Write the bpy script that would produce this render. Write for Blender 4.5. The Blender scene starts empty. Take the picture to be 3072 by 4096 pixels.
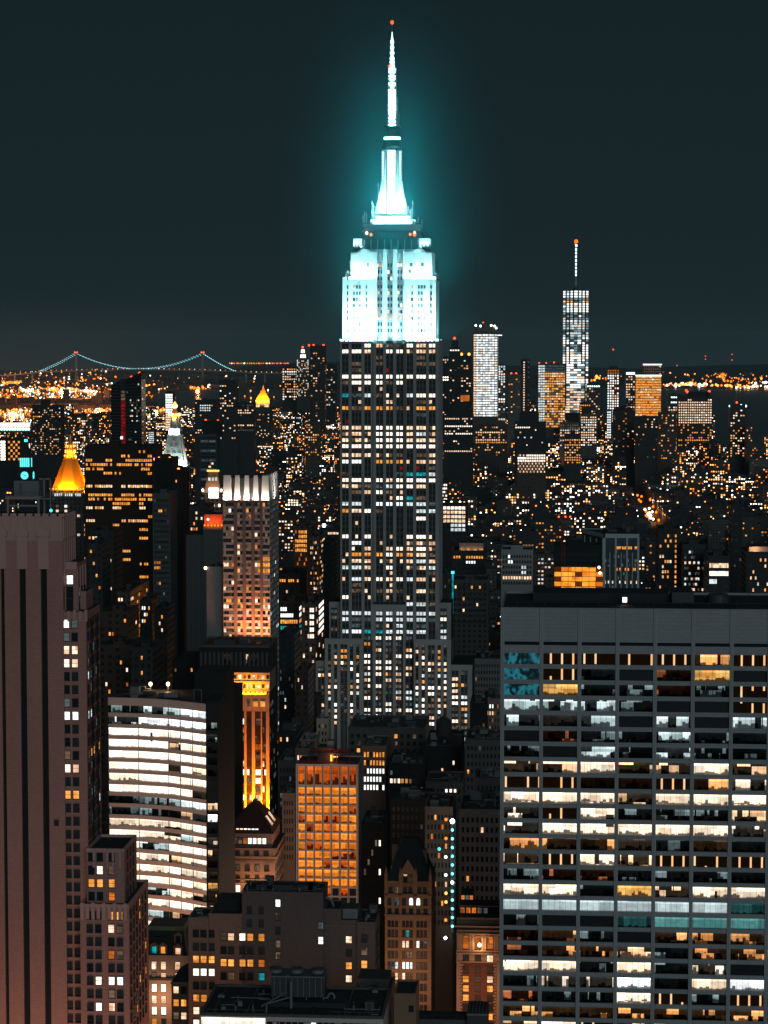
import bpy, math, random
import numpy as np
from mathutils import Vector

sc = bpy.context.scene
# ---------------------------------------------------------------- camera
FPX, CU, CV, HV, CAMZ = 9260.0, 1536.0, 2048.0, 1395.0, 260.0     # focal length and centre in photo pixels
YAW = math.radians(4.29)
TH = math.atan((CV - HV) / FPX)
cd = bpy.data.cameras.new('camera')
cam = bpy.data.objects.new('camera', cd)
sc.collection.objects.link(cam)
cam.location = (0, 0, CAMZ)
cam.rotation_euler = (math.pi / 2 - TH, 0, YAW)
cd.sensor_fit = 'VERTICAL'
cd.sensor_height = 36
cd.lens = FPX / 4096 * 36
cd.clip_start = 1
cd.clip_end = 90000
sc.camera = cam
# ---------------------------------------------------------------- night sky
wd = bpy.data.worlds.new('World')
sc.world = wd
wd.use_nodes = True
wt = wd.node_tree
bg = wt.nodes['Background']
tc = wt.nodes.new('ShaderNodeTexCoord')
sx = wt.nodes.new('ShaderNodeSeparateXYZ')
rp = wt.nodes.new('ShaderNodeValToRGB')
wt.links.new(tc.outputs['Generated'], sx.inputs[0])
wt.links.new(sx.outputs['Z'], rp.inputs[0])
wt.links.new(rp.outputs[0], bg.inputs['Color'])
e = rp.color_ramp.elements
e[0].position = 0.0
e[0].color = (0.0125, 0.0260, 0.0305, 1)
e[1].position = 0.16
e[1].color = (0.0090, 0.0195, 0.0240, 1)
bg.inputs['Strength'].default_value = 0.76
# ---------------------------------------------------------------- the glow of the night sky over the city, as one very soft sun
sl = bpy.data.lights.new('sky_glow', 'SUN')
sl.energy = 0.50
sl.angle = math.radians(30)
sl.color = (0.84, 1.0, 1.06)
so = bpy.data.objects.new('sky_glow', sl)
sc.collection.objects.link(so)
so.rotation_euler = Vector((-0.28, 1.0, -0.30)).to_track_quat('-Z', 'Y').to_euler()
# ---------------------------------------------------------------- exposure and sampling
vs = sc.view_settings
vs.view_transform = 'Standard'
vs.look = 'None'
vs.exposure = 0
vs.gamma = 1
vs.use_curve_mapping = False
cy = sc.cycles
cy.max_bounces = 4
cy.diffuse_bounces = 2
cy.glossy_bounces = 2
cy.transmission_bounces = 2
cy.volume_bounces = 1
cy.transparent_max_bounces = 4
cy.sample_clamp_indirect = 0.6
cy.sample_clamp_direct = 0
cy.use_denoising = True
cy.use_adaptive_sampling = False
cy.caustics_reflective = False
cy.caustics_refractive = False

# ================================================================ helpers
cs, sn, ct, st = math.cos(YAW), math.sin(YAW), math.cos(TH), math.sin(TH)


def P(u, v, Y):
	"""the point at depth Y seen at photo pixel u, v"""
	a, b = (u - CU) / FPX, (CV - v) / FPX
	hx, hz = ct + b * st, -st + b * ct
	dx, dy = a * cs - sn * hx, a * sn + cs * hx
	t = Y / dy
	return Vector((dx * t, Y, CAMZ + hz * t))


def proj(x, y, z):
	r = x * cs + y * sn
	h = -x * sn + y * cs
	k = z - CAMZ
	f, up = h * ct - k * st, h * st + k * ct
	return CU + FPX * r / f, CV - FPX * up / f


def Zv(v, Y, u=1500):
	return P(u, v, Y).z


MATS = {}


class NT:
	"""small helper to wire shader nodes"""

	def __init__(self, name):
		self.m = bpy.data.materials.new(name)
		self.m.use_nodes = True
		self.t = self.m.node_tree
		self.t.nodes.clear()
		self.out = self.t.nodes.new('ShaderNodeOutputMaterial')

	def n(self, typ, **kw):
		nd = self.t.nodes.new(typ)
		for k, v in kw.items():
			setattr(nd, k, v)
		return nd

	def put(self, sock, v):
		if hasattr(v, 'is_linked') or hasattr(v, 'links'):
			self.t.links.new(v, sock)
		else:
			sock.default_value = v

	def math(self, op, a, b=0.0, c=0.0, clamp=False):
		nd = self.n('ShaderNodeMath', operation=op)
		nd.use_clamp = clamp
		self.put(nd.inputs[0], a)
		self.put(nd.inputs[1], b)
		self.put(nd.inputs[2], c)
		return nd.outputs[0]

	def mix(self, f, a, b, mode='MIX'):
		nd = self.n('ShaderNodeMix', data_type='RGBA', blend_type=mode)
		self.put(nd.inputs[0], f)
		self.put(nd.inputs[6], a)
		self.put(nd.inputs[7], b)
		return nd.outputs[2]

	def pos(self):
		g = self.n('ShaderNodeNewGeometry')
		s = self.n('ShaderNodeSeparateXYZ')
		self.t.links.new(g.outputs['Position'], s.inputs[0])
		return g, s.outputs[0], s.outputs[1], s.outputs[2]

	def vec(self, x, y, z=0.0):
		c = self.n('ShaderNodeCombineXYZ')
		for i, q in enumerate((x, y, z)):
			self.put(c.inputs[i], q)
		return c.outputs[0]

	def noise(self, vec, scale, detail=2.0, rough=0.5):
		nd = self.n('ShaderNodeTexNoise')
		self.put(nd.inputs['Vector'], vec)
		nd.inputs['Scale'].default_value = scale
		nd.inputs['Detail'].default_value = detail
		nd.inputs['Roughness'].default_value = rough
		return nd.outputs[0]

	def white(self, vec):
		nd = self.n('ShaderNodeTexWhiteNoise', noise_dimensions='3D')
		self.put(nd.inputs['Vector'], vec)
		return nd.outputs['Value']

	def bsdf(self, col, rough=0.85, metal=0.0, normal=None, spec=0.3):
		b = self.n('ShaderNodeBsdfPrincipled')
		self.put(b.inputs['Base Color'], col)
		self.put(b.inputs['Roughness'], rough)
		b.inputs['Metallic'].default_value = metal
		b.inputs['Specular IOR Level'].default_value = spec
		if normal is not None:
			self.t.links.new(normal, b.inputs['Normal'])
		self.t.links.new(b.outputs[0], self.out.inputs['Surface'])
		return b

	def emission(self, col, strength):
		b = self.n('ShaderNodeEmission')
		self.put(b.inputs[0], col)
		self.put(b.inputs[1], strength)
		self.t.links.new(b.outputs[0], self.out.inputs['Surface'])
		self.m.cycles.emission_sampling = 'NONE'
		return b


def c4(c, k=1.0):
	return (c[0] * k, c[1] * k, c[2] * k, 1)


def wall(name, col, var=0.25, scale=0.06, brick=None, rough=0.85, streak=True, metal=0.0, spec=0.3, bc=0.62):
	q = NT(name)
	g, x, y, z = q.pos()
	n1 = q.noise(g.outputs['Position'], scale, 4, 0.6)
	n2 = q.noise(q.vec(q.math('ADD', x, y), q.math('MULTIPLY', z, 0.06)), 0.5, 3, 0.6)
	f = q.math('ADD', q.math('MULTIPLY', n1, 0.6), q.math('MULTIPLY', n2, 0.4 if streak else 0.1))
	col1 = q.mix(f, c4(col, 1 - var), c4(col, 1 + var))
	nrm = None
	if brick:
		b = q.n('ShaderNodeTexBrick')
		q.put(b.inputs['Vector'], q.vec(q.math('ADD', x, y), z))
		b.inputs['Scale'].default_value = 1.0
		b.inputs['Brick Width'].default_value = brick
		b.inputs['Row Height'].default_value = brick * 0.42
		b.inputs['Mortar Size'].default_value = brick * 0.045
		b.inputs['Color1'].default_value = (1, 1, 1, 1)
		b.inputs['Color2'].default_value = (0.5 + bc / 2, 0.5 + bc / 2, 0.5 + bc / 2, 1)
		b.inputs['Mortar'].default_value = (bc, bc, bc, 1)
		col1 = q.mix(1.0, col1, b.outputs['Color'], 'MULTIPLY')
	q.bsdf(col1, rough, metal, nrm, spec)
	MATS[name] = q.m
	return q.m


def gridwall(name, col, glass=(0.008, 0.010, 0.012), pw=3.3, ph=3.4, fw=0.5, fh=0.5, var=0.25):
	"""masonry with rows of unlit windows as its surface pattern, for buildings far off"""
	q = NT(name)
	g, x, y, z = q.pos()
	s = q.math('ADD', x, y)
	fx = q.math('FRACT', q.math('DIVIDE', s, pw))
	fz = q.math('FRACT', q.math('DIVIDE', z, ph))
	inx = q.math('LESS_THAN', q.math('ABSOLUTE', q.math('SUBTRACT', fx, 0.5)), fw / 2)
	inz = q.math('LESS_THAN', q.math('ABSOLUTE', q.math('SUBTRACT', fz, 0.5)), fh / 2)
	m = q.math('MULTIPLY', inx, inz)
	w = q.white(q.vec(q.math('FLOOR', q.math('DIVIDE', s, pw)), q.math('FLOOR', q.math('DIVIDE', z, ph))))
	gl = q.mix(q.math('GREATER_THAN', w, 0.8), c4(glass), c4(glass, 4))
	n1 = q.noise(g.outputs['Position'], 0.03, 4, 0.6)
	col1 = q.mix(n1, c4(col, 1 - var), c4(col, 1 + var))
	q.bsdf(q.mix(m, col1, gl), q.math('SUBTRACT', 0.85, q.math('MULTIPLY', m, 0.5)))
	MATS[name] = q.m


def flat(name, col, rough=0.7, metal=0.0, spec=0.3):
	q = NT(name)
	g, x, y, z = q.pos()
	n1 = q.noise(g.outputs['Position'], 0.35, 3, 0.6)
	q.bsdf(q.mix(n1, c4(col, 0.75), c4(col, 1.25)), rough, metal, None, spec)
	MATS[name] = q.m


def lamp(name, col, strength, sample=False):
	q = NT(name)
	q.emission(c4(col), strength)
	if sample:
		q.m.cycles.emission_sampling = 'AUTO'
	MATS[name] = q.m


def pane(name, col, strength, lo=0.45, cell=1.6, col2=None, ch=1.9):
	"""a lit room behind small panes: its brightness and blinds differ from window to window"""
	q = NT(name)
	g, x, y, z = q.pos()
	s = q.math('ADD', x, y)
	w = q.white(q.vec(q.math('FLOOR', q.math('DIVIDE', s, cell)), q.math('FLOOR', q.math('DIVIDE', z, ch))))
	n1 = q.noise(q.vec(q.math('MULTIPLY', s, 1.2), q.math('MULTIPLY', z, 1.2)), 1.0, 3, 0.7)
	k = q.math('MULTIPLY', q.math('ADD', lo, q.math('MULTIPLY', w, 1 - lo)), q.math('ADD', 0.55, q.math('MULTIPLY', n1, 0.9)))
	c = q.mix(w, c4(col2 or col), c4(col))
	q.emission(c, q.math('MULTIPLY', k, strength))
	MATS[name] = q.m


def office(name, ca, cb, strength, fill=0.8, cell=1.6, clutter=0.6, off=0.02):
	"""a lit office floor behind glass: partitions, bright ceiling, dark furniture low down"""
	q = NT(name)
	g, x, y, z = q.pos()
	uv = q.n('ShaderNodeUVMap')
	su = q.n('ShaderNodeSeparateXYZ')
	q.t.links.new(uv.outputs[0], su.inputs[0])
	h = su.outputs[1]
	s = q.math('ADD', x, y)
	fl = q.math('FLOOR', q.math('DIVIDE', z, 3.3))
	wide = q.noise(q.vec(q.math('MULTIPLY', s, 0.22), q.math('MULTIPLY', fl, 7.31)), 1.0, 1, 0.5)
	room = q.math('FLOOR', q.math('DIVIDE', q.math('ADD', s, q.math('MULTIPLY', fl, 1.7)), cell * 2.1))
	r1 = q.white(q.vec(room, fl, 3.0))
	r2 = q.white(q.vec(room, fl, 9.0))
	lit = q.math('LESS_THAN', q.math('ADD', q.math('MULTIPLY', wide, 0.9), q.math('MULTIPLY', r1, 0.45)), 0.32 + fill * 0.72)
	lump = q.noise(q.vec(q.math('MULTIPLY', s, 0.62), q.math('MULTIPLY', z, 1.0)), 1.0, 2, 0.5)
	w0 = q.white(q.vec(q.math('FLOOR', q.math('DIVIDE', s, 0.85)), fl, 5.0))
	w1 = q.white(q.vec(q.math('FLOOR', q.math('DIVIDE', s, 2.3)), fl, 7.0))
	desk = q.math('MULTIPLY', q.math('MULTIPLY', w0, q.math('ADD', 0.35, w1)), clutter * 0.85)
	solid = q.math('MULTIPLY', q.math('SUBTRACT', h, desk), 9.0, 0.0, True)
	furn = q.math('MULTIPLY', solid, q.math('ADD', 0.55, q.math('MULTIPLY', lump, 0.8)))
	ceil = q.math('ADD', 0.8, q.math('MULTIPLY', q.math('GREATER_THAN', h, 0.78), 0.45))
	k = q.math('MULTIPLY', q.math('ADD', 0.10, q.math('MULTIPLY', furn, 0.90)), ceil)
	k = q.math('MULTIPLY', k, q.math('ADD', 0.5 - 0.2 * clutter, q.math('MULTIPLY', r2, 0.5 + 0.4 * clutter)))
	mull = q.math('ADD', 0.35, q.math('MULTIPLY', q.math('GREATER_THAN', q.math('FRACT', q.math('DIVIDE', s, cell)), 0.06), 0.65))
	k = q.math('MULTIPLY', k, mull)
	k = q.math('MULTIPLY', k, q.math('ADD', off, q.math('MULTIPLY', lit, 1 - off)))
	hue = q.math('ADD', q.math('MULTIPLY', r1, 0.6), q.math('MULTIPLY', lump, 0.4))
	q.emission(q.mix(hue, c4(ca), c4(cb)), q.math('MULTIPLY', k, strength))
	MATS[name] = q.m


# ---------------------------------------------------------------- mesh builder
class MB:
	def __init__(self):
		self.v, self.ix, self.f, self.fm, self.uv, self.ms = [], {}, [], [], [], []

	def mi(self, m):
		if m not in self.ms:
			self.ms.append(m)
		return self.ms.index(m)

	def face(self, pts, m, uv=None):
		idx = []
		for p in pts:
			k = (round(p[0], 3), round(p[1], 3), round(p[2], 3))
			i = self.ix.get(k)
			if i is None:
				i = self.ix[k] = len(self.v)
				self.v.append(k)
			idx.append(i)
		if len(set(idx)) < 3 or len(set(idx)) < len(idx):
			idx2 = []
			for i in idx:
				if i not in idx2:
					idx2.append(i)
			if len(idx2) < 3:
				return
			idx, uv = idx2, None
		self.f.append(idx)
		self.fm.append(self.mi(m))
		self.uv.append(uv)

	def box(self, x0, x1, y0, y1, z0, z1, m, top=None, bottom=False):
		a, b, c, d = (x0, y0), (x1, y0), (x1, y1), (x0, y1)
		self.frustum([a, b, c, d], z0, [a, b, c, d], z1, m, top, bottom)

	def frustum(self, p0, z0, p1, z1, m, top=None, bottom=False):
		n = len(p0)
		for i in range(n):
			j = (i + 1) % n
			self.face([(*p0[i], z0), (*p0[j], z0), (*p1[j], z1), (*p1[i], z1)], m)
		self.face([(*p, z1) for p in p1], top or m)
		if bottom:
			self.face([(*p, z0) for p in reversed(p0)], m)

	def ring(self, cx, cy, r, n, ph=0.0):
		return [(cx + r * math.cos(ph + 2 * math.pi * i / n), cy + r * math.sin(ph + 2 * math.pi * i / n)) for i in range(n)]

	def cyl(self, cx, cy, z0, z1, r0, r1, m, n=12, top=None, ph=0.0, bottom=False):
		self.frustum(self.ring(cx, cy, r0, n, ph), z0, self.ring(cx, cy, max(r1, 0.002), n, ph), z1, m, top, bottom)

	def bar(self, p, q, r, m, n=4):
		p, q = Vector(p), Vector(q)
		d = (q - p).normalized()
		a = d.orthogonal().normalized()
		b = d.cross(a)
		r0 = [p + (a * math.cos(t) + b * math.sin(t)) * r for t in (2 * math.pi * i / n + 0.4 for i in range(n))]
		r1 = [w + (q - p) for w in r0]
		for i in range(n):
			j = (i + 1) % n
			self.face([r0[i], r0[j], r1[j], r1[i]], m)
		self.face(r1, m)
		self.face(r0[::-1], m)

	def ball(self, c, r, m, n=8):
		x, y, z = c
		h = r * .72
		self.cyl(x, y, z - r, z - h, r * .32, r * .7, m, n)
		self.cyl(x, y, z - h, z, r * .7, r, m, n)
		self.cyl(x, y, z, z + h, r, r * .7, m, n)
		self.cyl(x, y, z + h, z + r, r * .7, r * .32, m, n)

	def build(self, name, parent=None, origin=(0, 0, 0), smooth=False):
		me = bpy.data.meshes.new(name)
		ox, oy, oz = origin
		me.from_pydata([(x - ox, y - oy, z - oz) for x, y, z in self.v], [], self.f)
		for m in self.ms:
			me.materials.append(MATS[m])
		me.polygons.foreach_set('material_index', self.fm)
		if any(u is not None for u in self.uv):
			ul = me.uv_layers.new(name='UVMap')
			fl = []
			for f, u in zip(self.f, self.uv):
				fl += [c for p in (u or [(0, 0)] * len(f)) for c in p]
			ul.data.foreach_set('uv', fl)
		if smooth:
			me.polygons.foreach_set('use_smooth', [True] * len(me.polygons))
		me.update()
		o = bpy.data.objects.new(name, me)
		sc.collection.objects.link(o)
		if parent is not None:
			o.parent = parent
		else:
			o.location = origin
		return o


def tag(o, label=None, cat=None, group=None, kind=None):
	for k, v in (('label', label), ('category', cat), ('group', group), ('kind', kind)):
		if v:
			o[k] = v
	return o


def thing(name, label, cat, loc, group=None):
	o = bpy.data.objects.new(name, None)
	sc.collection.objects.link(o)
	o.location = loc
	o.empty_display_size = 1
	return tag(o, label, cat, group)


PANES = {}
UVQ = [(0, 0), (1, 0), (1, 1), (0, 1)]


def pane_mesh(w, h, m, d, frame):
	"""a window: glass, and for those close by a frame with a meeting rail"""
	k = (round(w, 2), round(h, 2), m, d, frame)
	if k in PANES:
		return PANES[k]
	b = MB()
	dx, dy = d
	tx, ty = -dy, dx                                  # along the wall
	q = lambda s, o, z: (tx * s + dx * o, ty * s + dy * o, z)
	a = w / 2
	b.face([q(-a, 0, 0), q(a, 0, 0), q(a, 0, h), q(-a, 0, h)], m, UVQ)
	if frame:
		t, o = frame, 0.12

		def slab(s0, s1, z0, z1, oo=o):
			p = [q(s0, oo, z0), q(s1, oo, z0), q(s1, oo, z1), q(s0, oo, z1)]
			r = [q(s0, -0.02, z0), q(s1, -0.02, z0), q(s1, -0.02, z1), q(s0, -0.02, z1)]
			b.face(p, 'frame')
			for i in range(4):
				j = (i + 1) % 4
				b.face([r[i], r[j], p[j], p[i]], 'frame')
		slab(-a - t, -a, -t, h + t)
		slab(a, a + t, -t, h + t)
		slab(-a, a, h, h + t)
		slab(-a - t * 1.6, a + t * 1.6, -t * 1.6, -t * 0.2, 0.25)
		slab(-a, a, h * 0.5 - t * 0.4, h * 0.5 + t * 0.4, 0.06)
	me_o = b.build('window')
	PANES[k] = me_o.data
	bpy.data.objects.remove(me_o)
	return PANES[k]


class Win:
	"""the windows of one thing: the 100 that show largest are parts, the rest one part of kind stuff"""

	def __init__(self, th, most=100):
		self.t, self.l, self.most = th, [], most

	def add(self, c, w, h, m, d=(0, -1), frame=0.0):
		# c: middle of the lower edge, d: outward direction of the wall
		self.l.append((c, w, h, m, d, frame))

	def done(self, name='window'):
		dark = ('glass', 'glass2', 'glassblue')
		L = sorted(self.l, key=lambda e: (e[3] in dark, -e[1] * e[2], e[0][0] * 0.37 % 1.0))
		org = self.t.location
		for c, w, h, m, d, fr in L[:self.most]:
			o = bpy.data.objects.new(name, pane_mesh(w, h, m, d, fr))
			o.location = Vector(c) - org
			o.parent = self.t
			sc.collection.objects.link(o)
		rest = L[self.most:]
		if rest:
			b = MB()
			for c, w, h, m, d, fr in rest:
				me = pane_mesh(w, h, m, d, fr)
				names = [s.name for s in me.materials]
				vv = [(p.co.x + c[0], p.co.y + c[1], p.co.z + c[2]) for p in me.vertices]
				for p in me.polygons:
					b.face([vv[i] for i in p.vertices], names[p.material_index], UVQ if p.material_index == 0 and len(p.vertices) == 4 else None)
			o = b.build(name, self.t, org)
			o['kind'] = 'stuff'


LM = []          # what stands where: for the streets in between


def claim(x0, x1, y0, y1, u0, u1, vt, vb):
	LM.append(dict(x0=x0, x1=x1, y0=y0, y1=y1, u0=u0, u1=u1, vt=vt, vb=vb))


def rect(u0, u1, vt, Y):
	a, b = P(u0, vt, Y), P(u1, vt, Y)
	return a.x, b.x, (a.z + b.z) / 2


def area_light(name, loc, target, sx_, sy_, power, col, spread=180):
	l = bpy.data.lights.new(name, 'AREA')
	l.shape = 'RECTANGLE'
	l.size, l.size_y = sx_, sy_
	l.energy = power
	l.color = col
	l.spread = math.radians(spread)
	o = bpy.data.objects.new(name, l)
	sc.collection.objects.link(o)
	o.location = loc
	d = (Vector(target) - Vector(loc)).normalized()
	o.rotation_euler = d.to_track_quat('-Z', 'X' if abs(d.z) > 0.999 else 'Y').to_euler()
	# keep the long side level
	z = -d
	x = Vector((0, 0, 1)).cross(z)
	x = x.normalized() if x.length > 1e-4 else Vector((1, 0, 0))
	y = z.cross(x)
	from mathutils import Matrix
	o.rotation_euler = Matrix((x, y, z)).transposed().to_euler()
	return o


def point_light(name, loc, power, col, r=0.6):
	l = bpy.data.lights.new(name, 'POINT')
	l.energy = power
	l.color = col
	l.shadow_soft_size = r
	o = bpy.data.objects.new(name, l)
	sc.collection.objects.link(o)
	o.location = loc
	return o


# ================================================================ materials
WARM = (1.0, 0.50, 0.20)
# walls
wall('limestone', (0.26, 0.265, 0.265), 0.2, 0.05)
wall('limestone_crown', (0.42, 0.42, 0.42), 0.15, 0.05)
wall('spandrel', (0.055, 0.058, 0.060), 0.3, 0.2)
wall('mullion', (0.20, 0.21, 0.21), 0.2)
wall('brick_mauve', (0.46, 0.235, 0.20), 0.20, 0.05, brick=1.0, bc=0.7)
wall('stone_mauve', (0.50, 0.305, 0.275), 0.2, 0.08)
wall('stripe_black', (0.010, 0.014, 0.015), 0.2)
wall('travertine', (0.30, 0.32, 0.33), 0.14, 0.04, brick=2.4, bc=0.86)
wall('travertine_pier', (0.31, 0.33, 0.34), 0.10, 0.05)
wall('hsbc_band', (0.64, 0.46, 0.40), 0.10, 0.05)
wall('dark_glass', (0.010, 0.013, 0.015), 0.3, 0.1, rough=0.15, spec=0.5)
wall('black_stone', (0.016, 0.017, 0.018), 0.3)
wall('setai_stone', (0.21, 0.135, 0.115), 0.12, 0.08)
wall('pale_spandrel', (0.46, 0.36, 0.32), 0.12, 0.08)
wall('setai_side', (0.24, 0.26, 0.275), 0.25, 0.2, rough=0.5, spec=0.4)
wall('plain_grey', (0.235, 0.235, 0.24), 0.08, 0.05, brick=1.2)
wall('tower_ochre', (0.40, 0.30, 0.19), 0.12, 0.1)
wall('brick_red', (0.22, 0.095, 0.068), 0.2, 0.1, brick=0.6)
wall('brick_brown', (0.24, 0.155, 0.12), 0.16, 0.08, brick=0.6)
wall('brick_tan', (0.28, 0.185, 0.115), 0.15, 0.1, brick=0.6)
wall('brick_grey', (0.110, 0.100, 0.098), 0.15, 0.08, brick=0.7)
wall('stone_cream', (0.42, 0.33, 0.26), 0.18, 0.2)
wall('concrete_pink', (0.55, 0.46, 0.42), 0.12, 0.1)
wall('slate', (0.030, 0.036, 0.038), 0.4, 0.5)
wall('copper_green', (0.16, 0.19, 0.11), 0.3, 0.4)
wall('tile_red', (0.075, 0.026, 0.022), 0.3, 0.4)
wall('roof', (0.032, 0.036, 0.039), 0.55, 0.12, streak=False)
wall('roof_grey', (0.060, 0.066, 0.070), 0.4, 0.12, streak=False)
wall('metal_grey', (0.16, 0.17, 0.175), 0.25, 0.3, rough=0.5)
wall('metal_dark', (0.045, 0.05, 0.055), 0.3, 0.3, rough=0.5)
wall('steel_pink', (0.30, 0.22, 0.21), 0.2, 0.3, rough=0.5)
wall('tank_wood', (0.045, 0.04, 0.038), 0.3, 0.8)
wall('gold_leaf', (0.80, 0.36, 0.02), 0.10, 0.3, rough=0.55)
wall('gold_far', (0.75, 0.28, 0.03), 0.2, 0.3, rough=0.6)
wall('marble_pale', (0.42, 0.43, 0.42), 0.2, 0.2)
wall('white_fin', (0.34, 0.42, 0.44), 0.1, 0.2)
wall('blue_slab', (0.055, 0.075, 0.082), 0.3, 0.2)
wall('bridge_steel', (0.20, 0.22, 0.23), 0.2, 0.02)
wall('dark_bronze', (0.030, 0.020, 0.016), 0.25, 0.1)
wall('crane_red', (0.30, 0.03, 0.03), 0.2, 0.5)
for nm, c in (('city_a', (0.054, 0.052, 0.050)), ('city_b', (0.076, 0.059, 0.050)), ('city_c', (0.036, 0.039, 0.042)),
			  ('city_d', (0.086, 0.085, 0.083)), ('city_e', (0.061, 0.040, 0.032)), ('city_f', (0.025, 0.029, 0.032)),
			  ('city_g', (0.122, 0.119, 0.112))):
	gridwall(nm, c, pw=3.0 + len(MATS) % 3 * 0.4)
flat('glass', (0.012, 0.015, 0.017), 0.4, 0.0, 0.25)
flat('glass2', (0.030, 0.036, 0.040), 0.45, 0.0, 0.25)
flat('glassblue', (0.020, 0.032, 0.040), 0.3, 0.0, 0.5)
flat('frame', (0.030, 0.032, 0.034), 0.6)
# small panes
pane('pW', (1.0, 0.90, 0.80), 2.1, 0.7, col2=(1.0, 0.80, 0.62))
pane('pp', (1.0, 0.73, 0.52), 1.65, 0.4, col2=(1.0, 0.56, 0.32))
pane('pA', (1.0, 0.42, 0.09), 1.35, 0.4, col2=(1.0, 0.33, 0.045))
pane('po', (1.0, 0.25, 0.035), 0.75, 0.3)
pane('pc', (0.80, 0.96, 1.0), 1.25, 0.35, col2=(0.95, 1.0, 1.0))
pane('pC', (0.93, 1.0, 1.0), 1.8, 0.7)
pane('pd', (0.62, 0.40, 0.26), 0.30, 0.1)
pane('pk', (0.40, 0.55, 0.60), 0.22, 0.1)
pane('pm', (0.45, 0.72, 0.76), 0.62, 0.4)
pane('pt', (0.01, 0.50, 0.56), 0.9, 0.3)
pane('pr', (0.70, 0.02, 0.02), 0.40, 0.2)
pane('pv', (0.16, 0.09, 0.20), 0.9, 0.4)
# office floors
office('oW', (1.0, 0.68, 0.42), (1.0, 0.88, 0.72), 2.3, 0.92, 1.6, 0.45)
office('ow', (1.0, 0.52, 0.22), (1.0, 0.80, 0.58), 1.9, 0.42, 1.6, 0.65)
office('oh', (1.0, 0.74, 0.50), (0.95, 0.95, 0.90), 1.8, 0.30, 1.8, 0.6)
office('oa', (1.0, 0.34, 0.07), (1.0, 0.62, 0.30), 1.6, 0.38, 1.5, 0.65)
office('oA', (1.0, 0.40, 0.06), (1.0, 0.60, 0.18), 1.25, 0.95, 1.7, 0.45)
office('oo', (1.0, 0.24, 0.05), (1.0, 0.46, 0.22), 0.55, 0.25, 1.6, 0.8)
office('oc', (0.60, 0.84, 0.86), (0.95, 1.0, 0.98), 1.35, 0.58, 1.5, 0.7)
office('oC', (0.86, 0.97, 1.0), (1.0, 1.0, 1.0), 2.4, 1.0, 1.5, 0.35)
office('ok', (0.35, 0.55, 0.58), (0.70, 0.80, 0.78), 0.45, 0.30, 1.5, 0.9)
office('oG', (0.66, 0.86, 0.88), (0.80, 0.93, 0.94), 1.0, 1.0, 1.45, 0.0, 0.5)
office('oQ', (0.10, 0.40, 0.40), (0.22, 0.55, 0.52), 0.75, 1.0, 1.45, 0.0, 0.4)
office('oq', (0.02, 0.12, 0.13), (0.06, 0.22, 0.22), 0.5, 0.8, 1.45, 0.2, 0.3)
office('oF', (1.0, 0.72, 0.50), (1.0, 0.90, 0.78), 3.3, 1.05, 1.7, 0.10)
office('oB', (1.0, 0.17, 0.010), (1.0, 0.33, 0.035), 1.5, 1.1, 1.9, 0.18)
office('ob', (1.0, 0.10, 0.006), (1.0, 0.20, 0.015), 0.85, 1.0, 1.5, 0.9)


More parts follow.
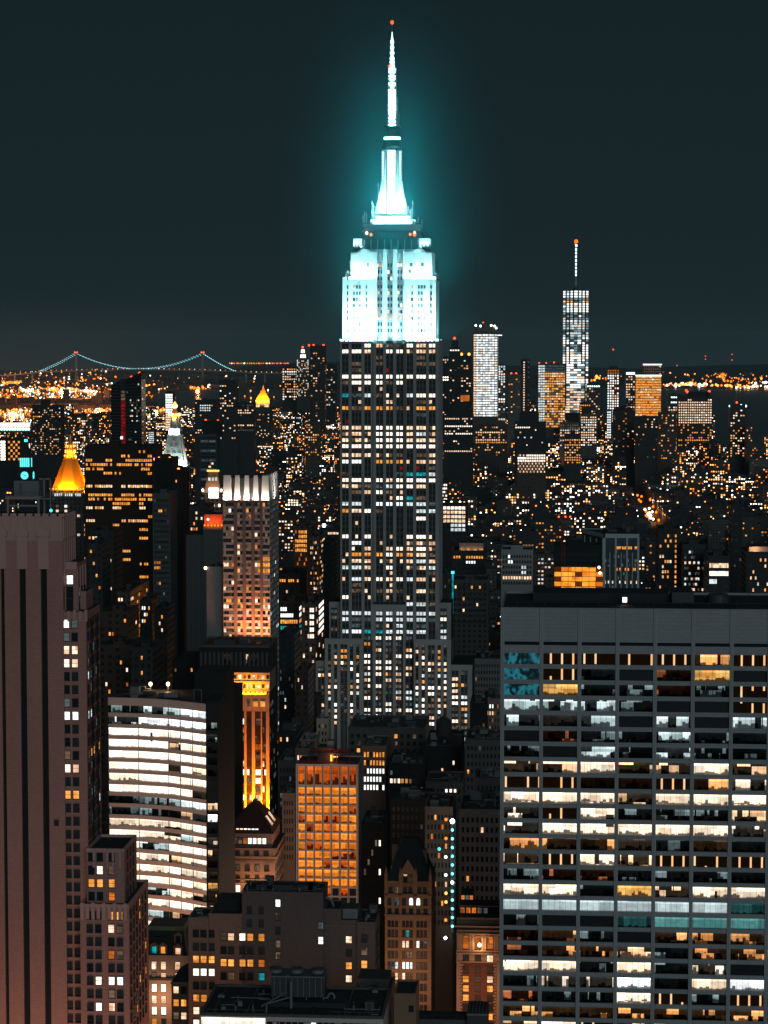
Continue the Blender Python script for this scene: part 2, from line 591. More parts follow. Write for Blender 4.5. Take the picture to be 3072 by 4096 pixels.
def special():
	q = NT('slits')                                   # dark rooms with lit gaps between columns
	g, x, y, z = q.pos()
	fl = q.math('FLOOR', q.math('DIVIDE', z, 3.3))
	w = q.white(q.vec(q.math('FLOOR', q.math('DIVIDE', x, 2.9)), fl))
	fr = q.math('FRACT', q.math('DIVIDE', x, 2.9))
	on = q.math('MULTIPLY', q.math('LESS_THAN', q.math('ABSOLUTE', q.math('SUBTRACT', fr, 0.5)), 0.085), q.math('GREATER_THAN', w, 0.28))
	q.emission(q.mix(w, (1, 0.42, 0.10, 1), (1, 0.66, 0.36, 1)), q.math('ADD', 0.006, q.math('MULTIPLY', on, 1.1)))
	MATS['slits'] = q.m
	q = NT('tealart')                                 # wavy teal pattern with a streak of orange
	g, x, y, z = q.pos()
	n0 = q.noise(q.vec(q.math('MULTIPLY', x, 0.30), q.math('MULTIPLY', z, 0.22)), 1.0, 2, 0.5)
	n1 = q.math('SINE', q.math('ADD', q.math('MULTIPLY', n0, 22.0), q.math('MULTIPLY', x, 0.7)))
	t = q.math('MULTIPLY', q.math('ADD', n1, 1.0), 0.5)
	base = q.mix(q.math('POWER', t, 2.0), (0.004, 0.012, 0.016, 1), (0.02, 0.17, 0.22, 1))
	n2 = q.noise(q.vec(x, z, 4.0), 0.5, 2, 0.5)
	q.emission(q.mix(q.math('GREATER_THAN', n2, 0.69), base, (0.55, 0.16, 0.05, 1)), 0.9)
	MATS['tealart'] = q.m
	q = NT('halo_volume')                                # teal volume added for the halo, densest in its middle, thinning outwards
	g = q.n('ShaderNodeTexCoord')
	mp = q.n('ShaderNodeMapping')
	q.t.links.new(g.outputs['Object'], mp.inputs[0])
	mp.inputs['Scale'].default_value = (1 / 84.0, 1 / 84.0, 1 / 168.0)
	ln = q.n('ShaderNodeVectorMath', operation='LENGTH')
	q.t.links.new(mp.outputs[0], ln.inputs[0])
	fall = q.math('POWER', q.math('SUBTRACT', 1.0, ln.outputs['Value'], 0.0, True), 3.0)
	vol = q.n('ShaderNodeVolumePrincipled')
	vol.inputs['Color'].default_value = (0.06, 0.80, 0.88, 1)
	q.put(vol.inputs['Density'], q.math('MULTIPLY', fall, 0.0062))
	q.t.links.new(vol.outputs[0], q.out.inputs['Volume'])
	MATS['halo_volume'] = q.m
	q = NT('water')
	g, x, y, z = q.pos()
	n1 = q.noise(q.vec(x, q.math('MULTIPLY', y, 0.25)), 0.02, 4, 0.6)
	bp = q.n('ShaderNodeBump')
	bp.inputs['Strength'].default_value = 0.35
	bp.inputs['Distance'].default_value = 6.0
	q.t.links.new(n1, bp.inputs['Height'])
	q.bsdf((0.010, 0.018, 0.022, 1), 0.22, 0, bp.outputs[0], 0.5)
	MATS['water'] = q.m
	q = NT('asphalt')
	g, x, y, z = q.pos()
	n1 = q.noise(g.outputs['Position'], 0.01, 5, 0.6)
	q.bsdf(q.mix(n1, (0.02, 0.02, 0.021, 1), (0.065, 0.06, 0.058, 1)), 0.8)
	MATS['asphalt'] = q.m


special()
lamp('l_cyan', (0.42, 0.93, 1.0), 9.0, True)
lamp('l_cyan_soft', (0.45, 0.92, 1.0), 2.6)
lamp('l_white', (0.90, 1.0, 1.0), 7.0)
lamp('l_warm', (1.0, 0.62, 0.32), 7.0)
lamp('l_orange', (1.0, 0.30, 0.04), 4.0)
lamp('l_red', (1.0, 0.09, 0.015), 3.0)
lamp('l_teal', (0.05, 0.75, 0.85), 2.6)
lamp('l_tealdial', (0.12, 0.85, 0.88), 1.4)
lamp('l_star', (0.75, 1.0, 1.0), 14.0)
lamp('l_far_orange', (1.0, 0.20, 0.014), 2.2)
lamp('l_far_amber', (1.0, 0.34, 0.06), 3.4)
lamp('l_far_white', (1.0, 0.86, 0.70), 4.0)
lamp('l_far_cool', (0.66, 1.0, 0.97), 3.4)
lamp('l_bridge', (0.28, 0.72, 0.80), 2.6)
lamp('l_rose', (1.0, 0.62, 0.52), 2.0)
lamp('l_amber', (1.0, 0.24, 0.02), 1.3)
pane('site', (1.0, 0.36, 0.035), 1.5, 0.45, 4.0, col2=(1.0, 0.22, 0.012))
lamp('l_hoist', (0.22, 0.90, 0.92), 2.2)
# ================================================================ the floodlit skyscraper
def skyscraper():
	Y = 1294.0
	cx = P(1568, 1500, Y).x
	org = Vector((cx, Y + 20, 0))
	T = thing('stepped_skyscraper', 'tall stepped stone skyscraper with floodlit cyan white crown, glowing mast and antenna', 'skyscraper', org)
	X = lambda u, v=1900: P(u, v, Y).x
	Z = lambda v, dy=0.0: Zv(v, Y + dy, 1560)
	W = Win(T)
	b = MB()
	z0 = 0
	zc = Z(1356)                                     # the ledge where the floodlights stand
	zmid = Z(2423)
	yb = Y + 41
	# shaft: two wings and a centre bay set back
	b.box(X(1361), X(1490), Y + 1.2, yb, z0, zc, 'spandrel', 'roof')
	b.box(X(1622), X(1753), Y + 1.2, yb, z0, zc, 'spandrel', 'roof')
	b.box(X(1490), X(1622), Y + 4.0, yb - 2, zmid, zc - 1, 'spandrel', 'roof')
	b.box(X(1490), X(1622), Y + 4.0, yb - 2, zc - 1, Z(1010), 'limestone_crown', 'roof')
	b.box(X(1490), X(1622), Y + 1.25, yb - 2, z0, zmid, 'spandrel', 'limestone')

	def piers(edges, y, t, zlo, zhi, m='limestone'):
		for u0, u1 in edges:
			b.box(X(u0), X(u1), y, y + t, zlo, zhi, m)
	gl = [(1368.3, 1394.4, 2), (1406.6, 1445.6, 3), (1457.8, 1483, 2)]
	gc = [(1503, 1531, 2), (1543, 1571, 2), (1584, 1612.4, 2)]
	gr = [(1625.8, 1652, 2), (1665, 1703.5, 3), (1715, 1741.8, 2)]

	def gaps(gs, lo, hi):
		e, a = [], lo
		for p, q, _ in gs:
			e.append((a, p))
			a = q
		e.append((a, hi))
		return e
	piers(gaps(gl, 1361, 1490), Y, 1.25, Z(2560), zc)
	piers(gaps(gr, 1622, 1753), Y, 1.25, Z(2560), zc)
	piers(gaps(gc, 1491, 1621), Y + 2.6, 1.45, zmid + 2, Z(1360))
	piers(gaps(gc, 1490, 1622), Y + 0.02, 1.3, z0, zmid - 3)
	b.box(X(1490), X(1622), Y + 0.01, Y + 1.3, zmid - 3, zmid + 0.6, 'limestone')
	# thin mullions between the panes of a group
	for gs, y, lo, hi in ((gl, Y + .75, z0, zc), (gr, Y + .75, z0, zc), (gc, Y + 3.3, zmid, Z(1380)), (gc, Y + .75, z0, zmid - 3)):
		for p, q, n in gs:
			for i in range(1, n):
				c = p + (q - p) * i / n
				b.box(X(c - .8), X(c + .8), y, y + .5, lo, hi, 'mullion')
	# west side of the shaft
	n = 7
	for i in range(n + 1):
		yy = Y + 1.3 + (yb - Y - 3.4) * i / n
		b.box(X(1753) - .02, X(1753) + .5, yy, yy + 2.2, z0, zc, 'limestone')
	# solid parapet band under the crown
	for u0, u1 in ((1361, 1490), (1622, 1753)):
		b.box(X(u0) - .12, X(u1) + .12, Y - .12, Y + 1.0, zc - 2.6, zc + .1, 'limestone')

	# lower setbacks (each stands further out than the one above)
	def block(u0, u1, vt, y, yend, groups, vlo=3300):
		zt = Zv(vt, y)
		x0, x1 = P(u0, vt, y).x, P(u1, vt, y).x
		b.box(x0, x1, y + 1.2, yend, z0, zt, 'spandrel', 'roof')
		xs = lambda u: P(u, vt + 150, y).x
		a = u0
		for p, q, _ in groups + [(u1, u1, 0)]:
			b.box(xs(a) if a != u0 else x0, xs(p) if p != u1 else x1, y, y + 1.25, z0, zt, 'limestone')
			a = q
		for p, q, k in groups:
			for i in range(1, k):
				c = p + (q - p) * i / k
				b.box(xs(c - .8), xs(c + .8), y + .7, y + 1.21, z0, zt - 2, 'mullion')
		b.box(x0 - .1, x1 + .1, y - .1, y + 1.0, zt - 2.4, zt + .9, 'limestone')
		return xs
	s2 = lambda zx: 1200 + zx * .4973
	t3l = [(s2(248), s2(300), 2)]
	t3r = [(s2(1128), s2(1180), 2)]
	t2l = [(s2(a), s2(c), k) for a, c, k in ((225, 249, 1), (274, 299, 1), (325, 380, 2), (402, 428, 1), (451, 477, 1))]
	t2r = [(s2(a), s2(c), k) for a, c, k in ((928, 953, 1), (978, 1004, 1), (1027, 1082, 2), (1106, 1132, 1), (1154, 1181, 1))]
	t1l = [(s2(70), s2(122), 2), (s2(144), s2(196), 2)]
	t1r = [(s2(1220), s2(1274), 2), (s2(1294), s2(1347), 2)]
	cen = [(s2(a), s2(c), 2) for a, c in ((515, 566), (600, 656), (680, 737), (760, 817), (849, 902))]
	block(1317, 1360.5, 2415, Y + 6, Y + 36, t3l)
	block(1753.5, 1804, 2415, Y + 6, Y + 36, t3r)
	x2 = block(1299.5, 1453.6, 2562, Y - 6, Y + 1.0, t2l)
	block(1655, 1804, 2562, Y - 6, Y + 1.0, t2r)
	block(1225, 1299.2, 2652, Y - 2, Y + 44, t1l)
	block(1804.3, 1889, 2662, Y - 4, Y + 44, t1r)
	b.box(X(1299.6), X(1362), Y + 1.0, Y + 44, 0, Z(2575), 'limestone', 'roof')
	b.box(X(1752), X(1804), Y + 1.0, Y + 44, 0, Z(2575), 'limestone', 'roof')
	# crown: wings
	for u0, u1, lo, hi in ((1369, 1507, 'l', 0), (1613, 1743, 'r', 0)):
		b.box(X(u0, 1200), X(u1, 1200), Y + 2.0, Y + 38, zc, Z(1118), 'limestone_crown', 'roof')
	s3 = lambda zx: 1350 + zx * .2712
	cl = [(s3(132), s3(161), 1), (s3(222), s3(350), 3), (s3(411), s3(441), 1)]
	cr = [(s3(1084), s3(1113), 1), (s3(1177), s3(1305), 3), (s3(1364), s3(1396), 1)]
	ccn = [(s3(582), s3(665), 2), (s3(728), s3(813), 2), (s3(876), s3(960), 2)]
	x3 = lambda u: P(u, 1230, Y).x
	for gs, u0, u1 in ((cl, 1369, 1507), (cr, 1613, 1743)):
		for a, c in gaps(gs, u0, u1):
			b.box(x3(a), x3(c), Y + 1.2, Y + 2.1, zc, Z(1122) + (2.0 if c - a < 18 else .8), 'limestone_crown')
	for a, c in gaps(ccn, 1507, 1613):
		b.box(x3(a), x3(c), Y + 2.4, Y + 4.2, zc - .3, Z(1000), 'limestone_crown')
		b.box(x3(a) + .3, x3(c) - .3, Y + 2.1, Y + 3.0, Z(1010), Z(996), 'limestone_crown')
	for gs, y in ((cl, Y + 1.7), (cr, Y + 1.7), (ccn, Y + 3.6)):
		for p, q, k in gs:
			for i in range(1, k):
				c = p + (q - p) * i / k
				b.box(x3(c - .9), x3(c + .9), y, y + .5, zc, Z(1135) if gs is not ccn else Z(1045), 'limestone_crown')
	# fan shaped heads of the centre bays
	for p, q, k in ccn:
		m = (p + q) / 2
		b.frustum([(x3(p), Y + 3.2), (x3(q), Y + 3.2), (x3(q), Y + 4.1), (x3(p), Y + 4.1)], Z(1045),
				  [(x3(m) - .5, Y + 3.2), (x3(m) + .5, Y + 3.2), (x3(m) + .5, Y + 4.1), (x3(m) - .5, Y + 4.1)], Z(1012), 'limestone_crown')
	# upper shoulders, stepped blocks
	for u0, u1, m0, m1 in ((1401, 1507, 1401, 1430), (1613, 1727, 1700, 1727)):
		b.box(x3(u0), x3(u1), Y + 3.6, Y + 36, Z(1118), Z(1006), 'limestone_crown', 'roof')
		for k in range(3):
			b.box(x3(u0 + 30 + k * 9), x3(u1 - 30 - k * 4), Y + 3.2 - k * .15, Y + 9, Z(1004 - k * 0) if k == 0 else Z(1004), Z(1001 - k * 3), 'limestone_crown', 'roof')
		b.box(x3(m0), x3(m1), Y + 3.3, Y + 8, Z(1118), Z(1012), 'limestone_crown', 'roof')
		b.box(x3((u0 + u1) / 2 - 12), x3((u0 + u1) / 2 + 12), Y + 3.1, Y + 5, Z(1116), Z(1000), 'limestone_crown')
	b.box(x3(1440), x3(1452), Y + 5, Y + 9, Z(1006), Z(982), 'limestone_crown', 'roof')
	b.box(x3(1672), x3(1684), Y + 5, Y + 9, Z(1006), Z(984), 'limestone_crown', 'roof')
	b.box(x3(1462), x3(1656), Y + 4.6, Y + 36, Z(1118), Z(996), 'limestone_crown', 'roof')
	# tier above, dark
	x4 = lambda u: P(u, 950, Y + 8).x
	b.box(x4(1413), x4(1720), Y + 8, Y + 33, Z(1004), Z(953), 'spandrel', 'roof')
	for u0, u1 in ((1413, 1447), (1677, 1720)):
		b.box(x4(u0) - .1, x4(u1) + .1, Y + 7.4, Y + 20, Z(975), Z(951), 'limestone_crown', 'roof')
		for k in (0.0, .35, .7):
			b.box(x4(u0 + (u1 - u0) * k), x4(u0 + (u1 - u0) * (k + .18)), Y + 7.2, Y + 8, Z(983), Z(960), 'limestone_crown')
	for i in range(9):
		u = 1455 + i * 27
		b.box(x4(u), x4(u + 4), Y + 7.7, Y + 8.2, Z(996), Z(955), 'limestone')
	for u in (1468, 1508, 1552, 1596):
		b.box(x4(u), x4(u + 9), Y + 7.85, Y + 8.2, Z(994), Z(976), 'black_stone')
	b.box(x4(1450), x4(1679), Y + 11, Y + 30, Z(953), Z(921), 'metal_dark', 'roof')
	for i in range(30):
		u = 1453 + i * 7.6
		b.box(x4(u), x4(u + 1.2), Y + 10.8, Y + 11.05, Z(949), Z(925), 'metal_grey')
	b.box(x4(1446), x4(1684), Y + 10, Y + 31, Z(921), Z(915), 'metal_grey', 'roof')
	b.box(x4(1454), x4(1676), Y + 11.5, Y + 29.5, Z(915), Z(901), 'limestone', 'roof')
	b.box(x4(1449), x4(1680), Y + 11, Y + 30, Z(901), Z(894), 'limestone', 'roof')
	b.box(x4(1478), x4(1654), Y + 14, Y + 27, Z(894), Z(872), 'limestone_crown', 'roof_grey')
	b.box(x4(1494), x4(1640), Y + 15.5, Y + 25.5, Z(872), Z(857), 'limestone_crown', 'roof_grey')
	wl = b.build('wall', T, org)

	# ---- mast
	my = Y + 20.5
	mx = P(1568.5, 740, my).x
	zz = lambda v: Zv(v, my, 1568)
	m = MB()
	s8 = math.pi / 8
	m.cyl(mx, my, zz(858), zz(735), 5.6, 4.9, 'limestone_crown', 8, ph=s8)
	m.cyl(mx, my, zz(735), zz(601), 4.9, 4.6, 'limestone_crown', 8, ph=s8)
	for sx_ in (-1, 1):
		for o0, o1, o2, va, vb in ((4.0, 9.2, 8.0, 858, 812), (4.0, 8.0, 6.9, 812, 770), (3.9, 6.8, 5.7, 770, 722), (3.8, 5.6, 5.5, 722, 601)):
			xa, xb, xc = mx + sx_ * o0, mx + sx_ * o1, mx + sx_ * o2
			lo = [(xa, my - 5.6), (xb, my - 4.4), (xb, my + 4.4), (xa, my + 5.6)]
			hi = [(xa, my - 5.4), (xc, my - 4.3), (xc, my + 4.3), (xa, my + 5.4)]
			m.frustum(lo if sx_ > 0 else lo[::-1], zz(va), hi if sx_ > 0 else hi[::-1], zz(vb), 'limestone_crown')
		# chain of small side fins down the flank
		for k in range(3):
			xa, xb = sorted((mx + sx_ * (7.6 + k * 1.1), mx + sx_ * (8.5 + k * 1.1)))
			m.box(xa, xb, my - 3.5, my - 1, zz(872), zz(812 + 14 * k), 'limestone_crown')
	for k in (-1, 1):
		m.box(mx + k * 3.4 - .25, mx + k * 3.4 + .25, my - 6.2, my - 4.6, zz(858), zz(640), 'limestone_crown')
	m.cyl(mx, my, zz(601), zz(588), 5.4, 5.9, 'metal_dark', 16)
	m.cyl(mx, my, zz(588), zz(566), 5.4, 5.2, 'metal_dark', 16)
	m.cyl(mx, my, zz(551), zz(530), 4.2, 3.6, 'metal_dark', 16)
	m.cyl(mx, my, zz(530), zz(512), 3.6, 3.4, 'metal_dark', 16)
	ms = m.build('mast', T, org)
	g = MB()
	nn = 13
	for i in range(nn):                              # the tall lit window strip, pane by pane
		va = 856 - (856 - 604) * i / nn
		vb = 856 - (856 - 604) * (i + .9) / nn
		g.box(mx - 1.95, mx + 1.95, my - 5.9, my - 5.55, zz(va), zz(vb), 'l_cyan')
	sp = g.build('window', T, org)
	for k in (-1, 1):
		g = MB()
		for i in range(9):
			va, vb = 720 - 113 * i / 9, 720 - 113 * (i + .8) / 9
			xa, xb = sorted((mx + k * 4.5, mx + k * 5.35))
			g.box(xa, xb, my - 5.1, my - 4.7, zz(va), zz(vb), 'l_cyan_soft')
		g.build('window', T, org)
	# rings of light at the foot of the mast
	for va, u0, u1, yy in ((885, 1490, 1642, Y + 13.6), (865, 1502, 1636, Y + 15.2)):
		g = MB()
		g.box(x4(u0), x4(u1), yy, yy + .35, Z(va + 4), Z(va - 4), 'l_cyan')
		g.box(x4(u1), x4(u1) + .35, yy + .4, yy + 9, Z(va + 4), Z(va - 4), 'l_cyan')
		g.build('light_band', T, org)
	g = MB()
	g.cyl(mx, my, zz(560), zz(550), 4.5, 4.7, 'l_cyan', 24)
	g.build('light_ring', T, org)
	g = MB()
	g.cyl(mx, my, zz(567), zz(561), 5.5, 5.8, 'metal_dark', 24)
	g.build('balcony', T, org)
	g = MB()
	g.cyl(mx, my, zz(512), zz(507), 5.0, 5.0, 'metal_dark', 20)
	for i in range(10):
		a = i * .63
		g.bar((mx + 4.8 * math.cos(a), my + 4.8 * math.sin(a), zz(512)), (mx + 4.8 * math.cos(a), my + 4.8 * math.sin(a), zz(503)), .15, 'metal_grey')
	g.build('balcony', T, org)
	# ---- antenna: lattice below, tube, needle
	a = MB()
	zA = [507, 372, 355, 330, 268, 240, 150, 96]
	for sx_ in (-1, 1):
		for sy_ in (-1, 1):
			a.bar((mx + sx_ * 2.6, my + sy_ * 2.6, zz(507)), (mx + sx_ * 1.9, my + sy_ * 1.9, zz(268)), .22, 'metal_grey')
	for i in range(16):
		va, vb = 507 - 15 * i, 507 - 15 * (i + 1)
		r0, r1 = 2.6 - .7 * i / 16, 2.6 - .7 * (i + 1) / 16
		k = 1 if i % 2 else -1
		a.bar((mx - k * r0, my - r0, zz(va)), (mx + k * r1, my - r1, zz(vb)), .12, 'metal_grey')
		a.bar((mx - r1, my - r1, zz(vb)), (mx + r1, my - r1, zz(vb)), .12, 'metal_grey')
	a.cyl(mx, my, zz(507), zz(268), 1.3, 1.1, 'l_cyan_soft', 10)
	a.cyl(mx, my, zz(268), zz(150), .85, .6, 'l_cyan_soft', 8)
	a.cyl(mx, my, zz(150), zz(128), .45, .2, 'l_cyan_soft', 8)
	a.cyl(mx, my, zz(128), zz(92), .14, .10, 'metal_grey', 6)
	# side dipoles
	for va, vb, o in ((390, 452, 3.2), (455, 505, 3.9)):
		a.bar((mx + o, my, zz(vb)), (mx + o, my, zz(va)), .12, 'metal_grey')
		for t in (0.05, .5, .95):
			vv = vb + (va - vb) * t
			a.bar((mx + 1, my, zz(vv)), (mx + o, my, zz(vv)), .1, 'metal_grey')
	an = a.build('antenna', T, org)
	for v0, v1, r in ((451, 357, 2.15), (506, 496, 2.1), (492, 482, 2.0), (478, 467, 2.0), (464, 453, 2.0), (344, 330, 2.1), (320, 301, 1.8), (292, 272, 2.1)):
		g = MB()
		k = max(1, int((v0 - v1) / 9))
		for i in range(k):
			va, vb = v0 + (v1 - v0) * i / k, v0 + (v1 - v0) * (i + .82) / k
			g.cyl(mx, my - .3, zz(va), zz(vb), r * (.85 + .15 * (i % 2)), r, 'l_cyan', 10)
		g.build('antenna_light', T, org)
	for v0 in (264, 249, 234, 212, 190, 168):
		g = MB()
		r = 1.05 + .45 * (v0 - 168) / 96
		g.cyl(mx, my - .2, zz(v0 + 7), zz(v0), r * .5, r, 'l_cyan', 8)
		g.cyl(mx, my - .2, zz(v0), zz(v0 - 7), r, r * .5, 'l_cyan', 8)
		g.build('antenna_light', T, org)
	for u, v, r, mm, yy in ((1568.5, 89, 1.0, 'l_red', my), (1556.5, 265, .8, 'l_red', my - 2), (1467, 932, .95, 'l_rose', Y + 9.5), (1484, 938, .9, 'l_amber', Y + 9.5), (1658, 937, 1.1, 'l_amber', Y + 9.5), (1658, 930, .8, 'l_rose', Y + 9), (1641, 937, .7, 'l_red', Y + 9.5)):
		p = P(u, v, yy)
		g = MB()
		g.cyl(p.x, p.y, p.z - r, p.z, r * .6, r, mm, 10)
		g.cyl(p.x, p.y, p.z, p.z + r, r, r * .4, mm, 10)
		g.build('beacon', T, org)
	# whip antennas on the setbacks
	for u, v0, v1, yy in ((1452, 893, 860, Y + 12), (1458, 893, 845, Y + 12), (1465, 893, 850, Y + 12), (1488, 880, 803, Y + 16), (1494, 880, 815, Y + 16), (1513, 800, 732, Y + 18), (1650, 893, 803, Y + 16), (1645, 890, 830, Y + 16), (1673, 893, 868, Y + 13), (1668, 893, 880, Y + 13), (1688, 918, 880, Y + 14), (1384, 1116, 1085, Y + 5), (1389, 1116, 1078, Y + 5), (1394, 1116, 1082, Y + 5), (1400, 1116, 1040, Y + 6), (1733, 1116, 1075, Y + 6), (1745, 1116, 1085, Y + 7), (1752, 1116, 1092, Y + 9)):
		g = MB()
		p, q = P(u, v0, yy), P(u, v1, yy)
		g.bar(p, q, .22, 'marble_pale')
		g.bar((q.x - .7, q.y, q.z - 1.5), (q.x + .7, q.y, q.z - 1.5), .12, 'marble_pale')
		g.build('whip_antenna', T, org)

	# ---- floodlights: brackets with lamps, and their light
	CY = (0.40, 0.92, 1.0)

	def flood(x0, x1, y, z, mat='metal_dark', n=8):
		for i in range(n):
			g = MB()
			xx = x0 + (x1 - x0) * (i + .5) / n
			g.box(xx - .5, xx + .5, y - .5, y + .3, z - .7, z, mat, 'l_cyan')
			g.bar((xx, y, z - .6), (xx, y + 3.6, z - .9), .1, mat)
			g.build('floodlight', T, org)
	for u0, u1 in ((1369, 1507), (1613, 1745)):
		xa, xb = x3(u0), x3(u1)
		flood(xa, xb, Y - 2.6, zc - .6)
		area_light('floodlight_beam', ((xa + xb) / 2, Y - 2.7, zc - .4), ((xa + xb) / 2, Y + 1.6, zc + 9), xb - xa - 1, 1.2, 34000, CY)
		area_light('floodlight_beam', ((xa + xb) / 2, Y - 4.4, zc - .2), ((xa + xb) / 2, Y + 1.6, zc + 24), xb - xa - 3, 1.0, 24000, CY, 70)
	xw = x3(1743)
	area_light('floodlight_beam', (xw + 3.4, Y + 19, zc - .3), (xw, Y + 19, zc + 12), 1.2, 34, 9000, CY)
	area_light('floodlight_beam', ((x3(1507) + x3(1613)) / 2, Y - 1.2, zc - 5), ((x3(1507) + x3(1613)) / 2, Y + 3, zc + 30), 12, 1, 6500, CY, 80)
	zs = Z(1118)
	for u0, u1 in ((1395, 1500), (1620, 1735)):
		xa, xb = x3(u0), x3(u1)
		flood(xa, xb, Y + 1.4, zs + .9, n=6)
		area_light('floodlight_beam', ((xa + xb) / 2, Y + .4, zs + .6), ((xa + xb) / 2, Y + 3.6, zs + 8), xb - xa, 1.0, 20000, CY)
	area_light('floodlight_beam', (x3(1727) + 2.6, Y + 19, zs + .6), (x3(1727), Y + 19, zs + 10), 1.0, 28, 4500, CY)
	# mast flood
	area_light('floodlight_beam', (mx, Y + 12.6, zz(890)), (mx, my - 3, zz(800)), 20, 1.0, 16000, CY)
	area_light('floodlight_beam', (mx, Y + 9.0, zz(892)), (mx, my - 3, zz(690)), 16, 1.0, 22000, CY, 60)
	area_light('floodlight_beam', (mx + 13, my, zz(884)), (mx + 4, my, zz(770)), 1.0, 8, 7000, CY)
	area_light('floodlight_beam', (mx - 13, my, zz(884)), (mx - 4, my, zz(770)), 1.0, 8, 5000, CY)

	for k, u in ((-1, 1430), (1, 1699)):
		area_light('floodlight_beam', (x4(u), Y + 4.4, Z(985)), (x4(u), Y + 7.4, Z(962)), 5, .6, 900, CY, 120)
	area_light('floodlight_beam', (x4(1727), Y + 14, Z(985)), (x4(1720), Y + 14, Z(962)), .6, 8, 700, CY, 120)
	# ---- windows
	code = dict(W='pW', p='pp', P='pW', A='pA', c='pc', C='pC', d='pd', t='pt', r='pr', k='pk')
	rows = [(1381.8, '..W pdd WpW'), (1405, 'WWp .WW ppp'), (1430, '... d.. .d.'), (1455, '.d. d.. .dd'), (1480, '.d. .r. ...'),
			(1506, 'WWW WWW WWW'), (1530, 'dWW WdW ...'), (1555, '.s. s.. ...'), (1581, 'tkc dss cWW'), (1607, '.s. .p. .ds'), (1632, 'AdA AAd sAA'),
			(1659, '... ... .k.'), (1685, 'r.. ... ...'), (1710.5, 'ppp PPP ppp'), (1735, 'ppp PPP pcp'), (1760, 'ppp PPP ppp'), (1784.5, 'WWW WWW WWW'),
			(1820, 'ppp ppd .dp'), (1846, 'CC. AAA spp'), (1871, '... ..r .rd'), (1896, 'd.. ..k ttc'), (1920, 'WWW WpW WWW'), (1944.5, 'ppp kcW Wp.'), (1968, '.dp Pds ...'), (1991, '... .sP td.'),
			(2015, 'cc. CCC cck'), (2043, 'ApP d.. .cc'), (2072.5, '... ... .P.'), (2092, '.s. ... ...'), (2118, '... ... ...'), (2145.7, 'PsP .s. PPs'), (2171.5, '.C. s.. ppp'), (2194, '.sp .pP pPp'),
			(2217.5, 'sAA APA Apd'), (2243.7, 'spp sps pcp'), (2269.5, 'ccp .P. ppc'), (2291, '... .s. ..d'), (2315.8, 'scp PpP cps'), (2339.6, '.d. .s. ...'), (2363, '.ds dpd .pd'), (2388.8, 'P.s .s. s..'), (2415, '... ... ccd'),
			(2452.5, 'ccc ccc ccc'), (2477, 'ckk cCc cck'), (2502, '.k. ksc .k.'), (2526, 'cCt tcc cc.')]
	rr = random.Random(3)
	for v, pat in rows:
		pat = pat.replace(' ', '')
		for (p, q, k), ch, y in zip(gl + gc + gr, pat, [Y + 1.15] * 3 + [Y + 3.95 if v < 2423 else Y + 1.2] * 3 + [Y + 1.15] * 3):
			one = ch in 'sr'
			n = k
			hit = rr.randrange(k)
			zz_ = Zv(v + 7.5, y)
			for i in range(k):
				u = p + (q - p) * (i + .5) / k
				mm = code.get(ch, 'glass')
				if one:
					mm = ('pp' if ch == 's' else 'pr') if i == hit else 'glass'
				elif ch in 'pd' and rr.random() < .12:
					mm = 'pd'
				big = 1.0 if ch in '.' else 1.06
				W.add((P(u, v, y).x, y, zz_), 1.42 * big, 1.85 * big, mm)
	# the broad foot
	def foot(groups, y, v0, nrow, pl):
		for r in range(nrow):
			v = v0 + 24.1 * r - 0.008 * r * r
			for p, q, k in groups:
				on = rr.random() < pl * (1.0 if r > 2 else .55)
				mm = rr.choices(('pW', 'pp', 'pc', 'pd', 'pA'), (42, 30, 14, 10, 4))[0] if on else ('pk' if rr.random() < .35 else 'glass')
				for i in range(k):
					u = p + (q - p) * (i + .5) / k
					m2 = mm if rr.random() < .85 else 'pd'
					if on and 1 <= r <= 2 and rr.random() < .3:
						m2 = 'pA'
					W.add((P(u, v, y).x, y, Zv(v + 7, y)), 1.36, 1.8, m2)
	foot(cen[:1] + cen[1:4] + cen[4:], Y + 1.15, 2551, 15, .72)
	foot(t2l, Y - 6 + 1.15, 2580, 14, .5)
	foot(t2r, Y - 6 + 1.15, 2580, 14, .72)
	foot(t1l, Y - 2 + 1.15, 2678, 10, .55)
	foot(t1r, Y - 4 + 1.15, 2688, 13, .72)
	foot(t3l, Y + 6 + 1.15, 2446, 5, .3)
	foot(t3r, Y + 6 + 1.15, 2450, 5, .6)
	# crown windows
	lit = {(3, 4): 'pW', (3, 5): 'pW'}
	for gs, y, vs_ in ((cl, Y + 1.95, range(1148, 1345, 25)), (cr, Y + 1.95, range(1148, 1345, 25)), (ccn, Y + 3.95, [1061, 1088, 1114] + list(range(1147, 1345, 25)))):
		for ri, v in enumerate(vs_):
			for p, q, k in gs:
				for i in range(k):
					u = p + (q - p) * (i + .5) / k
					t = rr.random()
					mm = 'glassblue' if t < .62 else ('pv' if t < .72 else ('pp' if t < .92 else 'pW'))
					if v in (1248, 1247, 1272) and t < .5:
						mm = 'pp'
					W.add((P(u, v, y).x, y, Zv(v + 7, y)), 1.15, 2.0, mm)
	for u, v in ((1424, 1061), (1470, 1061), (1645, 1061), (1690, 1061), (1640, 1088)):
		y = Y + 3.55
		W.add((P(u, v, y).x, y, Zv(v + 6, y)), 1.7, 2.2, 'glassblue')
	W.done()
	for k in (-1, 1):
		point_light('street_fill', (cx + k * 34, Y - 62, 52), 8000, (1, .93, .86), 3)
	claim(X(1225), X(1889), Y - 8, Y + 46, 1225, 1889, 2560, 2895)
	claim(X(1361), X(1760), Y, Y + 42, 1361, 1765, 900, 2895)
	# scattering volume added round the crown in place of lens bloom
	f = MB()
	n, mrs = 28, 14
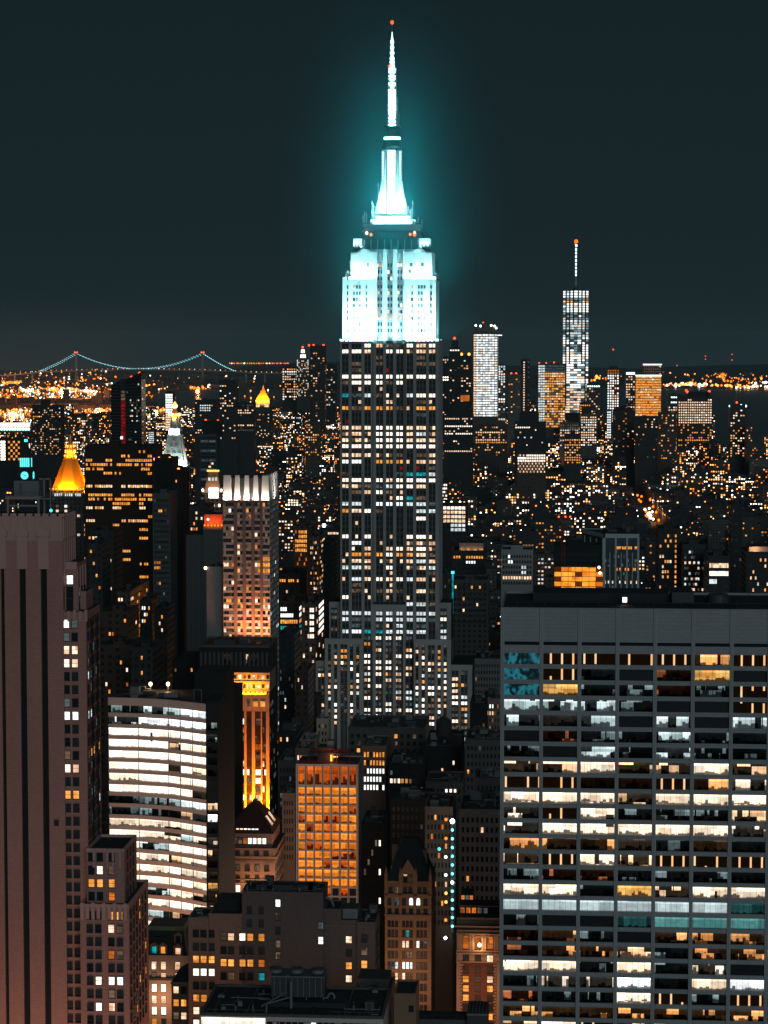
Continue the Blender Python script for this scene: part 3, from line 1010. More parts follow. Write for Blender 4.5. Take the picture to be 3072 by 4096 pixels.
	c = Vector((cx, Y + 8, Z(830)))
	rx, rz = 85.0, 170.0
	rings = []
	for j in range(1, mrs):
		a = math.pi * j / mrs
		rings.append([(c.x + rx * math.sin(a) * math.cos(2 * math.pi * i / n), c.y + rx * math.sin(a) * math.sin(2 * math.pi * i / n), c.z + rz * math.cos(a)) for i in range(n)])
	for i in range(n):
		j = (i + 1) % n
		f.face([rings[0][i], rings[0][j], (c.x, c.y, c.z + rz)], 'halo_volume')
		f.face([rings[-1][j], rings[-1][i], (c.x, c.y, c.z - rz)], 'halo_volume')
		for k in range(len(rings) - 1):
			f.face([rings[k + 1][i], rings[k + 1][j], rings[k][j], rings[k][i]], 'halo_volume')
	o = f.build('halo', None, c)
	tag(o, 'added halo volume glowing round the floodlit crown of the skyscraper', 'halo', kind='stuff')


skyscraper()
# ================================================================ buildings close by
FR = (0, -1)
RI = (1, 0)


def grid(W, x0, x1, z0, z1, y, n, pitch, fw, wh, pick, frame=0.0, m0=0.0):
	"""rows of windows on a wall facing the camera, top row first"""
	w = (x1 - x0 - 2 * m0) / n
	r = 0
	z = z1 - pitch
	while z > z0:
		for i in range(n):
			m = pick(r, i)
			if m:
				W.add((x0 + m0 + w * (i + .5), y, z), w * fw, wh, m, FR, frame)
		z -= pitch
		r += 1


def grid_side(W, y0, y1, z0, z1, x, n, pitch, fw, wh, pick, frame=0.0, m0=0.0):
	w = (y1 - y0 - 2 * m0) / n
	r = 0
	z = z1 - pitch
	while z > z0:
		for i in range(n):
			m = pick(r, i)
			if m:
				W.add((x, y0 + m0 + w * (i + .5), z), w * fw, wh, m, RI, frame)
		z -= pitch
		r += 1


def picker(seed, p, pal, wts, dark='glass', rowp=0.0, rowm=None, cols=None):
	rr = random.Random(seed)
	rows = {}

	def f(r, i):
		if r not in rows:
			rows[r] = (rr.random() < rowp, rr.choices(pal, wts)[0])
		if rows[r][0] and rr.random() < .86:
			return rowm or rows[r][1]
		q = p * (cols.get(i, 1.0) if cols else 1.0)
		if rr.random() < q:
			return rr.choices(pal, wts)[0]
		return dark
	return f


def parapet(b, x0, x1, y0, y1, z, m, h=1.0, t=0.5):
	b.box(x0 - .06, x1 + .06, y0 - .06, y0 + t, z - .2, z + h, m)
	b.box(x0 - .06, x1 + .06, y1 - t, y1 + .06, z - .2, z + h, m)
	b.box(x0 - .05, x0 + t, y0 + t, y1 - t, z - .2, z + h, m)
	b.box(x1 - t, x1 + .05, y0 + t, y1 - t, z - .2, z + h, m)


def clutter(T, org, x0, x1, y0, y1, z, seed, n=6):
	"""pipes, vents, units and a rail on a roof"""
	rr = random.Random(seed)
	b = MB()
	for _ in range(n):
		x, y = rr.uniform(x0 + .8, x1 - 2), rr.uniform(y0 + .8, y1 - 2)
		t = rr.random()
		if t < .4:
			w, d, h = rr.uniform(.9, 2.2), rr.uniform(.9, 1.8), rr.uniform(.7, 1.5)
			b.box(x, x + w, y, y + d, z + .15, z + h, 'metal_grey', 'roof_grey')
			b.cyl(x + w / 2, y + d / 2, z + h, z + h + .18, min(w, d) * .36, min(w, d) * .36, 'metal_dark', 10)
		elif t < .65:
			b.cyl(x, y, z - .03, z + rr.uniform(.8, 1.9), .22, .22, 'metal_grey', 8)
			b.cyl(x, y, z + 1.9, z + 2.1, .4, .3, 'metal_dark', 8)
		elif t < .9:
			L = rr.uniform(3, min(14, x1 - x0 - 1))
			xe = min(x1 - .5, x + L)
			b.bar((x, y, z + .35), (xe, y, z + .35), .13, 'metal_grey', 6)
			b.bar((xe, y, z + .35), (xe, min(y1 - .5, y + 3), z + .35), .13, 'metal_grey', 6)
		else:
			b.box(x, x + 2.2, y, y + 2.4, z - .03, z + 2.3, 'brick_grey', 'roof_grey')
			b.box(x + .6, x + 1.4, y - .05, y, z, z + 1.9, 'metal_dark')
	b.bar((x0 + .4, y0 + .7, z + .95), (x1 - .4, y0 + .7, z + .95), .04, 'metal_grey')
	k = int((x1 - x0) / 2.4)
	for i in range(k + 1):
		xx = x0 + .4 + (x1 - x0 - .8) * i / max(1, k)
		b.bar((xx, y0 + .7, z - .02), (xx, y0 + .7, z + .97), .035, 'metal_grey')
	return b.build('roof_gear', T, org)


def tank_part(parent, org, x, y, z, r=2.2, h=4.0, legs=2.5, name='water_tank'):
	b = MB()
	for sx_ in (-1, 1):
		for sy_ in (-1, 1):
			b.bar((x + sx_ * r * .6, y + sy_ * r * .6, z - .05), (x + sx_ * r * .6, y + sy_ * r * .6, z + legs + .1), .16, 'metal_dark')
	b.cyl(x, y, z + legs, z + legs + h, r, r * .96, 'tank_wood', 14, bottom=True)
	b.cyl(x, y, z + legs + h, z + legs + h + r * .75, r * 1.08, .05, 'metal_dark', 14)
	return b.build(name, parent, org)


def roof_kit(b, x0, x1, y0, y1, z, seed, n=5, m=('metal_dark', 'metal_grey', 'roof_grey')):
	rr = random.Random(seed)
	for _ in range(n):
		w, d, h = rr.uniform(1.5, 5), rr.uniform(1.5, 4), rr.uniform(.8, 3)
		x = rr.uniform(x0 + 1, max(x0 + 1.1, x1 - w - 1))
		y = rr.uniform(y0 + 1, max(y0 + 1.1, y1 - d - 1))
		b.box(x, x + w, y, y + d, z - .03, z + h, rr.choice(m))


# ---------------------------------------------------------------- striped brick tower at the left
def striped_tower():
	Y = 600.0
	X = lambda u, v, y=Y: P(u, v, y).x
	Z = lambda v, y=Y: Zv(v, y, 200)
	org = Vector((X(100, 2500), Y + 10, 0))
	T = thing('brick_tower', 'mauve brick tower with tall black vertical stripes and crenellated stone crown', 'tower', org)
	b = MB()
	W = Win(T)
	x0, x1 = X(-150, 2300), X(252, 2300)
	D = 17.0
	zc, zt = Z(2163), Z(2066)
	# brick slab with recessed black stripes
	st_ = [(-72, -46), (3, 17), (77.5, 102.5), (162.5, 187.5)]
	a = x0
	for u0, u1 in st_ + [(None, None)]:
		e_ = x1 if u0 is None else X(u0, 2300)
		b.box(a, e_, Y, Y + 1.2, 0, zc, 'brick_mauve')
		if u0 is not None:
			a = X(u1, 2300)
			b.box(e_, a, Y + .9, Y + 1.21, 0, Z(2215), 'stripe_black')
			b.box(e_, a, Y, Y + 1.2, Z(2222), zc, 'stone_mauve')
			# pointed heads of the stripes
			mid = (e_ + a) / 2
			b.frustum([(e_ - .6, Y - .35), (a + .6, Y - .35), (a + .6, Y + .2), (e_ - .6, Y + .2)], zc - 7.5, [(e_ - .6, Y - .35), (a + .6, Y - .35), (a + .6, Y + .2), (e_ - .6, Y + .2)], zc + 1.2, 'stone_mauve')
			b.frustum([(e_ - .9, Y - .5), (a + .9, Y - .5), (a + .9, Y + .2), (e_ - .9, Y + .2)], zc + 1.2, [(e_ - .9, Y - .5), (a + .9, Y - .5), (a + .9, Y + .2), (e_ - .9, Y + .2)], zc + 2.6, 'stone_mauve')
			b.frustum([(e_ - .9, Y - .5), (a + .9, Y - .5), (a + .9, Y + .2), (e_ - .9, Y + .2)], zc + 2.6, [(mid - .1, Y - .3), (mid + .1, Y - .3), (mid + .1, Y + .2), (mid - .1, Y + .2)], zc + 3.9, 'stone_mauve')
	b.box(x0, x1, Y + 1.2, Y + D, 0, zc, 'brick_mauve')
	b.box(x0 - .1, x1 + .15, Y - .18, Y + D, zc, zc + .55, 'stone_mauve')
	# crown with fluted ribs
	b.box(x0 + .3, X(247, 2100), Y + .25, Y + D - .4, zc + .55, zt, 'stone_mauve', 'roof')
	for i in range(13):
		u = -122 + i * 32.2
		xx = X(u, 2110)
		if xx < X(250, 2110):
			b.box(xx - .17, xx + .17, Y + .02, Y + .4, zc + .55, zt - .6, 'stone_mauve')
			b.box(xx + .17, X(u + 26, 2110), Y - .02, Y + .9, zt - .1, zt + .75, 'stone_mauve')
	for k in (2085, 2103):
		b.box(x0 + .3, X(247, 2100) + .03, Y + .19, Y + .3, Z(k), Z(k) + .22, 'stone_mauve')
	for i in range(7):
		yy = Y + 1 + i * 2.3
		b.box(x1 - .4, x1 + .25, yy, yy + .9, zc - 12, zt + .4, 'stone_mauve')
	for i in range(3):
		W.add((x1 + .04, Y + 4 + i * 4.2, zc - 14), 2.0, 7.0, 'pk' if i < 2 else 'glass', RI)
	# upper bay, then the wing with paired windows
	def blk(u0, u1, vt, y, yend, m='brick_mauve', vref=None, top='roof'):
		xa, xb, zt_ = X(u0, vref or vt, y), X(u1, vref or vt, y), Zv(vt, y, 200)
		b.box(xa, xb, y, yend, 0, zt_, m, top)
		return xa, xb, zt_
	xa, xb, za = blk(252.2, 306, 2253, Y + 2.2, Y + D - 1.5)
	b.box(xa, xb + .1, Y + 2.05, Y + 3, za - 1.6, za + .4, 'stone_mauve')
	for v, m in ((2335, 'pC'), (2390, 'glass'), (2440, 'glass')):
		W.add((X(273, v), Y + 2.14, Z(v + 4)), 1.65, 2.3 if m == 'pC' else 2.9, m, FR, .12)
	for i in range(3):
		for k in range(4):
			W.add((xb + .04, Y + 5 + i * 3.6, za - 9 - k * 4.1), 1.4, 2.4, ('pk', 'glass', 'glass')[(i + k) % 3], RI, .1)
	for i in range(4):
		b.box(xb - .3, xb + .22, Y + 3 + i * 3.3, Y + 3.7 + i * 3.3, 0, za - 1, 'stone_mauve')
	xa2, xb2, za2 = blk(252.4, 344, 2446, Y + .6, Y + 19.0)
	for i in range(5):
		xx = xa2 + (xb2 - xa2) * i / 4
		b.box(xx - .35, xx + .35, Y + .42, Y + 1, za2 - 2.6, za2 + .5 - .35 * (i % 2), 'stone_mauve')
	b.box(xb + .05, xb + 1.7, Y + 6, Y + 15, 0, Zv(2368, Y + 10), 'brick_mauve', 'roof')
	rr = random.Random(11)
	lits = {0: ('pC', 'pk'), 1: ('pk', 'glass'), 2: ('pp', 'pp'), 3: ('pW', 'pp'), 6: ('pk', 'glass'), 7: ('pC', 'pC'), 10: ('pd', 'glass'), 11: ('pW', 'pp'), 13: ('pA', 'pA'), 4: ('glass', 'glass2')}
	r = 0
	v = 2493.0
	while v < 4110:
		for k, (ua, ub) in enumerate(((256, 279.5), (289.5, 313.5))):
			m = lits.get(r, ('glass', 'glass2') if r < 12 else ('glass2', 'glass2'))[k]
			W.add((X((ua + ub) / 2, 3000), Y + .55, Z(v + 18)), 1.5, 2.1, m, FR, .10)
		for i in range(5):
			t = rr.random()
			m = 'pk' if t < .12 else ('pc' if t < .17 else 'glass')
			if r == 10 and i in (1, 2, 4):
				m = 'pA'
			if r == 7 and i < 2:
				m = 'pc'
			W.add((xb2 + .05, Y + 2.6 + i * 3.4, Z(v + 18)), 1.5, 2.1, m, RI, .10)
		v += 52.6
		r += 1
	W.add((X(226, 3285), Y - .05, Z(3300)), 1.1, 1.4, 'glass2', FR, .08)
	for i in (1, 3):
		b.box(xb2 - .2, xb2 + .28, Y + 3.9 + i * 3.4, Y + 4.5 + i * 3.4, 0, za2 - 3, 'stripe_black')
	# lower setback with roof terrace
	xa3, xb3, za3 = blk(346, 497, 3401, Y - 3, Y + 15, 'brick_mauve')
	parapet(b, xa3, xb3, Y - 3, Y + 15, za3, 'stone_mauve', .7)
	for i, u in enumerate((376, 430, 452, 480)):
		b.box(X(u, 3420, Y - 3) - .3, X(u, 3420, Y - 3) + .3, Y - 3.2, Y - 2.8, za3 - 4.4, za3 + .7, 'stone_mauve')
	code = {(1, 1): 'pW', (1, 2): 'pd', (2, 0): 'pA', (2, 1): 'pA', (2, 2): 'pA', (3, 2): 'po'}
	for r in range(4):
		for k, u in enumerate((366, 400, 447)):
			W.add((X(u, 3500, Y - 3), Y - 3.05, Zv(3430 + r * 52.6 + 32, Y - 3)), 1.5, 2.1, code.get((r, k), 'glass'), FR, .1)
		for i in range(3):
			W.add((xb3 + .05, Y + 1 + i * 4.2, Zv(3430 + r * 52.6 + 32, Y - 3)), 1.3, 2.1, 'glass', RI, .1)
	# lowest block, wider
	xa4, xb4, za4 = blk(320, 515, 3622, Y - 7, Y + 22, 'brick_mauve')
	for i in range(9):
		xx = xa4 + (xb4 - xa4) * (i + .4) / 9
		b.box(xx - .45, xx + .45, Y - 7.2, Y - 6.7, za4 - 3.6, za4 + .9 - .4 * (i % 2), 'stone_mauve')
	parapet(b, xa4, xb4, Y - 7, Y + 22, za4, 'stone_mauve', .6)
	code = {(0, 2): 'pA', (0, 3): 'pA', (1, 2): 'pp', (1, 3): 'pd', (3, 2): 'po', (3, 3): 'pd', (5, 1): 'pW', (5, 2): 'pW', (5, 3): 'pC', (6, 2): 'pd', (7, 1): 'pW', (7, 2): 'pp', (9, 2): 'pp'}
	for r in range(10):
		v = 3680 + r * 52.6
		for k, u in enumerate((360, 394, 446, 480)):
			W.add((X(u, 3800, Y - 7), Y - 7.05, Zv(v + 18, Y - 7)), 1.5, 2.1, code.get((r, k), 'glass2' if (r * 3 + k) % 4 else 'glass'), FR, .1)
		for i in range(6):
			t = rr.random()
			W.add((xb4 + .05, Y - 4.6 + i * 4.3, Zv(v + 18, Y - 7)), 1.5, 2.1, 'pA' if t < .12 else ('pk' if t < .26 else 'glass'), RI, .1)
	wl = b.build('wall', T, org)
	W.done()
	# roof house and steel frame
	f = MB()
	yy = Y + 6
	x5, x6 = X(30, 2000, yy), X(160, 2000, yy)
	zb, z2, z3 = Z(2064), Zv(2004, yy), Zv(1930, yy)
	for k in range(2):
		for u in (32, 155):
			xx = X(u, 2020, yy)
			f.box(xx - .25, xx + .25, yy + k * 7 - .25, yy + k * 7 + .25, zb - .1, z2, 'steel_pink')
		f.box(X(22, 2010, yy), X(165, 2010, yy), yy + k * 7 - .3, yy + k * 7 + .3, z2, z2 + .7, 'steel_pink')
	f.box(X(22, 2010, yy), X(165, 2010, yy) + 1, yy - .3, yy + 8, z2 + .7, z2 + .9, 'metal_grey')
	f.box(X(36, 2030, yy), X(152, 2030, yy), yy - .1, yy + .1, Zv(2030, yy) - .2, Zv(2030, yy) + .2, 'steel_pink')
	for i in range(8):
		xx = X(22 + i * 20, 2000, yy)
		f.bar((xx, yy - .2, z2 + .8), (xx, yy - .2, z2 + 2), .05, 'metal_grey')
	f.bar((X(22, 2000, yy), yy - .2, z2 + 2), (X(163, 2000, yy), yy - .2, z2 + 2), .05, 'metal_grey')
	f.build('platform', T, org)
	f = MB()
	f.box(X(52, 1960, yy), X(152, 1960, yy), yy + 1, yy + 7, z2 + .9, z3, 'metal_grey', 'roof')
	for i in range(9):
		f.box(X(74, 1950, yy), X(84, 1950, yy), yy + .9, yy + .98, z3 - .9 - i * .35, z3 - .75 - i * .35, 'metal_dark')
	f.build('roof_house', T, org)
	f = MB()
	for u, v1 in ((170, 1920), (195, 1918)):
		xx = X(u, 1960, yy)
		f.box(xx - .16, xx + .16, yy + 2, yy + 2.3, zb - .1, Zv(v1, yy), 'steel_pink')
	f.box(X(150, 1925, yy), X(197, 1925, yy), yy + 2, yy + 2.3, Zv(1926, yy), Zv(1920, yy), 'steel_pink')
	f.box(X(160, 2000, yy), X(225, 2000, yy), yy - 1, yy - .7, Zv(2003, yy), Zv(1997, yy), 'metal_grey')
	f.build('gantry', T, org)
	f = MB()
	p = P(204, 2042, Y + 4)
	f.box(p.x - .1, p.x + .1, p.y, p.y + .2, zb - .1, p.z - .4, 'metal_dark')
	f.ball(p, .42, 'l_teal')
	f.build('roof_lamp', T, org)
	claim(x0, xb4, Y - 8, Y + 24, -200, 400, 1950, 4096)


striped_tower()


# ---------------------------------------------------------------- slab with wide office bays at the right
def bay_slab():
	Y = 600.0
	y2 = Y + 41
	U = [2010, 2166, 2318.5, 2470, 2621, 2772.7, 2927, 3079, 3231]
	X = lambda u: P(u, 2600, Y).x
	Z = lambda v: Zv(v, Y, 2300)
	zt = Z(2432)
	org = Vector(((X(2010) + X(3231)) / 2, Y + 20, 0))
	T = thing('office_slab', 'wide grey stone office slab with long horizontal window bands and flat dark roof', 'office building', org)
	b = MB()
	x0, x1 = X(2004), X(3231)
	b.box(x0 + .3, x1, Y + .6, y2, 0, zt - .6, 'dark_glass', 'roof')
	zA, zB = Z(2568), Z(2582)
	b.box(x0, x1, Y, Y + .9, zA, zt, 'travertine')
	b.box(x0, x0 + .5, Y + .9, y2, 0, zt, 'travertine')
	b.box(x1 - .5, x1, Y + .9, y2, 0, zt, 'travertine')
	b.box(x0 + .5, x1 - .5, y2 - .6, y2, zt - 2, zt, 'travertine')
	pitch = 4.068
	zr = Z(2614)                                     # top of the first window band
	h = 2.92
	b.box(x0, x1, Y + .05, Y + .9, zr, zB, 'travertine')
	for r in range(50):
		za = zr - pitch * r - h
		if za < 2:
			break
		b.box(x0, x1, Y + .05, Y + .7, za - (pitch - h), za, 'travertine')
	for i, u in enumerate(U):
		xx = X(u)
		b.box(xx - .5, xx + .5, Y - .30, Y + .95, 0, zt - .02, 'travertine_pier')
		b.box(xx - .11, xx + .11, Y - .36, Y - .29, 0, zt - .05, 'travertine')
	for k in range(1, 4):
		b.box(x0 + .02, x1, Y - .03, Y + .02, zt - 2.0 * k - .05, zt - 2.0 * k + .03, 'travertine_pier')
	# thin sills and heads
	b.build('wall', T, org)
	# roof gear
	f = MB()
	zf = zt - .6
	f.box(x0 + 8, X(2690), Y + 22, Y + 36, zf, zf + 2.2, 'roof', 'roof')
	f.build('penthouse', T, org)
	f = MB()
	f.box(X(2700), X(2790), Y + 18, Y + 32, zf, zf + 3.0, 'metal_dark', 'roof')
	f.build('machine_room', T, org)
	f = MB()
	for i in range(9):
		f.bar((x0 + 4 + i * 7.2, Y + 12, zf - .02), (x0 + 4 + i * 7.2, Y + 12, zf + .9), .12, 'metal_dark')
	f.bar((x0 + 2, Y + 12, zf + .8), (x1 - 3, Y + 12, zf + .8), .12, 'metal_dark')
	f.build('railing', T, org)
	f = MB()
	p = P(2872, 2400, Y + 22)
	f.cyl(p.x, p.y, zf - .02, zf + 1.9, 3.2, 3.0, 'metal_dark', 20)
	f.cyl(p.x, p.y, zf + 1.9, zf + 2.3, 2.6, 2.6, 'roof_grey', 20)
	f.build('roof_tank', T, org)
	f = MB()
	p = P(2499, 2412, Y + 14)
	f.box(p.x - .9, p.x + .9, p.y + .02, p.y + 2, zf - .02, p.z + 1.9, 'metal_dark')
	f.box(p.x - .55, p.x + .55, p.y - .05, p.y, p.z + .1, p.z + 1.5, 'l_far_white')
	f.build('lit_door', T, org)
	f = MB()
	p = P(2424, 2375, Y + 38)
	f.bar((p.x, p.y, zf), (p.x, p.y, zf + 4.0), .12, 'metal_dark')
	f.build('roof_mast', T, org)
	f = MB()
	p = P(2985, 2365, Y + 30)
	f.bar((p.x, p.y, zf), (p.x + 2.2, p.y, zf + 6.5), .1, 'metal_dark')
	f.build('roof_mast', T, org)
	rows = ['Tsssszs', 'Tsk..zA.'[:2] + 'k.oA.', 'TYkkoks', 'ccck..s', 'chc.c.c', '.okkckk', 'k.ckckk', 'wwWwwWw', 'ssoosah', 'WWWwWWW', 'hsWkkkw', 'hWWWWWh',
			'aaawkak', 'wsWwsss', 'kookkkk', 'WWkAwWW', 'GGGGGGg', 'k..qQQQ', 'oak.aaa', 'oaawkaa', 'WWkWkh.', 'khhCkWC', 'okkWsks', 'aaaaaaa', 'wWsawWa', 'khWWcss']
	mp = {'T': 'tealart', 's': 'slits', 'z': 'oa', 'A': 'oA', 'k': 'ok', 'o': 'oo', 'Y': 'oA', 'c': 'oc', 'h': 'oh', '.': 'glass', 'w': 'ow', 'W': 'oW', 'a': 'oa', 'G': 'oG', 'g': 'oq', 'q': 'oq', 'Q': 'oQ', 'C': 'oC'}
	W = Win(T)
	rr = random.Random(9)
	for r in range(44):
		if zr - pitch * r - h < 60:
			break
		pat = rows[r] if r < len(rows) else ''.join(rr.choice('wWska.oh') for _ in range(7))
		for i in range(8):
			m = mp[pat[i] if i < 7 else rr.choice('wska')]
			xa, xb = X(U[i]) + .5, X(U[i + 1]) - .5
			W.add(((xa + xb) / 2, Y + .57, zr - pitch * r - h), xb - xa, h, m)
	# the largest bands first: the upper ones
	W.done()
	claim(x0, x1, Y, y2, 1995, 3300, 2360, 4096)


bay_slab()


# ---------------------------------------------------------------- bright curved glass office block
def curved_block():
	plan = [(432, 800.0), (552, 799.0), (672, 796.0), (720, 793.5), (768, 790.8), (822, 787.5)]
	v0 = 2795
	z1 = Zv(v0, 800, 500)
	pts = [P(u, v0, y) for u, y in plan]
	org = Vector((pts[2].x, 815, 0))
	T = thing('glass_office_block', 'low brightly lit curved office block with stacked white window bands and pinkish spandrels', 'office building', org)
	W = Win(T)
	b = MB()
	back = [(pts[-1].x, 830.0), (pts[0].x, 830.0)]
	inner = [(p.x, p.y + 1.0) for p in pts]
	b.frustum(inner + back, 0, inner + back, z1 - 1, 'dark_glass', 'roof')

	def band(za, zb, m='hsbc_band', o=0.0):
		for i in range(len(pts) - 1):
			p, q = pts[i], pts[i + 1]
			b.frustum([(p.x, p.y - o), (q.x, q.y - o), (q.x, q.y + .9), (p.x, p.y + .9)], za, [(p.x, p.y - o), (q.x, q.y - o), (q.x, q.y + .9), (p.x, p.y + .9)], zb, m, bottom=True)
	zt = Zv(2821, 800, 500)
	band(zt, z1 + .4)
	pitch = Zv(2821, 800, 500) - Zv(2821 + 45.3, 800, 500)
	h = pitch * .66
	rows = ['kccCC', 'cCCCC', 'FFFFF', 'FFwFF', 'FFFFF', 'FFwFW', 'WFFFF', 'FFFFw', 'kkcCC', 'kkkwc', 'WWWWF', 'FWWcW', 'WcFFF', 'WWwWW', 'WWFWW', 'WFFFW', 'ccWWw', 'FWFFW', 'ccwkW', 'FWFFW', 'WWWww', 'kkkkk']
	mp = {'k': 'ok', 'c': 'oc', 'C': 'oC', 'F': 'oF', 'w': 'ow', 'W': 'oW', 'h': 'oh', '.': 'glass'}
	for r, pat in enumerate(rows):
		zb = zt - pitch * r
		band(zb - pitch, zb - h)
		for i in range(5):
			p, q = Vector((pts[i].x, pts[i].y, 0)), Vector((pts[i + 1].x, pts[i + 1].y, 0))
			d = (q - p)
			L = d.length
			d.normalize()
			c = (p + q) / 2 + Vector((0, .55, 0))
			W.add((c.x, c.y, zb - h), L - .25, h, mp[pat[i]], (round(d.y, 4), round(-d.x, 4)))
	for p in pts[1:-1]:
		b.box(p.x - .14, p.x + .14, p.y + .35, p.y + .8, zt - pitch * 22, zt, 'metal_dark')
	roof_kit(b, pts[0].x + 3, pts[3].x, 803, 828, z1 - 1, 4, 7)
	b.build('wall', T, org)
	# glass flank
	f = MB()
	yq = 789.0
	xa, xb = pts[-1].x + .02, P(872, 2850, yq).x
	zf = Zv(2812, yq)
	f.box(xa, xb, yq, 829, 0, zf, 'black_stone', 'roof')
	for r in range(22):
		f.box(xa, xb + .08, yq - .12, yq + .1, zt - pitch * (r + 1), zt - pitch * (r + 1) + .5, 'black_stone')
	f.build('glass_flank', T, org)
	rr = random.Random(5)
	for r in range(20):
		m = {2: 'oc', 8: 'ow', 9: 'oC', 13: 'oo', 14: 'ow', 15: 'oA', 12: 'ow', 10: 'ok', 11: 'oh', 16: 'oa', 17: 'ow', 19: 'oc'}.get(r, 'glass' if rr.random() < .7 else 'ok')
		W.add(((xa + xb) / 2, yq - .05, zt - pitch * r - h), xb - xa - .8, h, m)
	W.done()
	f = MB()
	y7 = 806.0
	xc, xd = P(778, 2750, y7).x, P(905, 2750, y7).x
	f.box(xc, xd, y7, 826, z1 - 1.02, Zv(2697, y7), 'black_stone', 'roof')
	for k in range(2):
		xx = P(775 + k * 30, 2800, 800).x
		f.bar((xx, 800.5, z1 - 1), (xx, 800.5, z1 + 3.4), .12, 'metal_grey')
	f.bar((P(775, 2800, 800).x, 800.5, z1 + 3.4), (P(805, 2800, 800).x, 800.5, z1 + 3.4), .12, 'metal_grey')
	f.build('roof_house', T, org)
	# row of roof lamps
	for u in (602, 672):
		g = MB()
		p = P(u, 2736, 826)
		g.box(p.x - .15, p.x + .15, p.y - .15, p.y + .15, z1 - 1.02, p.z - .5, 'metal_grey')
		g.ball(p, .7, 'l_warm')
		g.build('roof_lamp', T, org)
		point_light('roof_lamp_light', p + Vector((0, -1.2, 0)), 900, (1, .55, .25), .5)
	point_light('street_fill', (pts[2].x, 752, 42), 45000, (1, .55, .34), 3)  # unseen light added before the facade to brighten the spandrels
	claim(pts[0].x, xb, 787, 831, 425, 905, 2690, 3700)


curved_block()


# ---------------------------------------------------------------- black slab beside it
def black_slab():
	Y = 896.0
	x0, x1, z = rect(866, 938, 2768, Y)
	org = Vector(((x0 + x1) / 2, Y + 12, 0))
	T = thing('dark_slab', 'black unlit slab between the bright curved office block and the orange lit shaft', 'office building', org)
	b = MB()
	b.box(x0, x1, Y, Y + 24, 0, z, 'black_stone', 'roof')
	parapet(b, x0, x1, Y, Y + 24, z, 'black_stone', .4)
	for i in range(5):
		xx = x0 + (x1 - x0) * (i + .5) / 5
		b.box(xx - .2, xx + .2, Y - .25, Y + .05, 0, z - 2, 'metal_dark')
	b.build('wall', T, org)
	W = Win(T)
	grid(W, x0, x1, 30, z - 2, Y - .04, 5, 3.9, .55, 2.0, picker(2, .05, ('pk', 'pd'), (1, 1)))
	W.done()
	claim(x0, x1, Y, Y + 24, 868, 944, 2760, 3400)


black_slab()


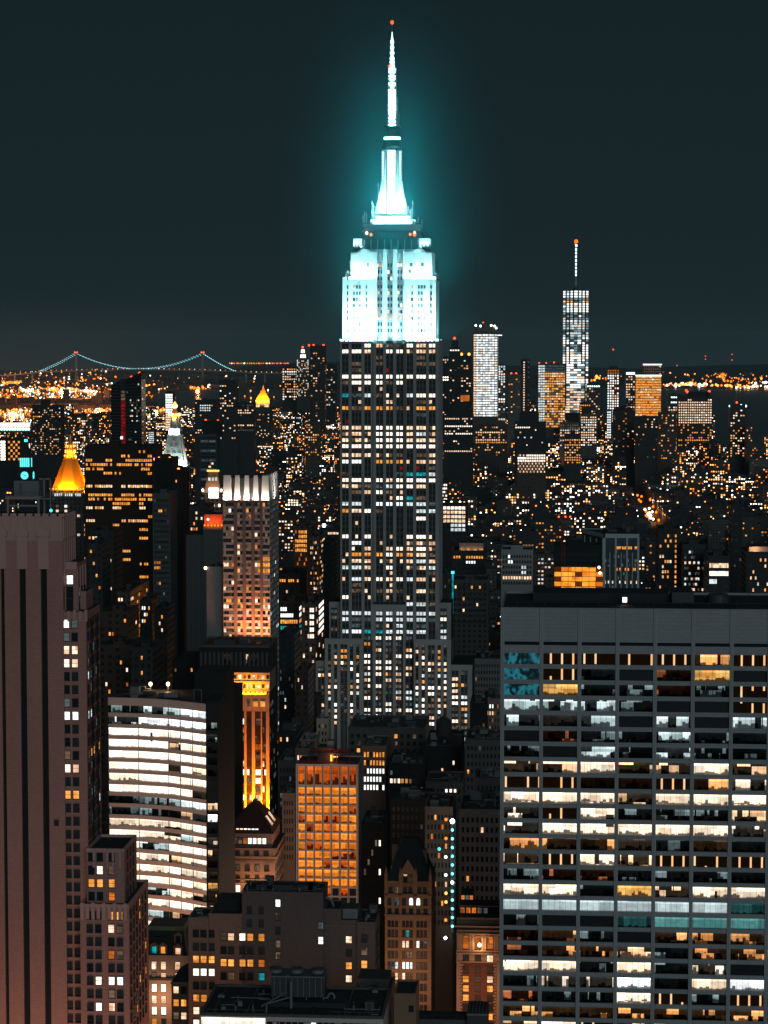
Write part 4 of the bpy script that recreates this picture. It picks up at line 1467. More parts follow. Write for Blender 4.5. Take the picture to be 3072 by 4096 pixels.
# ---------------------------------------------------------------- slim stone tower with the glowing crown
def crowned_tower():
	Y = 1090.0
	D = 34.0
	x0, x1, zt = rect(891, 1079, 1902, Y)
	org = Vector(((x0 + x1) / 2, Y + 17, 0))
	T = thing('crowned_tower', 'slim stone tower with warm lit window grid and white floodlit fluted crown', 'tower', org)
	b = MB()
	W = Win(T)
	zc = Zv(2003, Y)
	zb = Zv(2585, Y)
	xs = lambda u: P(u, 2200, Y).x
	b.box(x0 + .2, x1 - .2, Y + 1.0, Y + D, 0, zc, 'setai_stone', 'roof')
	# stone piers and floor bands
	cols = [(892, 935), (948, 970), (983, 1005), (1018, 1040), (1050, 1079)]
	b2 = [(935, 948), (970, 983), (1005, 1018), (1040, 1050)]
	for a, c in b2:
		b.box(xs(a), xs(c), Y, Y + 1.2, zb - 20, zc, 'setai_stone')
	b.box(xs(891), xs(893), Y, Y + 1.2, zb - 20, zc, 'setai_stone')
	pitch = 24.4 * Y / FPX
	n = 24
	for r in range(n):
		za = zc - 1.2 - pitch * (r + 1)
		b.box(xs(891), xs(1079), Y + .35, Y + 1.1, za, za + pitch * .36, 'pale_spandrel')
	b.box(xs(891) - .05, xs(1079) + .05, Y + .1, Y + 1.1, zc - 1.2, zc, 'setai_stone')
	# glassy west side
	b.box(x1 - .2, x1, Y, Y + D, 0, zc, 'setai_side')
	for r in range(48):
		za = zc - 1.2 - pitch * (r + 1)
		b.box(x1, x1 + .12, Y + .3, Y + D - .3, za, za + .5, 'metal_dark')
	b.build('wall', T, org)
	rr = random.Random(21)
	for r in range(n):
		za = zc - 1.2 - pitch * (r + 1) + pitch * .36
		prob = .10 + .45 * max(0, (r - 4) / (n - 4))
		for ci, (a, c) in enumerate(cols):
			k = 4 if c - a > 30 else 2
			if ci == 4:
				k = 3
			base = None
			if ci == 4 and r in (9, 10, 11):
				base = 'pA'
			for i in range(k):
				u = a + (c - a) * (i + .5) / k
				t = rr.random()
				m = base or (rr.choices(('pp', 'pA', 'pd', 'pk', 'po', 'pW'), (30, 22, 30, 10, 14, 6))[0] if t < prob else ('pd' if t < prob + .3 else 'glass2'))
				W.add((xs(u), Y + 1.0 - .04, za), (xs(c) - xs(a)) / k * .86, pitch * .6, m)
	for r in range(44):
		za = zc - 1.2 - pitch * (r + 1) + .55
		for i in range(7):
			t = rr.random()
			if t < .40:
				W.add((x1 + .05, Y + 2.5 + i * 4.8, za), 2.6, 1.5, 'pk' if t < .30 else ('pc' if t < .35 else 'pd'), RI)
	W.done()
	# crown: slanting fins lit from below
	c = MB()
	zq = zt
	c.box(x0 + .6, x1 - .5, Y + 1.6, Y + D - .6, zc - .02, zq - 1.2, 'metal_dark', 'roof')
	for a, d in ((892, 927), (938, 961), (976, 998), (1012, 1034), (1046, 1077)):
		c.frustum([(xs(a), Y + .2), (xs(d), Y + .2), (xs(d), Y + 1.5), (xs(a), Y + 1.5)], zc, [(xs(a) + .35, Y + .9), (xs(d) - .35, Y + .9), (xs(d) - .35, Y + 1.5), (xs(a) + .35, Y + 1.5)], zq, 'marble_pale')
	for i in range(5):
		ya, yb_ = Y + 1.5 + i * 6.6, Y + 6.6 + i * 6.6
		c.frustum([(x1 - 1, ya), (x1 + .15, ya), (x1 + .15, yb_), (x1 - 1, yb_)], zc, [(x1 - 1, ya + .3), (x1 - .3, ya + .3), (x1 - .3, yb_ - .3), (x1 - 1, yb_ - .3)], zq + .3, 'marble_pale')
	c.build('crown', T, org)
	WH = (1.0, .76, .60)
	for k in range(5):
		xx = (xs((892, 938, 976, 1012, 1046)[k]) + xs((927, 961, 998, 1034, 1077)[k])) / 2
		area_light('crown_light', (xx, Y - 1.1, zc + .1), (xx, Y + .9, zc + 6.5), 2.6, .5, 1500, WH)
	area_light('crown_light', (x1 + 1.6, Y + D / 2, zc + .1), (x1, Y + D / 2, zc + 6), .6, D - 2, 6500, (1, .86, .78))
	f = MB()
	for k in range(5):
		xx = (xs((892, 938, 976, 1012, 1046)[k]) + xs((927, 961, 998, 1034, 1077)[k])) / 2
		f.box(xx - 1.2, xx + 1.2, Y - 1.3, Y + .2, zc - .35, zc - .05, 'metal_grey')
	f.build('lamp_ledge', T, org)
	# warm lamps on the roof below light the lower front
	area_light('terrace_light', ((x0 + x1) / 2 + 3, Y - 7, zb + 1), ((x0 + x1) / 2 + 2, Y, zb + 30), 16, 1, 12000, (1, .36, .14), 120)
	claim(x0, x1, Y, Y + D, 890, 1116, 1885, 2600)
	# windowless slab at its left
	xa, xb, za = rect(826, 889, 2272, Y + 4)
	o2 = Vector(((xa + xb) / 2, Y + 14, 0))
	S = thing('blank_slab', 'plain windowless grey slab standing against the crowned stone tower', 'building', o2)
	s = MB()
	s.box(xa, xb, Y + 4, Y + 26, 0, za, 'plain_grey', 'roof')
	parapet(s, xa, xb, Y + 4, Y + 26, za, 'plain_grey', .7)
	s.box(xa + 3, xa + 5, Y + 12, Y + 14, za - .02, za + 2, 'metal_dark')
	s.build('wall', S, o2)
	g = MB()
	p = P(822, 2278, Y + 3.4)
	g.box(p.x - .3, xa + .3, p.y, p.y + .3, p.z - .2, p.z, 'metal_dark')
	g.ball((p.x, p.y, p.z + .7), .75, 'l_warm')
	g.build('wall_lamp', S, o2)
	claim(xa, xb, Y + 4, Y + 26, 824, 891, 2265, 2580)
	# dark base block in front with tall lit windows
	Y2 = 1050.0
	xa, xb, za = rect(796, 1076, 2588, Y2)
	o3 = Vector(((xa + xb) / 2, Y2 + 16, 0))
	B = thing('dark_base_block', 'dark flat roofed block with tall narrow windows below the crowned stone tower', 'building', o3)
	s = MB()
	s.box(xa, xb, Y2, Y2 + 32, 0, za, 'black_stone', 'roof')
	parapet(s, xa, xb, Y2, Y2 + 32, za, 'brick_grey', .9)
	s.box(xa + 6, xa + 16, Y2 + 6, Y2 + 18, za - .02, za + 2.6, 'roof_grey', 'roof')
	roof_kit(s, xa + 16, xb, Y2 + 2, Y2 + 30, za, 8, 5)
	for i in range(16):
		xx = xa + (xb - xa) * (i + .5) / 16
		s.box(xx - .45, xx + .45, Y2 - .3, Y2 + .05, 0, za - 2.4, 'brick_grey')
	s.build('wall', B, o3)
	W = Win(B)
	for i in range(15):
		xx = xa + (xb - xa) * (i + 1) / 16
		m = 'ow' if i in (5, 6, 10, 11, 12) else 'glass'
		W.add((xx, Y2 - .05, za - 7.5), 1.0, 4.2, m)
	W.done()
	claim(xa, xb, Y2, Y2 + 32, 796, 1076, 2575, 2690)


crowned_tower()


# ---------------------------------------------------------------- shaft washed in orange light
def orange_shaft():
	Y = 990.0
	X = lambda u, v=2900: P(u, v, Y).x
	Z = lambda v: Zv(v, Y, 1000)
	org = Vector((X(1007), Y + 12, 0))
	T = thing('orange_lit_shaft', 'narrow stone shaft washed in deep orange light with a glowing yellow top storey', 'tower', org)
	b = MB()
	W = Win(T)
	x0, x1 = X(938), X(1077)
	zt = Z(2772)
	b.box(x0, x1, Y + .8, Y + 26, 0, zt, 'dark_bronze', 'roof')
	piers = [(938, 951), (977, 985), (1007, 1019), (1043, 1048), (1064, 1077)]
	for a, c in piers:
		b.box(X(a), X(c), Y, Y + .85, 0, Z(2845), 'tower_ochre')
	b.box(x0, x1, Y + .02, Y + .85, Z(2845), zt, 'tower_ochre')
	for i in range(8):
		b.box(x0 + (x1 - x0) * i / 8, x0 + (x1 - x0) * (i + .45) / 8, Y - .25, Y + .1, zt - 1.2, zt + .5, 'tower_ochre')
	b.build('wall', T, org)
	rr = random.Random(31)
	cols = [(952, 977), (985, 1007), (1019, 1043), (1048, 1064)]
	pitch = 3.72
	zr = Z(2826)
	W.add((X(957), Y - .04, zr), 1.5, 2.3, 'pp')
	W.add((X(993), Y - .04, zr), 1.5, 2.3, 'pd')
	W.add((X(1022), Y - .04, zr), 2.1, 2.3, 'pA')
	W.add((X(1051), Y - .04, zr), 2.1, 2.3, 'pA')
	for r in range(14):
		za = Z(2868) - pitch * (r + 1) + .4
		for a, c in cols:
			t = rr.random()
			m = 'pW' if t < .10 else ('pp' if t < .2 else ('pd' if t < .5 else ('po' if t < .66 else 'glass')))
			if r in (6,):
				m = 'pW'
			for k in (0, 1):
				W.add((X(a + (c - a) * (.27 + .46 * k)), Y + .76, za), (X(c) - X(a)) * .40, 2.5, m if rr.random() < .8 else 'glass')
	# flank, scattered cool lights
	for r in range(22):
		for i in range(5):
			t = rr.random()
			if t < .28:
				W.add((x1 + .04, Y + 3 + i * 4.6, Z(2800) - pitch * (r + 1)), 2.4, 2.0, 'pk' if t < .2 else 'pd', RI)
	# glowing top storey
	y2 = Y + 2
	c = MB()
	xa, xb = X(905), X(1076)
	z1, z2 = Z(2770), Z(2695)
	c.box(xa, xb, y2, y2 + 22, z1 - .5, z2, 'tower_ochre', 'roof')
	for v in (2696, 2730, 2766):
		c.box(xa - .15, xb + .15, y2 - .3, y2 + .1, Z(v) - .35, Z(v) + .35, 'tower_ochre')
	c.build('top_storey', T, org)
	for u0, vv in ((912, 2718), (912, 2755)):
		for i in range(9):
			m = ('pp', 'glass', 'pW', 'po', 'glass', 'pp', 'po', 'pp', 'glass')[(i + (vv == 2755)) % 9]
			W.add((X(u0 + 9 + i * 18.5), y2 - .05, Z(vv)), 1.2, 1.7, m)
	# wing of the top running back to the left
	c = MB()
	c.box(X(796), xa - .02, y2 + 3, y2 + 20, Z(2770), Z(2692), 'brick_brown', 'roof')
	c.build('roof_wing', T, org)
	W.done()
	OR = (1.0, .20, .006)
	for u in (944, 981, 1013, 1046, 1070):
		area_light('uplight', (X(u), Y - 1.6, Z(3272)), (X(u), Y + .2, Z(3150)), 1.0, .6, 1200, OR)
		area_light('uplight', (X(u), Y - 2.6, Z(3272)), (X(u), Y + .2, Z(2960)), .8, .6, 6800, OR, 60)
	area_light('uplight', ((xa + xb) / 2 - 1, Y - 1.2, Z(2774)), ((xa + xb) / 2 - 1, y2, Z(2725)), 17, .6, 7500, (1, .34, .010))
	g = MB()
	for u in (944, 981, 1013, 1046, 1070):
		g.box(X(u) - .6, X(u) + .6, Y - 3.1, Y - 1.1, Z(3280), Z(3273), 'metal_dark')
	g.build('lamp_ledge', T, org)
	claim(x0, x1, Y, Y + 28, 905, 1116, 2690, 3290)


orange_shaft()


# ---------------------------------------------------------------- hip-roofed brick building
def hip_house():
	Y = 860.0
	X = lambda u, v=3450, y=Y: P(u, v, y).x
	Z = lambda v, y=Y: Zv(v, y, 1000)
	x0, x1 = X(884), X(1100)
	D = 27.0
	org = Vector(((x0 + x1) / 2, Y + D / 2, 0))
	T = thing('hip_roofed_block', 'brown brick block with dark red hipped roof, skylights and corbelled cornice', 'building', org)
	b = MB()
	W = Win(T)
	ze = Z(3398)
	za = Z(3335)
	b.box(x0, x1, Y, Y + D, 0, ze, 'brick_brown')
	b.box(x0 - .5, x1 + .5, Y - .5, Y + D + .5, Z(3434), Z(3424), 'brick_brown')
	b.box(x0 - .7, x1 + .7, Y - .7, Y + D + .7, ze, ze + .7, 'brick_brown', 'roof')
	for i in range(46):
		xx = x0 + (x1 - x0) * (i + .2) / 46
		b.box(xx, xx + .24, Y - .4, Y + .02, Z(3450), Z(3438), 'brick_brown')
	b.box(X(895), x1 - 1.2, Y + .9, Y + D - 1, ze + .7, za, 'brick_brown')
	for v in (3520, 3537, 3575):
		b.box(x0 - .2, x1 + .2, Y - .22, Y + D + .2, Z(v), Z(v) + .35, 'stone_cream' if v != 3520 else 'brick_brown')
	for i in range(6):
		xx = x0 + (x1 - x0) * (i + .02) / 5.6
		b.box(xx - .25, xx + 1.0, Y - .2, Y + .02, Z(3432), Z(3398), 'brick_brown')
	b.build('wall', T, org)
	r = MB()
	zr = Z(3212, Y + 10)
	xm = X(1022, 3215, Y + 12)
	e0 = [(X(893) - .4, Y + .5), (x1 - .6, Y + .5), (x1 - .6, Y + D - .5), (X(893) - .4, Y + D - .5)]
	e1 = [(xm - 1.2, Y + 11), (xm + .8, Y + 11), (xm + .8, Y + 15), (xm - 1.2, Y + 15)]
	r.frustum(e0, za, e1, zr, 'tile_red', 'tile_red')
	r.box(xm - .9, xm + .5, Y + 11.3, Y + 14.6, zr - .05, zr + .9, 'metal_dark')
	rf = r.build('roof', T, org)
	# skylights on the right slope, each a sloping lit strip
	for k, (t0, t1) in enumerate(((.18, .52), (.18, .52))):
		for j in range(4):
			g = MB()
			ya = Y + 7 + k * 7.5
			s0 = j * .95
			pa = lambda t, yy: Vector(((x1 - .6) * (1 - t) + (xm + .8) * t + .08, yy + s0, za + (zr - za) * t + .12))
			g.face([pa(t0, ya), pa(t0, ya + .55), pa(t1, ya + .55), pa(t1, ya)], 'pp')
			g.build('skylight', T, org)
	# dormer strip in the roof front
	for i, m in enumerate(('pp', 'pp', 'pW', 'pW', 'pC', 'pC')):
		u = 951 + i * 15.4
		zz_ = Zv(3332, Y + 2.4)
		W.add((X(u, 3330, Y + 2.0), Y + 1.75, Zv(3333, Y + 2)), 1.1, 1.1, m)
	for i in range(8):
		m = ('pd', 'pd', 'pd', 'po', 'pW', 'pW', 'pW', 'pW')[i]
		W.add((X(921 + i * 19.3, 3375, Y), Y + .85, Z(3377)), 1.35, 2.2, m, FR, .08)
	for i in range(5):
		u = 913 + i * 38.5
		W.add((X(u), Y - .04, Z(3428 - 0)), 1.7, 2.3, 'glass2' if i != 3 else 'glassblue', FR, .1)
		W.add((X(u), Y - .04, Z(3484)), 1.6, 2.3, 'pd' if i in (0, 1, 3) else 'glass2', FR, .1)
		W.add((X(u), Y - .04, Z(3527)), 1.6, 2.4, 'glass', FR, .1)
		W.add((X(u), Y - .04, Z(3568)), 1.7, 2.6, 'pW' if i == 1 else 'glass', FR, .1)
		W.add((X(u), Y - .04, Z(3612)), 1.7, 2.6, 'glass', FR, .1)
		W.add((X(u), Y - .04, Z(3654)), 1.7, 2.6, 'glass', FR, .1)
	for rr_ in range(6):
		for i in range(6):
			W.add((x1 + .05, Y + 2.4 + i * 4.4, Z(3484 + rr_ * 42)), 1.5, 2.3, 'glass', RI, .1)
	W.done()
	area_light('facade_fill', ((x0 + x1) / 2 + 5, Y - 4, Z(3600)), ((x0 + x1) / 2 + 3, Y, Z(3440)), 10, 1, 3600, (1, .42, .16), 140)  # unseen light added in front of the wall to brighten the brick
	claim(x0, x1, Y, Y + D, 884, 1140, 3210, 3640)


hip_house()


# ---------------------------------------------------------------- white grid tower with orange windows
def grid_tower():
	Y = 900.0
	X = lambda u, v=3300: P(u, v, Y).x
	Z = lambda v: Zv(v, Y, 1300)
	x0, x1 = X(1184), X(1433)
	D = 20.0
	zt = Z(3057)
	org = Vector(((x0 + x1) / 2, Y + 10, 0))
	T = thing('grid_tower', 'pale concrete grid tower filled with deep orange lit windows, red rails on its roof', 'office building', org)
	b = MB()
	W = Win(T)
	s = lambda zx: 1150 + zx * .5244
	cols = [(85, 132), (147, 196), (211, 261), (276, 326), (341, 391), (407, 456), (471, 523)]
	edges = [1184] + [(s(cols[i][1]) + s(cols[i + 1][0])) / 2 for i in range(6)] + [1433]
	b.box(x0 + .1, x1 - .1, Y + .7, Y + D, 0, zt - .4, 'concrete_pink', 'roof')
	bands = [(3057, 3066), (3139, 3151)]
	rows = [(3066, 3139)]
	v = 3151.0
	while v < 3720:
		rows.append((v, v + 30.6))
		bands.append((v + 30.6, v + 36.5))
		v += 36.5
	a = 1184
	for c0, c1 in [(s(p), s(q)) for p, q in cols] + [(1433, None)]:
		b.box(X(a), X(c0), Y, Y + .75, 0, zt, 'concrete_pink')
		b.box((X(a) + X(c0)) / 2 - .1, (X(a) + X(c0)) / 2 + .1, Y - .05, Y + .01, 0, zt - .5, 'brick_grey')
		a = c1
	for va, vb in bands:
		for p, q in cols:
			b.box(X(s(p)), X(s(q)), Y + .03, Y + .74, Z(vb), Z(va), 'concrete_pink')
	b.box(x1 - .15, x1 + .02, Y + .75, Y + D, 0, zt, 'concrete_pink')
	for i in range(1, 5):
		b.box(x1, x1 + .1, Y + D * i / 5 - .12, Y + D * i / 5 + .12, 0, zt - .6, 'brick_grey')
	b.box(x0, x1, Y + D - .3, Y + D, zt - .6, zt, 'concrete_pink')
	b.build('wall', T, org)
	rr = random.Random(41)
	for r, (va, vb) in enumerate(rows):
		for i, (p, q) in enumerate(cols):
			m = 'oB'
			if r == 0:
				m = 'ob'
			elif r in (12, 13) or (r > 14 and rr.random() < .6):
				m = 'glass' if rr.random() < .85 else 'ob'
			elif rr.random() < .14:
				m = 'ob'
			if r == 4 and i < 5 and rr.random() < .7:
				m = 'ob'
			W.add(((X(s(p)) + X(s(q))) / 2, Y + .62, Z(vb)), X(s(q)) - X(s(p)), Z(va) - Z(vb), m)
	# mid rail of the tall top storey
	W.done()
	f = MB()
	f.box(X(1262, 2960), X(1330, 2960), Y + 7, Y + 15, zt - .42, zt + 5.6, 'metal_dark', 'roof')
	f.box(X(1300, 2940), X(1328, 2940), Y + 8, Y + 12, zt + 5.58, zt + 8.0, 'metal_grey', 'roof_grey')
	f.box(X(1225, 3000), X(1395, 3000), Y + 6, Y + 16, zt + 3.0, zt + 3.5, 'metal_dark', 'roof_grey')
	for u in (1228, 1270, 1340, 1392):
		f.box(X(u, 3000) - .2, X(u, 3000) + .2, Y + 6.2, Y + 6.6, zt - .42, zt + 3.0, 'metal_dark')
	f.build('roof_house', T, org)
	f = MB()
	for k, (ua, ub, yy, zz_) in enumerate(((1226, 1396, Y + 6.1, zt + 3.5), (1190, 1430, Y + 1.2, zt - .4), (1192, 1300, Y + 3.4, zt - .4))):
		for j in range(2):
			f.bar((X(ua), yy, zz_ + .7 + .6 * j), (X(ub), yy, zz_ + .7 + .6 * j), .07, 'crane_red')
		for i in range(16):
			xx = X(ua + (ub - ua) * i / 15)
			f.bar((xx, yy, zz_ - .02), (xx, yy, zz_ + 1.3), .05, 'crane_red')
	f.build('railing', T, org)
	g = MB()
	g.box(X(1315), X(1322), Y + 6.9, Y + 7.0, zt, zt + 2.5, 'l_orange')
	g.box(X(1325), X(1345), Y + 6.9, Y + 7.0, zt + 1.6, zt + 2.0, 'l_orange')
	g.build('roof_lamp', T, org)
	point_light('roof_lamp_light', (X(1325), Y + 4.5, zt + 1.8), 700, (1, .28, .05), .4)
	point_light('street_fill', ((x0 + x1) / 2 + 4, 848, 60), 30000, (1, .62, .42), 3)  # light added in the air before the tower to lift its frame
	claim(x0, x1, Y, Y + D, 1184, 1455, 2960, 3620)


grid_tower()
# ================================================================ the low foreground
def blank_block():
	Y = 640.0
	X = lambda u, v=3700, y=Y: P(u, v, y).x
	Z = lambda v, y=Y: Zv(v, y, 1100)
	org = Vector((X(1150), Y + 12, 0))
	T = thing('stepped_brick_block', 'dark brick block with large windowless wall between stepped wings with amber windows', 'building', org)
	b = MB()
	W = Win(T)
	# middle, windowless
	xm0, xm1, zm = X(968), X(1293), Z(3575)
	b.box(xm0, xm1, Y, Y + 13.5, 0, zm, 'brick_grey', 'roof')
	parapet(b, xm0, xm1, Y, Y + 13.5, zm, 'brick_grey', .6)
	# left wings
	xl0, xl1, zl = X(828), X(967.8), Z(3664)
	b.box(X(756), X(836), Y - 1.2, Y + 11, 0, Z(3678), 'brick_brown', 'roof')
	b.box(X(836.2), xl1, Y - .4, Y + 12.5, 0, zl, 'brick_brown', 'roof')
	parapet(b, X(756), X(836), Y - 1.2, Y + 11, Z(3678), 'brick_brown', .5)
	parapet(b, X(836.2), xl1, Y - .4, Y + 12.5, zl, 'brick_brown', .5)
	b.box(X(858), xl1 - .1, Y + 5, Y + 11.5, zl - .02, Z(3612), 'black_stone', 'roof')
	b.box(X(950), X(956), Y - .9, Y - .35, 0, Z(3712), 'brick_tan')
	# right wings
	b.box(X(1293.2), X(1364), Y + .6, Y + 12, 0, Z(3640), 'brick_grey', 'roof')
	b.box(X(1364.2), X(1431), Y + .3, Y + 12, 0, Z(3676), 'brick_grey', 'roof')
	b.box(X(1431.2), X(1503), Y - 1.5, Y + 14, 0, Z(3683), 'brick_grey', 'roof')
	parapet(b, X(1431.2), X(1503), Y - 1.5, Y + 14, Z(3683), 'brick_grey', .5)
	parapet(b, X(1293.2), X(1364), Y + .6, Y + 12, Z(3640), 'brick_grey', .5)
	for k in range(3):
		b.box(X(1297), X(1499), Y - 1.56 if k == 9 else Y + .2, Y + .25, Z(3700 + k * 0) - .1, Z(3700) + .05, 'brick_brown') if k == 0 else None
	b.build('wall', T, org)
	f = MB()
	f.box(X(1368), X(1428), Y + 2, Y + 9, Z(3676) - .02, Z(3637), 'metal_grey', 'roof_grey')
	f.build('roof_house', T, org)
	f = MB()
	for i in range(8):
		a0, a1 = math.pi * .5 * i / 8, math.pi * .5 * (i + 1) / 8
		c = Vector((X(1300), Y + 4, Z(3600)))
		f.bar(c + Vector((-.2 + 2.2 * math.sin(a0), 0, -2.6 + 2.6 * math.cos(a0))), c + Vector((-.2 + 2.2 * math.sin(a1), 0, -2.6 + 2.6 * math.cos(a1))), .32, 'metal_grey', 8)
	f.build('duct', T, org)
	roof = MB()
	for u, w in ((1015, 3), (1080, 6), (1180, 4.5), (1225, 2.5)):
		x = X(u)
		roof = MB()
		roof.box(x, x + w, Y + 5, Y + 9, zm - .02, zm + 1.3, 'metal_dark', 'roof')
		roof.build('roof_hatch', T, org)
	clutter(T, org, xm0, xm1, Y, Y + 13, zm, 1, 12)
	clutter(T, org, X(1432), X(1502), Y - 1, Y + 13, Z(3683), 2, 5)
	clutter(T, org, X(758), X(834), Y - 1, Y + 10, Z(3678), 3, 5)
	# windows of the left wings
	s = lambda zx: 560 + zx * .3737
	t = lambda zy: 3500 + zy * .3737
	cols = [(572, 638, 0), (655, 718, 0), (736, 798, 0), (863, 928, 1), (944, 1008, 1), (1066, 1130, 1), (1148, 1212, 1), (1266, 1334, 1)]
	rows = [(588, 668, 'gggdpWAAW', 617), (727, 810, '222.2222', 757), (862, 945, 'AAAAAAAo', 892), (1000, 1082, 'WCWgdggt', 1036), (1140, 1225, 'g2gAWA.g', 1166), (1278, 1360, 'AAAdA..g', 1305), (1415, 1495, 'p.......', 1440), (1550, 1630, 'W.......', 1570), (1690, 1770, 'g.g2gg2g', 1700), (1830, 1910, 'gAg2gg2g', 1840)]
	mp = {'g': 'glass', '2': 'glass2', 'd': 'pd', 'p': 'pp', 'W': 'pW', 'A': 'pA', 'o': 'po', 'C': 'pC', 't': 'pt', '.': 'glass'}
	for (v0, v1, pat, v0b) in rows:
		pat = (pat + 'gggggggg').replace(' ', '')[:8]
		for (a, c, wing), ch in zip(cols, pat):
			vb = t(v1) if not wing else t(v0b + (v1 - v0))
			y = Y - 1.24 if s(c) < 836 else Y - .44
			if s(a) > 968:
				y = Y - .04
			W.add((X((s(a) + s(c)) / 2), y, Zv(vb, y, 900)), 1.62, 2.0, mp[ch], FR, .09)
	# windows of the middle block
	for u, rows_ in ((998, (3632, 3684)), (1045, (3632, 3684)), (1112, (3602, 3655, 3712, 3765, 3812)), (1283, (3690, 3748))):
		for k, v in enumerate(rows_):
			m = 'glass2'
			if u == 1112:
				m = ('pC', 'pd', 'glass2', 'pd', 'pd')[k]
			if u == 1283:
				m = ('pk', 'pC')[k]
			W.add((X(u), Y - .04, Z(v + 24)), 1.3, 2.0, m, FR, .09)
	# right wings
	for u, y, pat in ((1395, Y + .26, 'pg A p'), (1459, Y - 1.54, 'gd A W W')):
		pass
	for k, m in enumerate(('pp', 'glassblue', 'pA', 'pp')):
		W.add((X(1395), Y + .26, Z(3767 + k * 52)), 1.6, 1.9, m, FR, .09)
	for k, m in enumerate(('glass2', 'pd', 'pA', 'pW', 'pW')):
		W.add((X(1459), Y - 1.54, Z(3756 + k * 51.5)), 1.6, 2.1, m, FR, .09)
	for k in range(5):
		for i in range(3):
			W.add((X(1503) + .04, Y + 1 + i * 4.2, Z(3756 + k * 51.5)), 1.3, 2.1, 'glass', RI, .09)
	W.done()
	claim(X(756), X(1510), Y - 2, Y + 14, 756, 1515, 3525, 4096)


blank_block()


